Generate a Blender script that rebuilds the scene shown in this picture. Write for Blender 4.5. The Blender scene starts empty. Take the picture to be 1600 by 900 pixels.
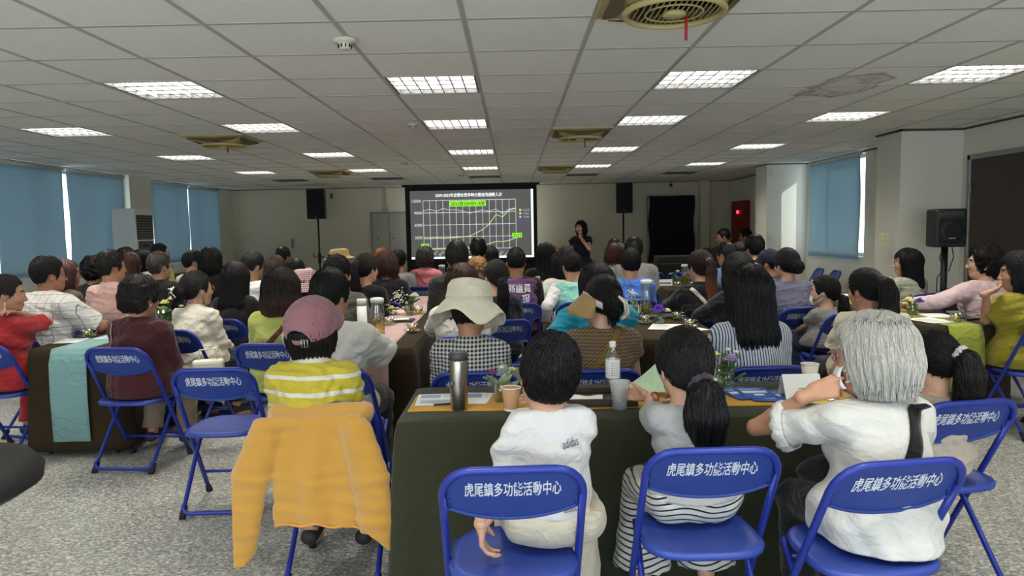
import bpy, math, random
import numpy as np
from mathutils import Vector, Matrix
random.seed(7)
SC = bpy.context.scene
COL = SC.collection
# ------------------------------------------------------------------ camera
HC = 1.48                       # lens height above the floor
FPX, PIT, YAW, ROL = 1109.0, .0834, -.0036, -.0193
_cp, _sp, _cy, _sy = math.cos(PIT), math.sin(PIT), math.cos(YAW), math.sin(YAW)
_fw = np.array([_sy*_cp, _cy*_cp, -_sp]); _r0 = np.array([_cy, -_sy, 0.]); _u0 = np.cross(_r0, _fw)
_rt = _r0*math.cos(ROL)+_u0*math.sin(ROL); _up = -_r0*math.sin(ROL)+_u0*math.cos(ROL)
cd = bpy.data.cameras.new('camera'); cam = bpy.data.objects.new('camera', cd); COL.objects.link(cam)
cd.sensor_width = 36; cd.lens = FPX/1600*36; cd.clip_start = .05; cd.clip_end = 100
cam.matrix_world = Matrix(((_rt[0], _up[0], -_fw[0], 0), (_rt[1], _up[1], -_fw[1], 0), (_rt[2], _up[2], -_fw[2], HC), (0, 0, 0, 1)))
SC.camera = cam
def _ray(x, y): return _fw+_rt*(x-800)/FPX-_up*(y-450)/FPX
def at(x, y, Y):                # the point seen at a pixel, Y metres into the room
    d = _ray(x, y); return d*(Y/d[1])+np.array([0, 0, HC])
def on(x, y, z):                # the point seen at a pixel, on the level z
    d = _ray(x, y); return d*((z-HC)/d[2])+np.array([0, 0, HC])
# ------------------------------------------------------------------ light and exposure
CEIL = 2.447
XL, XR, YF, YB = -6.2, 4.78, 15.8, -2.2
LAMP_W = 28.0
LAMP_SPREAD = 150
TUBE_E = 1.1
LAMP_COL = (1.0, .965, .85)
SKY_STRENGTH = 5.0
SC.view_settings.view_transform = 'Standard'; SC.view_settings.look = 'None'
SC.view_settings.exposure = 0.0; SC.view_settings.gamma = 1.0; SC.view_settings.use_curve_mapping = False
w = bpy.data.worlds.new('daylight'); SC.world = w; w.use_nodes = True
w.node_tree.nodes['Background'].inputs[0].default_value = (.92, .97, 1.0, 1)
w.node_tree.nodes['Background'].inputs[1].default_value = SKY_STRENGTH
sun = bpy.data.lights.new('sun', 'SUN'); sun.energy = 6; sun.angle = .02; sun.color = (1, .95, .86)
so = bpy.data.objects.new('sun', sun); COL.objects.link(so)
so.rotation_euler = Vector((-.70, .40, -.50)).to_track_quat('-Z', 'Y').to_euler()
SC.cycles.use_denoising = True
SC.cycles.max_bounces = 8; SC.cycles.diffuse_bounces = 4; SC.cycles.transparent_max_bounces = 16
SC.cycles.sample_clamp_indirect = 4
# ------------------------------------------------------------------ materials
def lin(c):
    return tuple((x/255/12.92 if x <= 10 else ((x/255+.055)/1.055)**2.4) for x in c)
MATS = {}
CLOTH_A = .70                   # how much light cloth and skin give back
class NT:                       # small node-tree helper
    def __init__(s, name):
        s.m = bpy.data.materials.new(name); s.m.use_nodes = True
        s.t = s.m.node_tree; s.b = s.t.nodes['Principled BSDF']; s.out = s.t.nodes['Material Output']
    def n(s, typ, **k):
        q = s.t.nodes.new(typ)
        for a, v in k.items():
            if a[0] == 'i' and a[1:].isdigit(): q.inputs[int(a[1:])].default_value = v
            else: setattr(q, a, v)
        return q
    def l(s, a, b): s.t.links.new(a, b)
    def math(s, op, a, b=None, c=None):
        q = s.n('ShaderNodeMath', operation=op)
        for i, v in enumerate((a, b, c)):
            if v is None: continue
            if isinstance(v, (int, float)): q.inputs[i].default_value = v
            else: s.l(v, q.inputs[i])
        return q.outputs[0]
    def mix(s, f, a, b):
        q = s.n('ShaderNodeMix', data_type='RGBA')
        for i, v in ((0, f), (6, a), (7, b)):
            if isinstance(v, tuple): q.inputs[i].default_value = v+(1,) if len(v) == 3 else v
            elif isinstance(v, (int, float)): q.inputs[i].default_value = v
            else: s.l(v, q.inputs[i])
        return q.outputs[2]
    def obj(s): 
        return s.n('ShaderNodeTexCoord').outputs['Object']
    def xyz(s, v):
        q = s.n('ShaderNodeSeparateXYZ'); s.l(v, q.inputs[0]); return q.outputs
    def noise(s, v, scale, det=3, rough=.5):
        q = s.n('ShaderNodeTexNoise'); q.inputs['Scale'].default_value = scale; q.inputs['Detail'].default_value = det
        q.inputs['Roughness'].default_value = rough
        if v is not None: s.l(v, q.inputs['Vector'])
        return q.outputs['Fac']
    def scale(s, v, sc):
        q = s.n('ShaderNodeMapping'); q.inputs['Scale'].default_value = sc; s.l(v, q.inputs[0]); return q.outputs[0]
    def bump(s, h, st, dist=.01):
        q = s.n('ShaderNodeBump'); q.inputs['Strength'].default_value = st; q.inputs['Distance'].default_value = dist
        s.l(h, q.inputs['Height']); s.l(q.outputs[0], s.b.inputs['Normal'])
    def base(s, col, rough=.6, metal=0, spec=.5, **k):
        if isinstance(col, tuple): s.b.inputs['Base Color'].default_value = col+(1,)
        else: s.l(col, s.b.inputs['Base Color'])
        s.b.inputs['Roughness'].default_value = rough; s.b.inputs['Metallic'].default_value = metal
        s.b.inputs['Specular IOR Level'].default_value = spec
        for a, v in k.items(): s.b.inputs[a.replace('_', ' ')].default_value = v
        return s.m
def plain(c, rough=.55, metal=0, spec=.4, name='paint', var=.06, vs=12, bump=0, bs=200):
    key = ('p', tuple(c), rough, metal, spec, var, bump)
    if key in MATS: return MATS[key]
    t = NT(name); o = t.obj(); L = lin(c)
    n = t.noise(o, vs)
    col = t.mix(n, tuple(x*(1-var) for x in L), tuple(min(1, x*(1+var)) for x in L))
    t.base(col, rough, metal, spec)
    if bump: t.bump(t.noise(o, bs, 4), bump)
    MATS[key] = t.m; return t.m
def cloth(c, pat=None, c2=None, f=60., name='fabric', rough=.9, w=.5):
    """woven cloth; pat: None, 'hstripe', 'vstripe', 'gingham', 'grid', 'dots', 'knit', 'rib', 'plaid'"""
    key = ('c', tuple(c), pat, tuple(c2 or ()), f, w)
    if key in MATS: return MATS[key]
    t = NT(name); o = t.obj(); L = tuple(v*CLOTH_A for v in lin(c)); x, y, z = t.xyz(o)
    big = t.noise(o, 14, 3)
    A = t.mix(big, tuple(v*.93 for v in L), tuple(min(1, v*1.05) for v in L))
    if pat:
        B = tuple(v*CLOTH_A for v in lin(c2))
        ang = t.math('MULTIPLY', t.math('ARCTAN2', x, t.math('ADD', y, .02)), .155)
        def band(u, fr, th):
            return t.math('GREATER_THAN', t.math('FRACT', t.math('MULTIPLY', u, fr)), th)
        if pat == 'hstripe': m = band(z, f, w)
        elif pat == 'vstripe': m = band(x, f, w)
        elif pat == 'wstripe':
            m = band(t.math('ADD', z, t.math('MULTIPLY', t.math('SINE', t.math('MULTIPLY', x, 26)), .012)), f, w)
        elif pat == 'dots':
            q = t.n('ShaderNodeTexVoronoi'); q.inputs['Scale'].default_value = f; q.inputs['Randomness'].default_value = .2
            t.l(o, q.inputs['Vector']); m = t.math('LESS_THAN', q.outputs['Distance'], .28)
        elif pat == 'knit':
            zz = t.math('ADD', z, t.math('MULTIPLY', t.math('PINGPONG', t.math('MULTIPLY', x, f), .5), .9/f))
            m = t.math('MULTIPLY', t.math('ADD', t.math('SINE', t.math('MULTIPLY', zz, f*7.5)), 1), .5)
            t.bump(m, .6, .006)
        elif pat == 'grid':
            m = t.math('MAXIMUM', band(x, f, 1-w), band(z, f, 1-w))
        elif pat in ('gingham', 'plaid'):
            m = t.math('MULTIPLY', t.math('ADD', band(x, f, w), band(z, f, w)), .5)
        A = t.mix(m, A, B)
    t.base(A, rough, 0, .2, Sheen_Weight=.15)
    if pat != 'knit':
        fine = t.noise(o, 420, 2); mid = t.noise(t.scale(o, (1, 1, 1.6)), 26, 3)
        dis = t.n('ShaderNodeTexNoise'); dis.inputs['Scale'].default_value = 9; dis.inputs['Detail'].default_value = 2; dis.inputs['Distortion'].default_value = 1.2; t.l(t.scale(o, (1, 1, 1.5)), dis.inputs['Vector'])
        t.bump(t.math('ADD', t.math('ADD', t.math('MULTIPLY', fine, .10), t.math('MULTIPLY', mid, .5)), t.math('MULTIPLY', dis.outputs['Fac'], 1.6)), .55, .02)
    MATS[key] = t.m; return t.m
def skin(c=(206, 158, 128)):
    key = ('s', tuple(c))
    if key in MATS: return MATS[key]
    t = NT('skin'); o = t.obj(); L = tuple(v*.80 for v in lin(c))
    n = t.noise(o, 18, 4); A = t.mix(n, tuple(v*.88 for v in L), (min(1, L[0]*1.08), L[1]*1.02, L[2]))
    t.base(A, .5, 0, .4, Subsurface_Weight=.06); t.bump(t.noise(o, 160, 4), .2, .004)
    MATS[key] = t.m; return t.m
def hairmat(c, c2=None, zr=(-.3, 0), rough=.42):
    key = ('h', tuple(c), tuple(c2 or ()), zr)
    if key in MATS: return MATS[key]
    t = NT('hair'); o = t.obj(); L = lin(c)
    st = t.noise(t.scale(o, (1, 1, .12)), 170, 3, .6)
    A = t.mix(st, tuple(v*.55 for v in L), tuple(min(1, v*1.5+.003) for v in L))
    if c2:
        z = t.xyz(o)[2]
        g = t.n('ShaderNodeMapRange'); g.inputs[1].default_value = zr[1]; g.inputs[2].default_value = zr[0]; t.l(z, g.inputs[0])
        A = t.mix(g.outputs[0], A, lin(c2))
    t.base(A, rough, 0, .28); t.bump(st, .8, .006)
    MATS[key] = t.m; return t.m
def glassy(tint=(1, 1, 1), name='clear_glass', a=.16, rough=.03):
    key = ('g', tint, a)
    if key in MATS: return MATS[key]
    t = NT(name)
    tr = t.n('ShaderNodeBsdfTransparent'); tr.inputs[0].default_value = tint+(1,)
    gl = t.n('ShaderNodeBsdfGlossy'); gl.inputs['Roughness'].default_value = rough
    lw = t.n('ShaderNodeLayerWeight'); lw.inputs[0].default_value = .35
    f = t.math('MAXIMUM', t.math('MULTIPLY', lw.outputs['Facing'], .75), a)
    mx = t.n('ShaderNodeMixShader'); t.l(f, mx.inputs[0]); t.l(tr.outputs[0], mx.inputs[1]); t.l(gl.outputs[0], mx.inputs[2])
    t.l(mx.outputs[0], t.out.inputs[0]); MATS[key] = t.m; return t.m
def glow(c, s, name='lit'):
    key = ('e', tuple(c), s)
    if key in MATS: return MATS[key]
    t = NT(name); L = lin(c); t.base(L, .6)
    t.b.inputs['Emission Color'].default_value = L+(1,); t.b.inputs['Emission Strength'].default_value = s
    MATS[key] = t.m; return t.m
# ------------------------------------------------------------------ objects
def tag(o, label=None, cat=None, group=None, kind=None):
    if label: o['label'] = label
    if cat: o['category'] = cat
    if group: o['group'] = group
    if kind: o['kind'] = kind
    return o
def empty(name, loc=(0, 0, 0), rz=0, label=None, cat=None, group=None, kind=None):
    o = bpy.data.objects.new(name, None); COL.objects.link(o); o.empty_display_size = .1
    o.location = loc; o.rotation_euler = (0, 0, rz); return tag(o, label, cat, group, kind)
def kids(o): return [c for c in list(o.children)]
def copy_tree(o, parent=None):
    ch = CH.get(o.name, [])
    c = o.copy(); COL.objects.link(c)
    if parent is not None: c.parent = parent
    for k in ch: copy_tree(k, c)
    return c
CH = {}
def link(name, me, parent=None):
    o = bpy.data.objects.new(name, me); COL.objects.link(o)
    if parent is not None:
        o.parent = parent; CH.setdefault(parent.name, []).append(o)
    return o
def mesh_np(name, V, F, mats, parent=None, smooth=True, midx=None):
    """V (n,3), F list of (m,k) index arrays"""
    me = bpy.data.meshes.new(name); F = [np.asarray(f, np.int32) for f in F if len(f)]
    V = np.asarray(V, np.float32)
    me.vertices.add(len(V)); me.vertices.foreach_set('co', V.ravel())
    nl = sum(f.size for f in F); npoly = sum(len(f) for f in F)
    me.loops.add(nl); me.loops.foreach_set('vertex_index', np.concatenate([f.ravel() for f in F]))
    me.polygons.add(npoly)
    tot = np.concatenate([np.full(len(f), f.shape[1], np.int32) for f in F])
    st = np.zeros(npoly, np.int32); st[1:] = np.cumsum(tot)[:-1]
    me.polygons.foreach_set('loop_start', st)
    if smooth: me.polygons.foreach_set('use_smooth', np.ones(npoly, bool))
    if midx is not None: me.polygons.foreach_set('material_index', np.asarray(midx, np.int32))
    for m in (mats if isinstance(mats, (list, tuple)) else [mats]): me.materials.append(m)
    me.update(calc_edges=True); me.validate()
    return link(name, me, parent)
class MB:                       # collects shapes into ONE mesh
    def __init__(s): s.v = []; s.f = []; s.m = []; s.sm = []
    def add(s, V, F, m=0, sm=True):
        b = len(s.v); s.v += [tuple(map(float, p)) for p in V]
        for f in F: s.f.append(tuple(b+i for i in f)); s.m.append(m); s.sm.append(sm)
        return s
    def box(s, lo, hi, m=0, M=None):
        x0, y0, z0 = lo; x1, y1, z1 = hi
        V = [(x0, y0, z0), (x1, y0, z0), (x1, y1, z0), (x0, y1, z0), (x0, y0, z1), (x1, y0, z1), (x1, y1, z1), (x0, y1, z1)]
        if M is not None: V = [tuple(M @ Vector(p)) for p in V]
        return s.add(V, [(3, 2, 1, 0), (4, 5, 6, 7), (0, 1, 5, 4), (1, 2, 6, 5), (2, 3, 7, 6), (3, 0, 4, 7)], m, False)
    def tube(s, pts, r, n=10, m=0, closed=False, cap=True, flat=1.0):
        P = [np.array(p, float) for p in pts]; N = len(P); R = r if hasattr(r, '__len__') else [r]*N
        V = []; up = None
        for i in range(N):
            a = P[(i-1) % N] if closed or i > 0 else P[i]; b = P[(i+1) % N] if closed or i < N-1 else P[i]
            t = b-a; t /= np.linalg.norm(t)+1e-12
            if up is None:
                up = np.array([0, 0, 1.]) if abs(t[2]) < .9 else np.array([0, 1., 0])
            sd = np.cross(t, up); sd /= np.linalg.norm(sd)+1e-12; up = np.cross(sd, t)
            for k in range(n):
                q = 2*math.pi*k/n; V.append(P[i]+R[i]*(math.cos(q)*sd+math.sin(q)*up*flat))
        F = []
        for i in range(N if closed else N-1):
            j = (i+1) % N
            for k in range(n): F.append((i*n+k, i*n+(k+1) % n, j*n+(k+1) % n, j*n+k))
        if cap and not closed: F += [tuple(range(n-1, -1, -1)), tuple((N-1)*n+k for k in range(n))]
        return s.add(V, F, m)
    def lathe(s, prof, n=24, c=(0, 0, 0), m=0, fn=None):
        """prof: (r, z) from bottom to top; r=0 closes"""
        V = []; F = []; rows = []
        for (r, z) in prof:
            if r <= 1e-6: rows.append([len(V)]); V.append((c[0], c[1], c[2]+z)); continue
            row = []
            for k in range(n):
                q = 2*math.pi*k/n; rr, zz = (r, z) if fn is None else fn(r, z, q)
                row.append(len(V)); V.append((c[0]+rr*math.cos(q), c[1]+rr*math.sin(q), c[2]+zz))
            rows.append(row)
        for a, b in zip(rows, rows[1:]):
            for k in range(n):
                k2 = (k+1) % n
                if len(a) == 1 and len(b) == 1: continue
                if len(a) == 1: F.append((a[0], b[k2], b[k]))
                elif len(b) == 1: F.append((a[k], a[k2], b[0]))
                else: F.append((a[k], a[k2], b[k2], b[k]))
        return s.add(V, F, m)
    def ell(s, c, r, n=12, m=0, M=None):
        b0 = len(s.v)
        prof = [(math.sin(math.pi*i/(n//2)), -math.cos(math.pi*i/(n//2))) for i in range(n//2+1)]
        s.lathe([(0 if p[0] < 1e-6 else p[0], p[1]) for p in prof], n, m=m)
        for i in range(b0, len(s.v)):
            p = Vector((s.v[i][0]*r[0], s.v[i][1]*r[1], s.v[i][2]*r[2]))
            if M is not None: p = M @ p
            s.v[i] = (p.x+c[0], p.y+c[1], p.z+c[2])
        return s
    def prism(s, poly, z0, z1, m=0, sm=False):
        n = len(poly); V = [(x, y, z0) for x, y in poly]+[(x, y, z1) for x, y in poly]
        F = [tuple(range(n-1, -1, -1)), tuple(range(n, 2*n))]+[(i, (i+1) % n, n+(i+1) % n, n+i) for i in range(n)]
        return s.add(V, F, m, sm)
    def grid(s, G, m=0, closed_u=False, sm=True):
        nu, nv = len(G), len(G[0]); V = [p for row in G for p in row]; F = []
        for i in range(nu if closed_u else nu-1):
            for j in range(nv-1):
                a = (i+1) % nu; F.append((i*nv+j, a*nv+j, a*nv+j+1, i*nv+j+1))
        return s.add(V, F, m, sm)
    def xf(s, M, start=0):
        for i in range(start, len(s.v)): s.v[i] = tuple(M @ Vector(s.v[i]))
        return s
    def text(s, body, size, M, m=0, w=None, depth=.0006, bold=0.0):
        V, F = text_mesh(body, depth/size, bold)
        V = V*size
        if w: V[:, 0] *= w/(V[:, 0].max()-V[:, 0].min())
        V[:, 0] -= (V[:, 0].max()+V[:, 0].min())/2; V[:, 1] -= (V[:, 1].max()+V[:, 1].min())/2
        return s.add([tuple(M @ Vector(p)) for p in V], F, m, False)
    def build(s, name, mats, parent=None, bevel=0, solid=0, subdiv=0, loc=None):
        me = bpy.data.meshes.new(name); me.from_pydata(s.v, [], s.f)
        me.polygons.foreach_set('material_index', s.m); me.polygons.foreach_set('use_smooth', s.sm)
        for q in (mats if isinstance(mats, (list, tuple)) else [mats]): me.materials.append(q)
        me.update(); o = link(name, me, parent)
        if solid:
            k = o.modifiers.new('solid', 'SOLIDIFY'); k.thickness = solid; k.offset = -1
        if bevel:
            k = o.modifiers.new('bevel', 'BEVEL'); k.width = bevel; k.segments = 2; k.limit_method = 'ANGLE'; k.angle_limit = .7
        if subdiv:
            k = o.modifiers.new('sub', 'SUBSURF'); k.levels = subdiv; k.render_levels = subdiv
        if loc is not None: o.location = loc
        return o
_TX = {}
def text_mesh(body, depth=.01, bold=0.0):
    key = (body, round(depth, 4), bold)
    if key not in _TX:
        c = bpy.data.curves.new('lettering', 'FONT'); c.body = body; c.extrude = depth/2; c.resolution_u = 3; c.offset = bold
        c.align_x = 'CENTER'
        o = bpy.data.objects.new('lettering', c); COL.objects.link(o)
        dg = bpy.context.evaluated_depsgraph_get()
        me = bpy.data.meshes.new_from_object(o.evaluated_get(dg))
        V = np.array([tuple(v.co) for v in me.vertices]); F = [tuple(p.vertices) for p in me.polygons]
        bpy.data.objects.remove(o); bpy.data.curves.remove(c); bpy.data.meshes.remove(me)
        _TX[key] = (V, F)
    V, F = _TX[key]; return V.copy(), F
def arc(cx, cy, r, a0, a1, n): return [(cx+r*math.cos(a0+(a1-a0)*i/n), cy+r*math.sin(a0+(a1-a0)*i/n)) for i in range(n+1)]
def rrect(w, d, r, n=5):
    P = []
    for (sx, sy, a) in ((1, 1, 0), (-1, 1, 90), (-1, -1, 180), (1, -1, 270)):
        P += arc(sx*(w/2-r), sy*(d/2-r), r, math.radians(a), math.radians(a+90), n)
    return P
RX = lambda a: Matrix.Rotation(a, 4, 'X')
RY = lambda a: Matrix.Rotation(a, 4, 'Y')
RZ = lambda a: Matrix.Rotation(a, 4, 'Z')
TR = lambda *p: Matrix.Translation(Vector(p))
# ------------------------------------------------------------------ smooth solids (bodies, clothes, hair)
def smin(a, b, k):
    h = np.maximum(k-np.abs(a-b), 0)/k
    return np.minimum(a, b)-h*h*k*.25
class Vol:
    def __init__(s, lo, hi, h):
        s.lo = np.array(lo, float); s.h = h
        s.n = np.ceil((np.array(hi, float)-s.lo)/h).astype(int)+1
        s.d = np.full(s.n, 9., np.float32)
    def sub(s, lo, hi):
        i0 = np.clip(np.floor((np.array(lo)-s.lo)/s.h).astype(int), 0, s.n-1)
        i1 = np.clip(np.ceil((np.array(hi)-s.lo)/s.h).astype(int)+1, 1, s.n)
        g = [np.float32(s.lo[k]+s.h*np.arange(i0[k], i1[k])).reshape([-1 if j == k else 1 for j in range(3)]) for k in range(3)]
        return tuple(slice(a, b) for a, b in zip(i0, i1)), g
    def op(s, lo, hi, fn, k=.01, mode='u', pad=None):
        pad = (k+2.6*s.h) if pad is None else pad
        sl, g = s.sub(np.array(lo)-pad, np.array(hi)+pad)
        if min(b.stop-b.start for b in sl) <= 0: return s
        e = fn(*g); a = s.d[sl]
        s.d[sl] = smin(a, e, k) if mode == 'u' else -smin(-a, e, k) if mode == 's' else np.maximum(a, e)
        return s
    def ell(s, c, r, R=None, k=.01, mode='u'):
        c = np.array(c, float); r = np.array(r, float); m = r.max() if R is not None else r
        def fn(X, Y, Z):
            x, y, z = X-c[0], Y-c[1], Z-c[2]
            if R is not None:
                x, y, z = (R[0, i]*x+R[1, i]*y+R[2, i]*z for i in range(3))
            k0 = np.sqrt((x/r[0])**2+(y/r[1])**2+(z/r[2])**2)+1e-6
            k1 = np.sqrt((x/r[0]**2)**2+(y/r[1]**2)**2+(z/r[2]**2)**2)+1e-6
            return k0*(k0-1)/k1
        return s.op(c-m, c+m, fn, k, mode)
    def cone(s, a, b, ra, rb, k=.012, mode='u'):
        a = np.array(a, float); b = np.array(b, float); ab = b-a; L2 = ab@ab+1e-12; m = max(ra, rb)
        def fn(X, Y, Z):
            x, y, z = X-a[0], Y-a[1], Z-a[2]
            t = np.clip((x*ab[0]+y*ab[1]+z*ab[2])/L2, 0, 1)
            return np.sqrt((x-t*ab[0])**2+(y-t*ab[1])**2+(z-t*ab[2])**2)-(ra+(rb-ra)*t)
        return s.op(np.minimum(a, b)-m, np.maximum(a, b)+m, fn, k, mode)
    def seg(s, a, b, wa, da, wb, db, right=(1, 0, 0), k=.03, mode='u'):
        a = np.array(a, float); b = np.array(b, float); ab = b-a; L = np.linalg.norm(ab); t_ = ab/L
        r_ = np.array(right, float); r_ = r_-t_*(r_@t_); r_ /= np.linalg.norm(r_); f_ = np.cross(t_, r_)
        m = max(wa, da, wb, db)
        def fn(X, Y, Z):
            x, y, z = X-a[0], Y-a[1], Z-a[2]
            q = x*t_[0]+y*t_[1]+z*t_[2]; t = np.clip(q/L, 0, 1); e = q-t*L
            u = x*r_[0]+y*r_[1]+z*r_[2]; v = x*f_[0]+y*f_[1]+z*f_[2]
            w = wa+(wb-wa)*t; d = da+(db-da)*t; c = np.minimum(w, d)*.8
            k0 = np.sqrt((u/w)**2+(v/d)**2+(e/c)**2)+1e-6
            k1 = np.sqrt((u/w**2)**2+(v/d**2)**2+(e/c**2)**2)+1e-6
            return k0*(k0-1)/k1
        return s.op(np.minimum(a, b)-m, np.maximum(a, b)+m, fn, k, mode)
    def full(s, fn):
        sl, g = s.sub(s.lo, s.lo+s.h*s.n); s.d = fn(s.d, *g).astype(np.float32); return s
    def wrinkle(s, amp, seed=0, wl=.08, n=5, zs=1.6):
        rg = np.random.RandomState(seed); K = rg.normal(size=(n, 3)); K /= np.linalg.norm(K, axis=1)[:, None]; K[:, 2] *= zs
        K *= 2*math.pi/(wl*rg.uniform(.6, 1.5, (n, 1))); ph = rg.uniform(0, 6.3, n)
        def fn(d, X, Y, Z):
            q = 0
            for i in range(n):
                u = K[i, 0]*X+K[i, 1]*Y+K[i, 2]*Z+ph[i]
                q = q+np.sin(u+1.3*np.sin(u*.37+ph[(i+1) % n]))
            return d+amp*q/math.sqrt(n)*(d < 1)
        return s.full(fn)
    def sample(s, P):
        q = (P-s.lo)/s.h; i = np.clip(np.floor(q).astype(int), 0, s.n-2); f = np.clip(q-i, 0, 1)
        r = 0
        for a in (0, 1):
            for b in (0, 1):
                for c in (0, 1):
                    wt = (f[:, 0] if a else 1-f[:, 0])*(f[:, 1] if b else 1-f[:, 1])*(f[:, 2] if c else 1-f[:, 2])
                    r = r+wt*np.minimum(s.d[i[:, 0]+a, i[:, 1]+b, i[:, 2]+c], .05)
        return r
    def grad(s, P):
        e = s.h; g = np.stack([s.sample(P+np.eye(3)[k]*e)-s.sample(P-np.eye(3)[k]*e) for k in range(3)], 1)
        return g/(np.linalg.norm(g, axis=1)[:, None]+1e-9)
    def back(s, x, z, y0=None):
        """y of the rearmost surface over each (x, z)"""
        x = np.asarray(x, float); z = np.asarray(z, float); ys = s.lo[1]+s.h*np.arange(s.n[1]) if y0 is None else np.arange(y0, s.lo[1]+s.h*s.n[1], s.h)
        P = np.stack([np.repeat(x, len(ys)), np.tile(ys, len(x)), np.repeat(z, len(ys))], 1)
        D = s.sample(P).reshape(len(x), -1); ins = D < 0; i = np.where(ins.any(1), ins.argmax(1), -1)
        j = np.clip(i, 1, None); a = D[np.arange(len(x)), j-1]; b = D[np.arange(len(x)), j]
        y = ys[j-1]+s.h*np.where(a > 0, a/(a-b+1e-9), 0)
        ok = i > 0
        return np.where(ok, y, np.median(y[ok]) if ok.any() else 0)
    def mesh(s):
        d = s.d; nx, ny, nz = d.shape; neg = d < 0
        c = np.zeros((nx-1, ny-1, nz-1), np.int8)
        for a in (0, 1):
            for b in (0, 1):
                for e in (0, 1): c += neg[a:nx-1+a, b:ny-1+b, e:nz-1+e]
        act = (c > 0) & (c < 8); I = np.argwhere(act)
        if not len(I): return np.zeros((0, 3)), np.zeros((0, 4), int)
        corners = np.array([(a, b, e) for a in (0, 1) for b in (0, 1) for e in (0, 1)])
        val = np.stack([d[I[:, 0]+k[0], I[:, 1]+k[1], I[:, 2]+k[2]] for k in corners], 1)
        acc = np.zeros((len(I), 3)); cnt = np.zeros(len(I))
        for p in range(8):
            for q in range(p+1, 8):
                if np.abs(corners[p]-corners[q]).sum() != 1: continue
                va, vb = val[:, p], val[:, q]; mk_ = (va < 0) != (vb < 0)
                t = np.where(mk_, va/(va-vb+1e-12), 0)
                acc += mk_[:, None]*(corners[p]+t[:, None]*(corners[q]-corners[p])); cnt += mk_
        V = s.lo+s.h*(I+acc/cnt[:, None])
        idx = np.full(act.shape, -1, np.int32); idx[act] = np.arange(len(I))
        Q = []
        for ax in range(3):
            b, e = [(1, 2), (2, 0), (0, 1)][ax]
            sl0 = [slice(None)]*3; sl1 = [slice(None)]*3; sl0[ax] = slice(0, -1); sl1[ax] = slice(1, None)
            A = neg[tuple(sl0)]; B = neg[tuple(sl1)]; X = np.argwhere(A != B)
            X = X[(X[:, b] > 0) & (X[:, e] > 0) & (X[:, b] < d.shape[b]-1) & (X[:, e] < d.shape[e]-1)]
            def cell(db, de):
                Y = X.copy(); Y[:, b] += db; Y[:, e] += de; return idx[Y[:, 0], Y[:, 1], Y[:, 2]]
            q = np.stack([cell(-1, -1), cell(0, -1), cell(0, 0), cell(-1, 0)], 1)
            inv = ~A[X[:, 0], X[:, 1], X[:, 2]]
            q[inv] = q[inv][:, ::-1]; Q.append(q)
        Q = np.concatenate(Q); Q = Q[(Q >= 0).all(1)]
        return V, Q
def join(parts):
    V = []; F = []; b = 0
    for v, f in parts:
        V.append(v); F.append(np.asarray(f)+b); b += len(v)
    return np.concatenate(V), np.concatenate(F)
def tubes(P, rad, n=3):
    """P (N,S,3) polylines -> thin prisms"""
    N, S, _ = P.shape
    T = np.gradient(P, axis=1); T /= np.linalg.norm(T, axis=2, keepdims=True)+1e-9
    up = np.where(np.abs(T[..., 2:3]) < .8, np.array([0, 0, 1.]), np.array([1., 0, 0]))
    A = np.cross(T, up); A /= np.linalg.norm(A, axis=2, keepdims=True)+1e-9; B = np.cross(T, A)
    taper = np.interp(np.linspace(0, 1, S), [0, .15, .8, 1], [.5, 1, .9, .15])[None, :, None]*rad
    R = [P+taper*(math.cos(2*math.pi*k/n)*A+math.sin(2*math.pi*k/n)*B) for k in range(n)]
    V = np.stack(R, 2).reshape(-1, 3)
    i = np.arange(N)[:, None, None]*S*n; j = np.arange(S-1)[None, :, None]*n; k = np.arange(n)[None, None, :]; k2 = (k+1) % n
    F = np.stack([i+j+k, i+j+k2, i+j+n+k2, i+j+n+k], -1).reshape(-1, 4)
    return V, F
def strands(vol, n, flow, step, S, rad, off, seed=0, sel=None, V=None, fall=0, fy=9.):
    rg = np.random.RandomState(seed)
    if V is None: V = vol.mesh()[0]
    if sel is not None: V = V[sel(V)]
    if not len(V): return np.zeros((0, 3)), np.zeros((0, 4), int)
    p = V[rg.randint(0, len(V), n)]+rg.normal(0, vol.h*.4, (n, 3)); o = rg.uniform(.1, 1, n)[:, None]*off
    jit = rg.normal(0, .16, (n, 3)); out = []; free = np.zeros((n, 1), bool)
    for _ in range(S):
        g = vol.grad(p); dd = vol.sample(p)[:, None]; free |= (g[:, 2:3] < -.45) | (np.abs(dd) > .03) if fall else False
        if fy < 9: free &= p[:, 1:2] < fy
        p = np.where(free, p, p-g*np.clip(dd-o, -.012, .012)); out.append(p)
        v = flow(p)+jit; v = np.where(free, np.array((0, .04, -1.))+jit*.5, v-g*(v*g).sum(1, keepdims=True)); v /= np.linalg.norm(v, axis=1, keepdims=True)+1e-9
        p = p+v*step*(1+.3*jit[:, :1])*np.where(free, fall, 1)
    return tubes(np.stack(out, 1), rad)
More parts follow.
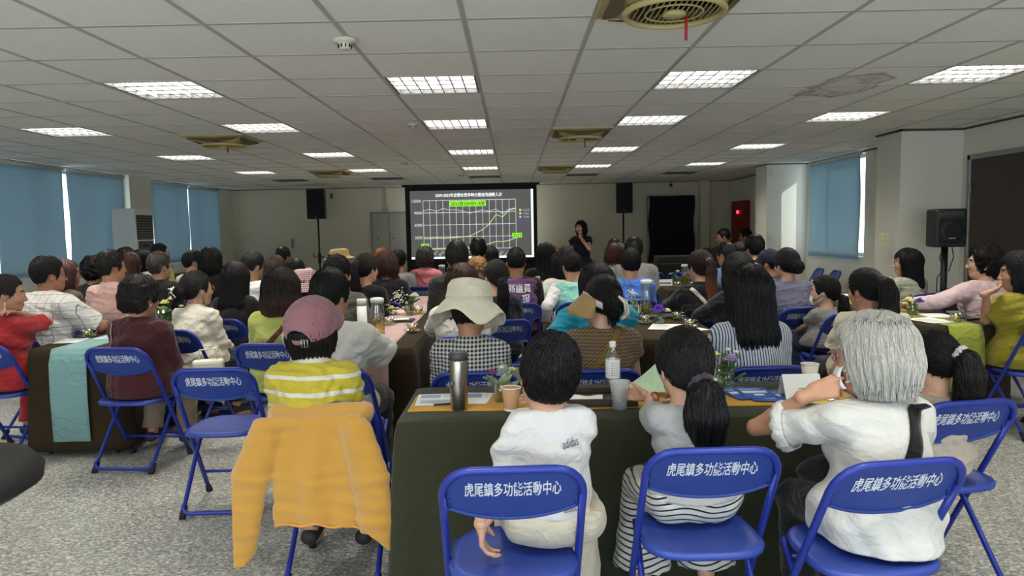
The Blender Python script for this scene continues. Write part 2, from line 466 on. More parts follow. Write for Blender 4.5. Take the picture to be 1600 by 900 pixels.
# ------------------------------------------------------------------ people
def unit(v): v = np.array(v, float); return v/(np.linalg.norm(v)+1e-12)
def rot3(yaw, pitch, roll):      # yaw + = turned to its left, pitch + = looking up, roll + = tilted to its right
    y, p, r = (math.radians(a) for a in (yaw, pitch, roll))
    return np.array((Matrix.Rotation(y, 3, 'Z') @ Matrix.Rotation(p, 3, 'X') @ Matrix.Rotation(r, 3, 'Y')))
def fcone(v, a, b, ra, rb, k=.012):          # a sleeve or trouser leg with a flat open-looking end
    a = np.array(a, float); b = np.array(b, float); ab = b-a; L = np.linalg.norm(ab); t_ = ab/L; m = max(ra, rb)
    def fn(X, Y, Z):
        x, y, z = X-a[0], Y-a[1], Z-a[2]; q = x*t_[0]+y*t_[1]+z*t_[2]; t = np.clip(q/L, 0, 1)
        return np.maximum(np.sqrt((x-t*ab[0])**2+(y-t*ab[1])**2+(z-t*ab[2])**2)-(ra+(rb-ra)*t), q-L)
    return v.op(np.minimum(a, b)-m, np.maximum(a, b)+m, fn, k)
def head_vol(h, nb, ear=True, face=True, fem=False):
    v = Vol((-.105, -.135, -.21), (.105, .135, .14), h)
    v.ell((0, -.012, .030), (.074, .095, .092)); v.ell((0, .020, -.025), (.061, .070, .080), k=.04)
    v.ell((0, .046, -.085), (.030 if fem else .034, .034, .028), k=.045)
    for s in (-1, 1): v.cone((s*.050, .0, -.055), (s*.02, .05, -.09), .016, .016, k=.035)
    v.cone((0, -.022, -.05), nb, .050 if fem else .056, .052 if fem else .060, k=.03)
    if face:
        v.ell((0, .078, .022), (.046, .012, .009), k=.02)
        for s in (-1, 1):
            v.ell((s*.030, .100, .003), (.019, .018, .013), k=.014, mode='s')
            v.ell((s*.030, .077, .003), (.0125,)*3, k=.004)
            v.ell((s*.042, .055, -.030), (.020, .024, .020), k=.03)
            v.ell((s*.0105, .094, -.036), (.008, .010, .0075), k=.008)
        v.cone((0, .086, .010), (0, .106, -.031), .0065, .0095, k=.016)
        v.ell((0, .086, -.0615), (.021, .010, .0062), k=.007); v.ell((0, .085, -.072), (.017, .010, .0066), k=.006)
    if ear:
        for s in (-1, 1):
            R = rot3(s*18, 0, 0) @ rot3(0, -12, 0)
            v.ell((s*.078, -.010, -.008), (.0095, .019, .031), R, k=.008)
            if h < .007: v.ell((s*.088, -.006, -.004), (.008, .010, .017), R, k=.006, mode='s')
    return v
def hand_vol(w, d, n, thumb, curl=(25, 35, 25), h=.005, sc=1., spread=.0, thumb_dir=None):
    """w wrist, d along the hand, n out of the palm, thumb = unit side of the thumb"""
    w = np.array(w, float); d = unit(d); n = np.array(n, float); n = unit(n-d*(n@d)); s = np.array(thumb, float)
    s = unit(np.cross(d, n)) if np.cross(d, n) @ s > 0 else -unit(np.cross(d, n))
    v = Vol(w-.22*sc, w+.22*sc, h); T = []
    K = [(.030, .088, 1.0), (.010, .092, 1.08), (-.010, .088, 1.0), (-.029, .078, .8)]
    v.cone(w-d*.03*sc, w+d*.012*sc, .026*sc, .024*sc, k=.01)
    for (o, l, f) in K:
        kn = w+(d*l+s*o)*sc
        v.cone(w+(d*.015+s*o*.55)*sc, kn, .0135*sc, .0112*sc, k=.014*sc)
        p = kn; a = 0; cdir = unit(d+s*o*spread*10)
        for L, r0, r1, c in ((.044*f, .0102, .0090, curl[0]), (.027*f, .0090, .0080, curl[1]), (.021*f, .0080, .0066, curl[2])):
            a += math.radians(c); q = p+(cdir*math.cos(a)+n*math.sin(a))*L*sc
            v.cone(p, q, r0*sc, r1*sc, k=.004*sc); p = q
        T.append(p)
    b = w+(d*.022+s*.020+n*.006)*sc
    td = unit(d*.62+s*.62+n*.42) if thumb_dir is None else unit(thumb_dir)
    m = b+td*.042*sc; e = m+unit(td+d*.35)*.032*sc; t2 = e+unit(td+d*.5+n*.1)*.024*sc
    v.cone(b, m, .0155*sc, .0125*sc, k=.016*sc); v.cone(m, e, .0118*sc, .0098*sc, k=.005*sc); v.cone(e, t2, .0095*sc, .0074*sc, k=.004*sc)
    return v, T, t2
def ik(S, H, a, b, pole):
    v = H-S; D = np.linalg.norm(v); u = v/(D+1e-9); D2 = min(D, (a+b)*.985); H = S+u*D2
    x = (a*a-b*b+D2*D2)/(2*D2); y = math.sqrt(max(a*a-x*x, 1e-6)); p = np.array(pole, float); p = unit(p-u*(p@u))
    return S+u*x+p*y, H
ZM = {   # hairlines: lowest hair level at each depth, in head coordinates
 'short': ([-.13, -.09, -.045, -.036, .012, .016, .030, .060, .076, .2], [-.080, -.075, -.060, .014, .014, -.022, -.010, .050, .074, .09]),
 'up':    ([-.13, -.07, -.040, -.030, .010, .020, .035, .060, .078, .2], [-.078, -.074, -.040, .010, .010, -.030, .0, .050, .076, .09]),
 'full':  ([-.2, .020, .036, .052, .064, .078, .2], [-9., -9., -.085, -.030, .050, .078, .09]),
}
def hair_vol(style, h, L=.16, fluff=0., tail=1., seed=1):
    lo = [-.17, -.27, -.20]; hi = [.17, .15, .19]
    if style in ('bob', 'long', 'pony', 'lowpony', 'half'): lo[2] = -L-.1
    if style == 'long' or style == 'half': lo[1] = -.24
    v = Vol(lo, hi, h); f = fluff; zm = ZM['short']; ph0 = seed*.7
    if style in ('short', 'fade', 'bald'):
        v.ell((0, -.012, .027), (.084+f, .106+f, .103+f))
        if style == 'short': v.ell((0, -.02, .058+f), (.070+f, .088+f, .084+f), k=.03)
        else: v.ell((0, .01, .070), (.056, .072, .062), k=.03)
        if style == 'bald': v.ell((0, -.03, .145), (.045, .05, .035), k=.03, mode='s')
    elif style in ('curly', 'perm'):
        v.ell((0, -.018, .030), (.100+f, .120+f, .115+f)); v.ell((0, -.05, -.02), (.088+f, .075+f, .085+f), k=.04)
        zm = ZM['short'] if style == 'perm' else ZM['full']
    elif style in ('pony', 'lowpony', 'bun', 'clip'):
        v.ell((0, -.012, .027), (.083+f, .106+f, .103+f)); zm = ZM['up']
    else:
        v.ell((0, -.014, .027), (.088+f, .110+f, .105+f)); zm = ZM['full']
        if style == 'bob':
            Lb = min(L, .17); v.seg((0, -.025, .02), (0, -.030, -Lb*.45), .092+f, .102+f, .100+f*1.2, .100+f, k=.03)
            v.seg((0, -.030, -Lb*.45), (0, -.036, -Lb), .100+f*1.2, .100+f, .078+f*.7, .070+f*.6, k=.03)
            if L > .17: v.seg((0, -.05, -.12), (0, -.085, -L), .098+f, .06, .075, .028, k=.03)
        else: v.seg((0, -.025, .02), (0, -.035, -.15), .093+f, .100+f, .096+f, .088+f, k=.03)
    def cut(d, X, Y, Z):
        m = np.interp(Y, zm[0], zm[1]).astype(np.float32)+.35*np.abs(X)*(Y > .045)
        e = np.maximum(d, (m-Z)*.75); return e
    v.full(cut)
    if style == 'bob':
        v.full(lambda d, X, Y, Z: np.maximum(d, (-L-.012-Z+.010*np.sin(31*X+ph0)-1.2*X*X)*.8))
        v.ell((0, .03, -.13), (.058, .085, .12), k=.02, mode='s')
    if style in ('long', 'half'):
        v.full(lambda d, X, Y, Z: np.maximum(d, -.165-Z)); v.ell((0, .03, -.13), (.062, .085, .13), k=.02, mode='s')
        v.seg((0, -.075, -.06), (0, -.105, -.20), .088, .045, .096, .036, k=.03)
        v.seg((0, -.105, -.20), (0, -.118, -L*.72), .096, .036, .080, .024, k=.03); v.seg((0, -.118, -L*.72), (.01, -.120, -L), .080, .024, .034, .008, k=.03)
    T = None
    if style == 'pony':
        T = np.array((0, -.122, .050)); v.cone((0, -.10, .045), T, .030, .020, k=.02)
        c = [T, (0, -.158, .030), (0, -.166, -.03), (.006, -.150, -.12-.2*max(0, L-.24)), (.004, -.135, -L)]; r = [.017, .028, .038, .038, .006]
    if style == 'lowpony':
        T = np.array((0, -.120, -.035)); v.cone((0, -.09, -.03), T, .035, .020, k=.025)
        c = [T, (0, -.150, -.065), (0, -.150, -.13), (0, -.140, -.20), (0, -.125, -L)]; r = [.018, .030, .038, .032, .006]
    if T is not None:
        for i in range(4): v.cone(c[i], c[i+1], r[i]*(tail if i else 1), r[i+1]*(tail if i < 3 else 1), k=.012)
    if style == 'bun':
        T = np.array((0, -.125, -.015)); v.ell((0, -.140, -.015), (.052, .042, .050), k=.012)
    if style == 'clip':
        T = np.array((0, -.115, .0)); v.ell((0, -.120, -.005), (.050, .032, .06), k=.02)
        for i, (x, z) in enumerate(((-.02, -.1), (.0, -.115), (.018, -.10), (.03, -.085))): v.cone((x*.6, -.11, -.03), (x, -.115, z), .012, .003, k=.01)
    rg = np.random.RandomState(seed); ph = rg.uniform(0, 6, 8)
    if style in ('curly', 'perm'):
        a, q = (.014, 70) if style == 'curly' else (.010, 62)
        v.full(lambda d, X, Y, Z: d+a*(np.sin(q*X+ph[0]+2*np.sin(q*.6*Z))*np.sin(q*Y+ph[1]+2*np.sin(q*.5*X))*np.sin(q*Z+ph[2]+2*np.sin(q*.7*Y)))*(d < 1))
    elif style in ('short', 'fade', 'bald'):
        v.full(lambda d, X, Y, Z: d+.0022*np.sin(95*X+3*np.sin(40*Z+ph[0]))*np.sin(80*(Y+Z)+ph[1])*(d < 1))
    else:
        def gr(d, X, Y, Z):
            a = np.arctan2(X, Y+.02)
            return d+.0022*(np.sin(34*a+ph[0]+3*np.sin(9*Z+ph[1]))+.7*np.sin(61*a+ph[2]+2*np.sin(14*Z)))*(d < 1)
        v.full(gr)
    return v, T
class P: pass
PEOPLE = []
BLACKH = (24, 22, 23)
def person(label, short, cx, yt, Y, hair=('short', BLACKH), top=None, bottom=None, yaw=None, head=(0, 0, 0), lean=.05, bw=1., hs=1.,
           arms='lap', nk=.150, stand=False, sk=(205, 158, 130), lod=None, hatz=0., group=None, fem=None, hairz=.0, feet=True, hooks=None, sh=0.):
    rg = random.Random(hash((cx, yt)) & 0xffff)
    o = P(); o.label, o.short = label, short; hs = hs*1.06
    hw = at(cx, yt, Y); zt = hw[2]-hatz
    if yaw is None: yaw = math.degrees(math.atan2(hw[0]+.9, 15.5-hw[1]))*.8
    else: yaw = yaw
    lod = (0 if Y < 4.3 else 1 if Y < 6.3 else 2) if lod is None else lod
    hb, hsH, hh = ((.0075, .0045, .0048), (.011, .006, .0065), (.016, .0085, .0095))[lod]
    style, hc = hair[0], hair[1]; hk = hair[2] if len(hair) > 2 else {}
    fem = (style in ('bob', 'long', 'pony', 'lowpony', 'bun', 'clip', 'curly', 'perm', 'half')) if fem is None else fem
    gl = .0 if stand else .45
    zc = zt-(.135+hairz)*hs                         # head centre
    zn = zc-nk*hs                               # base of the neck
    if stand: zh = zn*.60+.0
    else: zh = .54
    T = (zn-zh)/.50                               # torso scale
    A = T*.97+.03
    fy = .030*hs
    ny = lean*(zn-zh)
    yr = math.radians(yaw); R2 = np.array(((math.cos(yr), -math.sin(yr)), (math.sin(yr), math.cos(yr))))
    off = R2 @ np.array((0, ny+fy)); o.loc = np.array((hw[0]-off[0], hw[1]-off[1], 0)); o.yaw = yaw
    def loc(w): d = np.array(w, float)-o.loc; q = R2.T @ d[:2]; return np.array((q[0], q[1], d[2]))
    o.tolocal = loc
    HR = rot3(*head); Hc = np.array((0, ny+fy, zc)); o.HR, o.Hc, o.hs = HR, Hc, hs
    H = lambda p: Hc+HR @ (np.array(p, float)*hs); o.H = H
    sp = lambda t, dy=0: np.array((0, ny*t+dy, zh+(zn-zh)*t))
    o.nb = NB = np.array((0, ny-.005, zn))
    wd = (.94 if fem else 1.)*bw*(.55+.45*T); shx = .158*wd
    # ---------- the skeleton as one list of solids, reused for body and clothes
    torso = [(sp(-.02), sp(.25), .168*bw*(.6+.4*T), .115*bw, .140*wd, .104*bw),
             (sp(.25), sp(.58), .140*wd, .104*bw, .152*wd, .112*bw),
             (sp(.58), sp(.84), .152*wd, .112*bw, .146*wd, .088*bw)]
    S = {s: sp(.86)+np.array((q*shx, -.0, 0)) for s, q in (('L', -1), ('R', 1))}
    kn, an = {}, {}
    for s, q in (('L', -1), ('R', 1)):
        if stand: kn[s] = np.array((q*.085, .02, zh*.53)); an[s] = np.array((q*.085, -.02, .08))
        else: kn[s] = np.array((q*.115, .40*min(1, T+.08), .49)); an[s] = np.array((q*.125, (.36 if T > .8 else .33)*min(1, T+.08), .085 if T > .8 else .13))
    hip = {s: np.array((q*.088, .0, zh)) for s, q in (('L', -1), ('R', 1))}
    arm = {}
    for s, q in (('L', -1), ('R', 1)):
        a = arms if isinstance(arms, str) else arms.get(s, 'lap')
        pole = (q*.5, -.45, -.75); kw = {}
        if isinstance(a, dict):
            kw = a; tgt = loc(a['hand']); pole = a.get('pole', pole)
            if 'elbow' in a:
                E_ = loc(a['elbow']); arm[s] = (E_, tgt, kw); continue
        elif a == 'lap': tgt = np.array((q*.09, .24, .60))
        elif a == 'table': tgt = np.array((q*.10, .40, .79)); pole = (q*.9, -.2, -.5)
        elif a == 'side': tgt = np.array((q*.26, .02, .62))
        elif a == 'chin': tgt = H((q*.05, .085, -.125)); pole = (q*.5, .3, -1)
        E_, W_ = ik(S[s], tgt, .285*A, .245*A, pole); arm[s] = (E_, W_, kw)
    o.arm, o.S = arm, S
    def build_torso(v, th, neck=True, ext=1.):
        for (a, b, wa, da, wb, db) in torso: v.seg(a, b, wa+th, da+th, wb+th, db+th, k=.04)
        for s, q in (('L', -1), ('R', 1)):
            v.cone(NB+np.array((q*.03, 0, -.03)), S[s]+np.array((-q*.012, 0, .006)), .046*wd+th, .047*wd+th, k=.035)
        if not fem or True:
            v.ell(sp(.66, .045*bw), (.125*wd+th, .075*bw+th, .085+th), k=.04)
        if fem:
            for q in (-1, 1): v.ell(sp(.62, .095*bw)+np.array((q*.065*wd, 0, 0)), (.055+th, .045+th, .052+th), k=.035)
    rA = (.046*wd, .039*wd, .027*(.7+.3*T)) if not fem else (.041*wd, .035*wd, .024*(.7+.3*T))
    rL = (.083*bw*(.6+.4*T), .058*bw*(.6+.4*T), .040*(.6+.4*T))
    xs = [abs(p[0]) for s in arm for p in arm[s][:2]]+[.24]; ys = [p[1] for s in arm for p in arm[s][:2]]
    lo = (-max(xs)-.12, min(ys+[-.16])-.1, 0.); hi = (max(xs)+.12, max(ys+[.58, ny+.1])+.1, max(zn+.06, *[p[2]+.08 for s in arm for p in arm[s][:2]]))
    # ---------- body
    v = Vol((lo[0], lo[1], -.02), hi, hb)
    build_torso(v, 0)
    v.cone(NB+np.array((0, 0, -.04)), NB+np.array((0, .012, .035)), .056 if fem else .064, .050 if fem else .058, k=.03)
    parts = []; hl = []
    for s, q in (('L', -1), ('R', 1)):
        E_, W_, kw = arm[s]
        v.cone(S[s], E_, rA[0], rA[1], k=.02); v.cone(E_, E_+(W_-E_)*.4, rA[1], rA[1]*.98, k=.012); v.cone(E_+(W_-E_)*.35, W_, rA[1]*.97, rA[2], k=.01)
        v.cone(hip[s], kn[s], *rL[:2], k=.03); v.cone(kn[s], an[s], rL[1], rL[2], k=.015)
        ft = an[s]+np.array((q*.01, .13*(.6+.4*T), -an[s][2]+.03)); v.cone(an[s]+np.array((0, -.02, -.05)), ft, .033, .028, k=.02)
        d = unit(W_-E_) if 'dir' not in kw else unit(R2T(R2, kw['dir']))
        nrm = np.array((0, 0, -1.)) if 'palm' not in kw else R2T(R2, kw['palm'])
        th = np.array((-q, 0, 0.2)) if 'thumb' not in kw else R2T(R2, kw['thumb'])
        hv, tips, tt = hand_vol(W_+d*.004, d, nrm, th, kw.get('curl', (18, 28, 20)), kw.get('h', (.0048, .0065, .009)[lod]), hs/1.06*(.88 if fem else .96)*kw.get('hsc', 1), kw.get('spread', .0), None if 'td' not in kw else R2T(R2, kw['td']))
        hl.append(hv.mesh())
    nbh = HR.T @ ((NB+np.array((0, 0, .0))-Hc)/hs)
    hv = head_vol(hsH, nbh, fem=fem, face=True)
    hV, hF = hv.mesh(); fc = hV[hF].mean(1)
    mi = np.zeros(len(hF), int)
    lips = (np.abs(fc[:, 0]) < .024-.25*np.abs(fc[:, 2]+.067)) & (np.abs(fc[:, 2]+.067) < .0125) & (fc[:, 1] > .078); mi[lips] = 1
    ax = np.abs(fc[:, 0]); brow = (np.abs(fc[:, 2]-.027+.10*np.abs(ax-.03)) < .0052) & (ax > .013) & (ax < .050) & (fc[:, 1] > .05); mi[brow] = 2
    e2 = np.sqrt((ax-.030)**2+(fc[:, 2]-.003)**2); eye = (e2 < .0115) & (fc[:, 1] > .06) & (np.abs(fc[:, 2]-.003) < .0065); mi[eye] = 3; mi[eye & (e2 < .0058)] = 4
    hV = Hc+(hV*hs) @ HR.T
    bV, bF = v.mesh(); V, F = join([(bV, bF), (hV, hF)]+hl)
    midx = np.concatenate([np.zeros(len(bF), int), mi, np.zeros(len(F)-len(bF)-len(mi), int)])
    sm = skin(sk); hm = hairmat(hc, hk.get('c2'), hk.get('zr', (-.3, 0)))
    root = mesh_np('person', V, [F], [sm, plain((168, 96, 88), .45, name='lips'), hm, plain((225, 222, 216), .25, name='eye_white'), plain((38, 26, 20), .2, name='iris')], midx=midx)
    root.location = tuple(o.loc); root.rotation_euler = (0, 0, yr); tag(root, label, 'person', group); o.root = root
    # ---------- hair
    if style != 'none':
        hk2 = {k: q for k, q in hk.items() if k in ('L', 'fluff', 'tail')}
        hV_, Tp = hair_vol(style, hh, seed=rg.randint(0, 999), **hk2); o.hv, o.tie = hV_, Tp
        if 'cutz' in hk: hV_.full(lambda d, X, Y_, Z: np.maximum(d, Z-hk['cutz']-hk.get('cuts', 0)*Y_))
        mV, mF = hV_.mesh(); ps = [(mV, mF)]
        ns = hk.get('ns', (3000, 900, 380)[lod])
        if ns:
            if Tp is not None:
                def flow(p):
                    a = Tp-p; r = np.linalg.norm(a, axis=1, keepdims=True); a = a/(r+1e-9)
                    dn = np.array((0, -.05, -1.)); below = ((p[:, 1:2] < Tp[1]-.01) & (p[:, 2:3] < Tp[2]+.02)) if style in ('pony', 'lowpony') else (r < .035)
                    return np.where(below, dn, a)
                sel = None
            else:
                cr = np.array((.0, -.035, .135))
                def flow(p):
                    a = p-cr; hz = np.linalg.norm(a[:, :2], axis=1, keepdims=True); a = a/(np.linalg.norm(a, axis=1, keepdims=True)+1e-9)
                    if style in ('short', 'fade', 'bald'): return a+np.array((.15, .1, -.25))
                    wv = np.stack([.25*np.sin(60*p[:, 2]+9*p[:, 0]), np.zeros(len(p)), np.zeros(len(p))], 1) if style in ('curly', 'perm') else 0
                    return a*np.clip(.12-hz, 0.01, .1)*8+np.array((0, -.1, -1.))+wv
            stp, SS = ((.011, 4) if style in ('short', 'fade', 'bald') else (.008, 6) if style in ('curly', 'perm') else (.016, 9))
            ps.append(strands(hV_, ns, flow, stp, SS, hk.get('rad', (.0014, .0020, .0030)[lod]), (.009 if style in ('curly', 'perm') else .0055), seed=rg.randint(0, 999), V=mV, fall={'long': .5, 'bob': .16, 'pony': .5, 'lowpony': .5}.get(style, 0), fy=9. if Tp is None else Tp[1]))
        hV2, hF2 = join(ps); hV2 = Hc+(hV2*hs) @ HR.T
        o.hair = mesh_np('hair', hV2, [hF2], [hm], root)
    # ---------- shirt
    tp = dict(c=(90, 90, 95), sleeve='short', th=.013, neck='crew', hem=.50); tp.update(top or {})
    hS = tp.get('h', (.0075, .011, .015)[lod]); th = tp['th']+hS*.45
    tv = Vol((lo[0]-.05, lo[1]-.05, tp['hem']-.04), (hi[0]+.05, hi[1]+.05, hi[2]+.1), hS)
    build_torso(tv, th)
    if tp['hem'] < .56 and not stand: tv.seg(sp(-.22), sp(.15), .178*bw*(.6+.4*T)+th, .132*bw+th, .165*wd+th, .115*bw+th, k=.04)
    if tp['hem'] < .56 and not stand:
        for s in 'LR': tv.cone(hip[s]+np.array((0, 0, .01)), hip[s]+(kn[s]-hip[s])*.3, rL[0]+th+.012, rL[0]+th+.008, k=.04)
    for s, q in (('L', -1), ('R', 1)):
        E_, W_, kw = arm[s]; sv = tp.get('sleeve'+s, tp['sleeve'])
        if sv == 'none': continue
        tv.cone(S[s], S[s]+(E_-S[s])*.25, rA[0]+th, rA[0]+th*1.05, k=.03)
        if sv == 'cap': fcone(tv, S[s], S[s]+(E_-S[s])*.32, rA[0]+th, rA[0]+th+.004, k=.03)
        if sv == 'short': fcone(tv, S[s], S[s]+(E_-S[s])*tp.get('sl', .68), rA[0]+th, rA[0]+th+.012, k=.03)
        if sv in ('long', 'three'):
            f = .97 if sv == 'long' else .45
            tv.cone(S[s], E_, rA[0]+th, rA[1]+th, k=.02); fcone(tv, E_, E_+(W_-E_)*f, rA[1]+th, rA[2]+th*.8+.004, k=.012)
    if tp.get('wr', 1): tv.wrinkle(tp.get('wr', 1)*.0034, seed=rg.randint(0, 999), wl=tp.get('wl', .10))
    zcut = zn+.5
    if tp['neck'] in ('crew', 'v'):
        tv.cone(NB+np.array((0, .004, .0)), NB+np.array((0, .02, .14)), (.056 if fem else .063)*(.6+.4*bw)+tp.get('nw', 0), .09, k=.006, mode='s'); zcut = zn+.026
    if tp['neck'] in ('collar', 'turtle', 'hood', 'stand'):
        rr, hgt = {'collar': (.066, .030), 'turtle': (.060, .050), 'hood': (.078, .030), 'stand': (.063, .034)}[tp['neck']]
        if fem: rr -= .004
        fcone(tv, NB+np.array((0, -.004, -.05)), NB+np.array((0, .008, hgt)), rr+.02, rr, k=.025)
        if tp['neck'] == 'hood': tv.ell(NB+np.array((0, -.075, -.03)), (.10, .045, .045), k=.03)
        if tp['neck'] == 'collar': tv.cone(NB+np.array((-.045, -.045, -.008)), NB+np.array((.045, -.045, -.008)), .020, .020, k=.02)
        zcut = zn+.5
    tv.full(lambda d, X, Y_, Z: np.maximum(np.maximum(d, Z-zcut), tp['hem']-Z))
    if tp.get('vest'):          # sleeveless layer over the shirt
        vv = Vol((lo[0], lo[1]-.05, tp['hem']-.04), (hi[0], hi[1]+.05, hi[2]+.05), hS)
        build_torso(vv, th+.012); vv.wrinkle(.003, seed=rg.randint(0, 99))
        if not stand: vv.seg(sp(-.12), sp(.1), .185*bw+th, .135*bw+th, .165*wd+th, .12*bw+th, k=.04)
        vv.full(lambda d, X, Y_, Z: np.maximum(np.maximum(d, np.abs(X)-(shx+.022)), np.maximum(Z-zn-.012, tp['hem']+.02-Z)))
        a, b = vv.mesh(); o.vest = mesh_np('vest', a, [b], [tp['vest']], root); o.vv = vv
    a, b = tv.mesh(); o.tv = tv
    cm = tp.get('mat') or cloth(tp['c'], tp.get('pat'), tp.get('c2'), tp.get('f', 60), w=tp.get('w', .5))
    o.shirt = mesh_np(tp.get('name', 'shirt'), a, [b], [cm], root)
    # ---------- trousers or skirt, shoes
    bt = dict(c=(38, 38, 44), kind='trousers'); bt.update(bottom or {})
    hP = bt.get('h', (.009, .014, .02)[lod]); t2 = .012+hP*.45+bt.get('th', 0)
    pv = Vol((-.32, -.26, .0), (.32, .64, zh+.26), hP)
    pv.seg(sp(-.05), sp(.10), .168*bw*(.6+.4*T)+.008, .115*bw+.008, .156*wd+.008, .108*bw+.008, k=.03)
    for s in 'LR':
        pv.cone(hip[s], kn[s], rL[0]+t2, rL[1]+t2, k=.04)
        fcone(pv, kn[s], kn[s]+(an[s]-kn[s])*bt.get('len', .96), rL[1]+t2, rL[2]+t2+.012+bt.get('flare', 0), k=.02)
    if bt['kind'] == 'skirt': pv.seg((0, .1, .52), (0, kn['L'][1]+.01, .50), .17, .09, .19, .085, k=.03); pv.seg((0, kn['L'][1]+.01, .50), (0, kn['L'][1]+.03, .24), .19, .085, .18, .1, k=.03)
    pv.wrinkle(.003, seed=rg.randint(0, 99), wl=.11)
    pv.full(lambda d, X, Y_, Z: np.maximum(d, Z-zh-bt.get('waist', .045 if tp['hem'] < .52 else .10)))
    a, b = pv.mesh(); mesh_np(bt['kind'], a, [b], [cloth(bt['c'], bt.get('pat'), bt.get('c2'), bt.get('f', 60), w=bt.get('w', .5))], root); o.pv = pv
    if feet and lod < 2:
        for s, q in (('L', -1), ('R', 1)):
            sv = Vol(an[s]+np.array((-.07, -.1, -an[s][2]-.01)), an[s]+np.array((.08, .24, .06)), .008); z0 = an[s][2]-.08
            c0 = an[s]+np.array((0, -.035, -.042)); sv.seg(c0, c0+np.array((q*.012, .16*(.6+.4*T), -.008)), .041, .036, .043, .026, k=.02)
            sv.full(lambda d, X, Y_, Z: np.maximum(d, z0+.004-Z))
            a, b = sv.mesh()
            if len(a): mesh_np('shoe', a, [b], [plain(bt.get('shoe', (40, 38, 40)), .6, name='shoe_leather')], root)
    PEOPLE.append(o); return o
def R2T(R2, w): q = R2.T @ np.array(w[:2], float); return np.array((q[0], q[1], w[2]), float)
# ---------- things worn
def headobj(o, mb, name, mats, **k):
    """shape given in head coordinates -> child of the person"""
    V = np.array(mb.v); V = o.Hc+(V*o.hs) @ o.HR.T; mb.v = [tuple(p) for p in V]
    return mb.build(name, mats, o.root, **k)
def glasses(o, c=(30, 28, 28), name='glasses', metal=0):
    m = MB()
    for s in (-1, 1):
        m.tube([(s*.032+.024*math.cos(t), .100-.10*abs(s*.032+.024*math.cos(t))**1.2, .001+.019*math.sin(t)) for t in np.linspace(0, 2*math.pi, 17)[:-1]], .0018, 6, closed=True)
        m.tube([(s*.056, .094, .006), (s*.070, .075, .008), (s*.079, .0, .006), (s*.080, -.012, -.006)], .0018, 6)
    m.tube([(-.010, .100, .006), (0, .102, .008), (.010, .100, .006)], .0018, 6)
    return headobj(o, m, name, plain(c, .3, metal))
def mask(o, c=(228, 232, 236)):
    m = MB(); G = []
    for i in range(9):
        z = -.105+.075*i/8; b = math.sin(math.pi*(i+.5)/9)
        G.append([(x, .098+.018*b-9.5*x*x-.006*abs(z+.06)*4, z) for x in np.linspace(-.066, .066, 11)])
    m.grid(G)
    for s in (-1, 1): m.tube([(s*.064, .062, -.05), (s*.078, .02, -.03), (s*.086, -.012, -.004), (s*.080, -.022, -.02), (s*.076, .0, -.06), (s*.062, .058, -.085)], .0016, 5)
    return headobj(o, m, 'face_mask', plain(c, .8), solid=.002)
def tie(o, c=(40, 38, 42), r=.022, name='hair_tie', rr=.009, scr=False):
    m = MB(); T = o.tie+np.array((0, -.006, 0)); ax = unit((0, -.9, -.35)); a = unit(np.cross(ax, (1, 0, 0))); n = 30
    m.tube([T+r*(math.cos(t)*np.array((1, 0, 0))+math.sin(t)*a)+(ax*.006*math.sin(9*t) if scr else 0) for t in np.linspace(0, 2*math.pi, n+1)[:-1]],
           [rr*(1+.25*math.sin(11*k)) if scr else rr for k in range(n)], 8, closed=True)
    return headobj(o, m, name, cloth(c))
def on_back(o, m, vol, out=.002):
    """lays a shape drawn in (x, *, z) on the back of a garment; y is kept as height above it"""
    V = np.array(m.v); y = vol.back(V[:, 0], V[:, 2]); V[:, 1] = y-out+V[:, 1]; m.v = [tuple(p) for p in V]; return m
def strap(o, p0, p1, c, wd=.035, name='bag_strap', vol=None, n=26, over=True):
    """band across the back from p0=(x,z) to p1=(x,z)"""
    vol = vol or o.tv; a = np.array(p0, float); b = np.array(p1, float); nr = np.array((-(b-a)[1], (b-a)[0])); nr = nr/np.linalg.norm(nr)*wd/2
    G = []
    for i in range(n):
        q = a+(b-a)*i/(n-1); G.append([(q[0]+nr[0]*u, 0, q[1]+nr[1]*u) for u in (-1, -.5, 0, .5, 1)])
    m = MB().grid(G); on_back(o, m, vol, .005)
    V = np.array(m.v).reshape(n, 5, 3); ys = V[:, :, 1].mean(1); 
    for _ in range(3): ys[1:-1] = (ys[:-2]+ys[1:-1]+ys[2:])/3
    V[:, :, 1] = np.minimum(V[:, :, 1], ys[:, None]+.004)
    m.v = [tuple(p) for p in V.reshape(-1, 3)]
    return m.build(name, cloth(c), o.root, solid=-.004)
def back_text(o, rows, mat, vol=None, name='lettering', bold=.0, flat=False):
    """rows: (text, size, x, z, width or None)"""
    m = MB()
    for (t, size, x, z, wd) in rows: m.text(t, size, TR(x, 0, z) @ RX(math.pi/2), w=wd, depth=.0008, bold=bold)
    if flat:
        V = np.array(m.v); y = (vol or o.tv).back(V[:, 0], V[:, 2]); A = np.c_[np.ones(len(V)), V[:, 0], V[:, 2]]; f = A @ np.linalg.lstsq(A, y, rcond=None)[0]
        V[:, 1] += f+min(0, (y-f).min())-.0015; m.v = [tuple(p) for p in V]
    else: on_back(o, m, vol or o.tv, .006)
    return m.build(name, mat, o.root)
# ------------------------------------------------------------------ the room
def st(o): return tag(o, kind='structure')
M_WALL = plain((196, 190, 168), .85, name='wall_paint', var=.03, vs=3, bump=.06, bs=90)
M_WHITE = plain((214, 212, 200), .8, name='white_wall_paint', var=.03, vs=3, bump=.05, bs=90)
M_ALU = plain((150, 150, 146), .4, .6, name='aluminium')
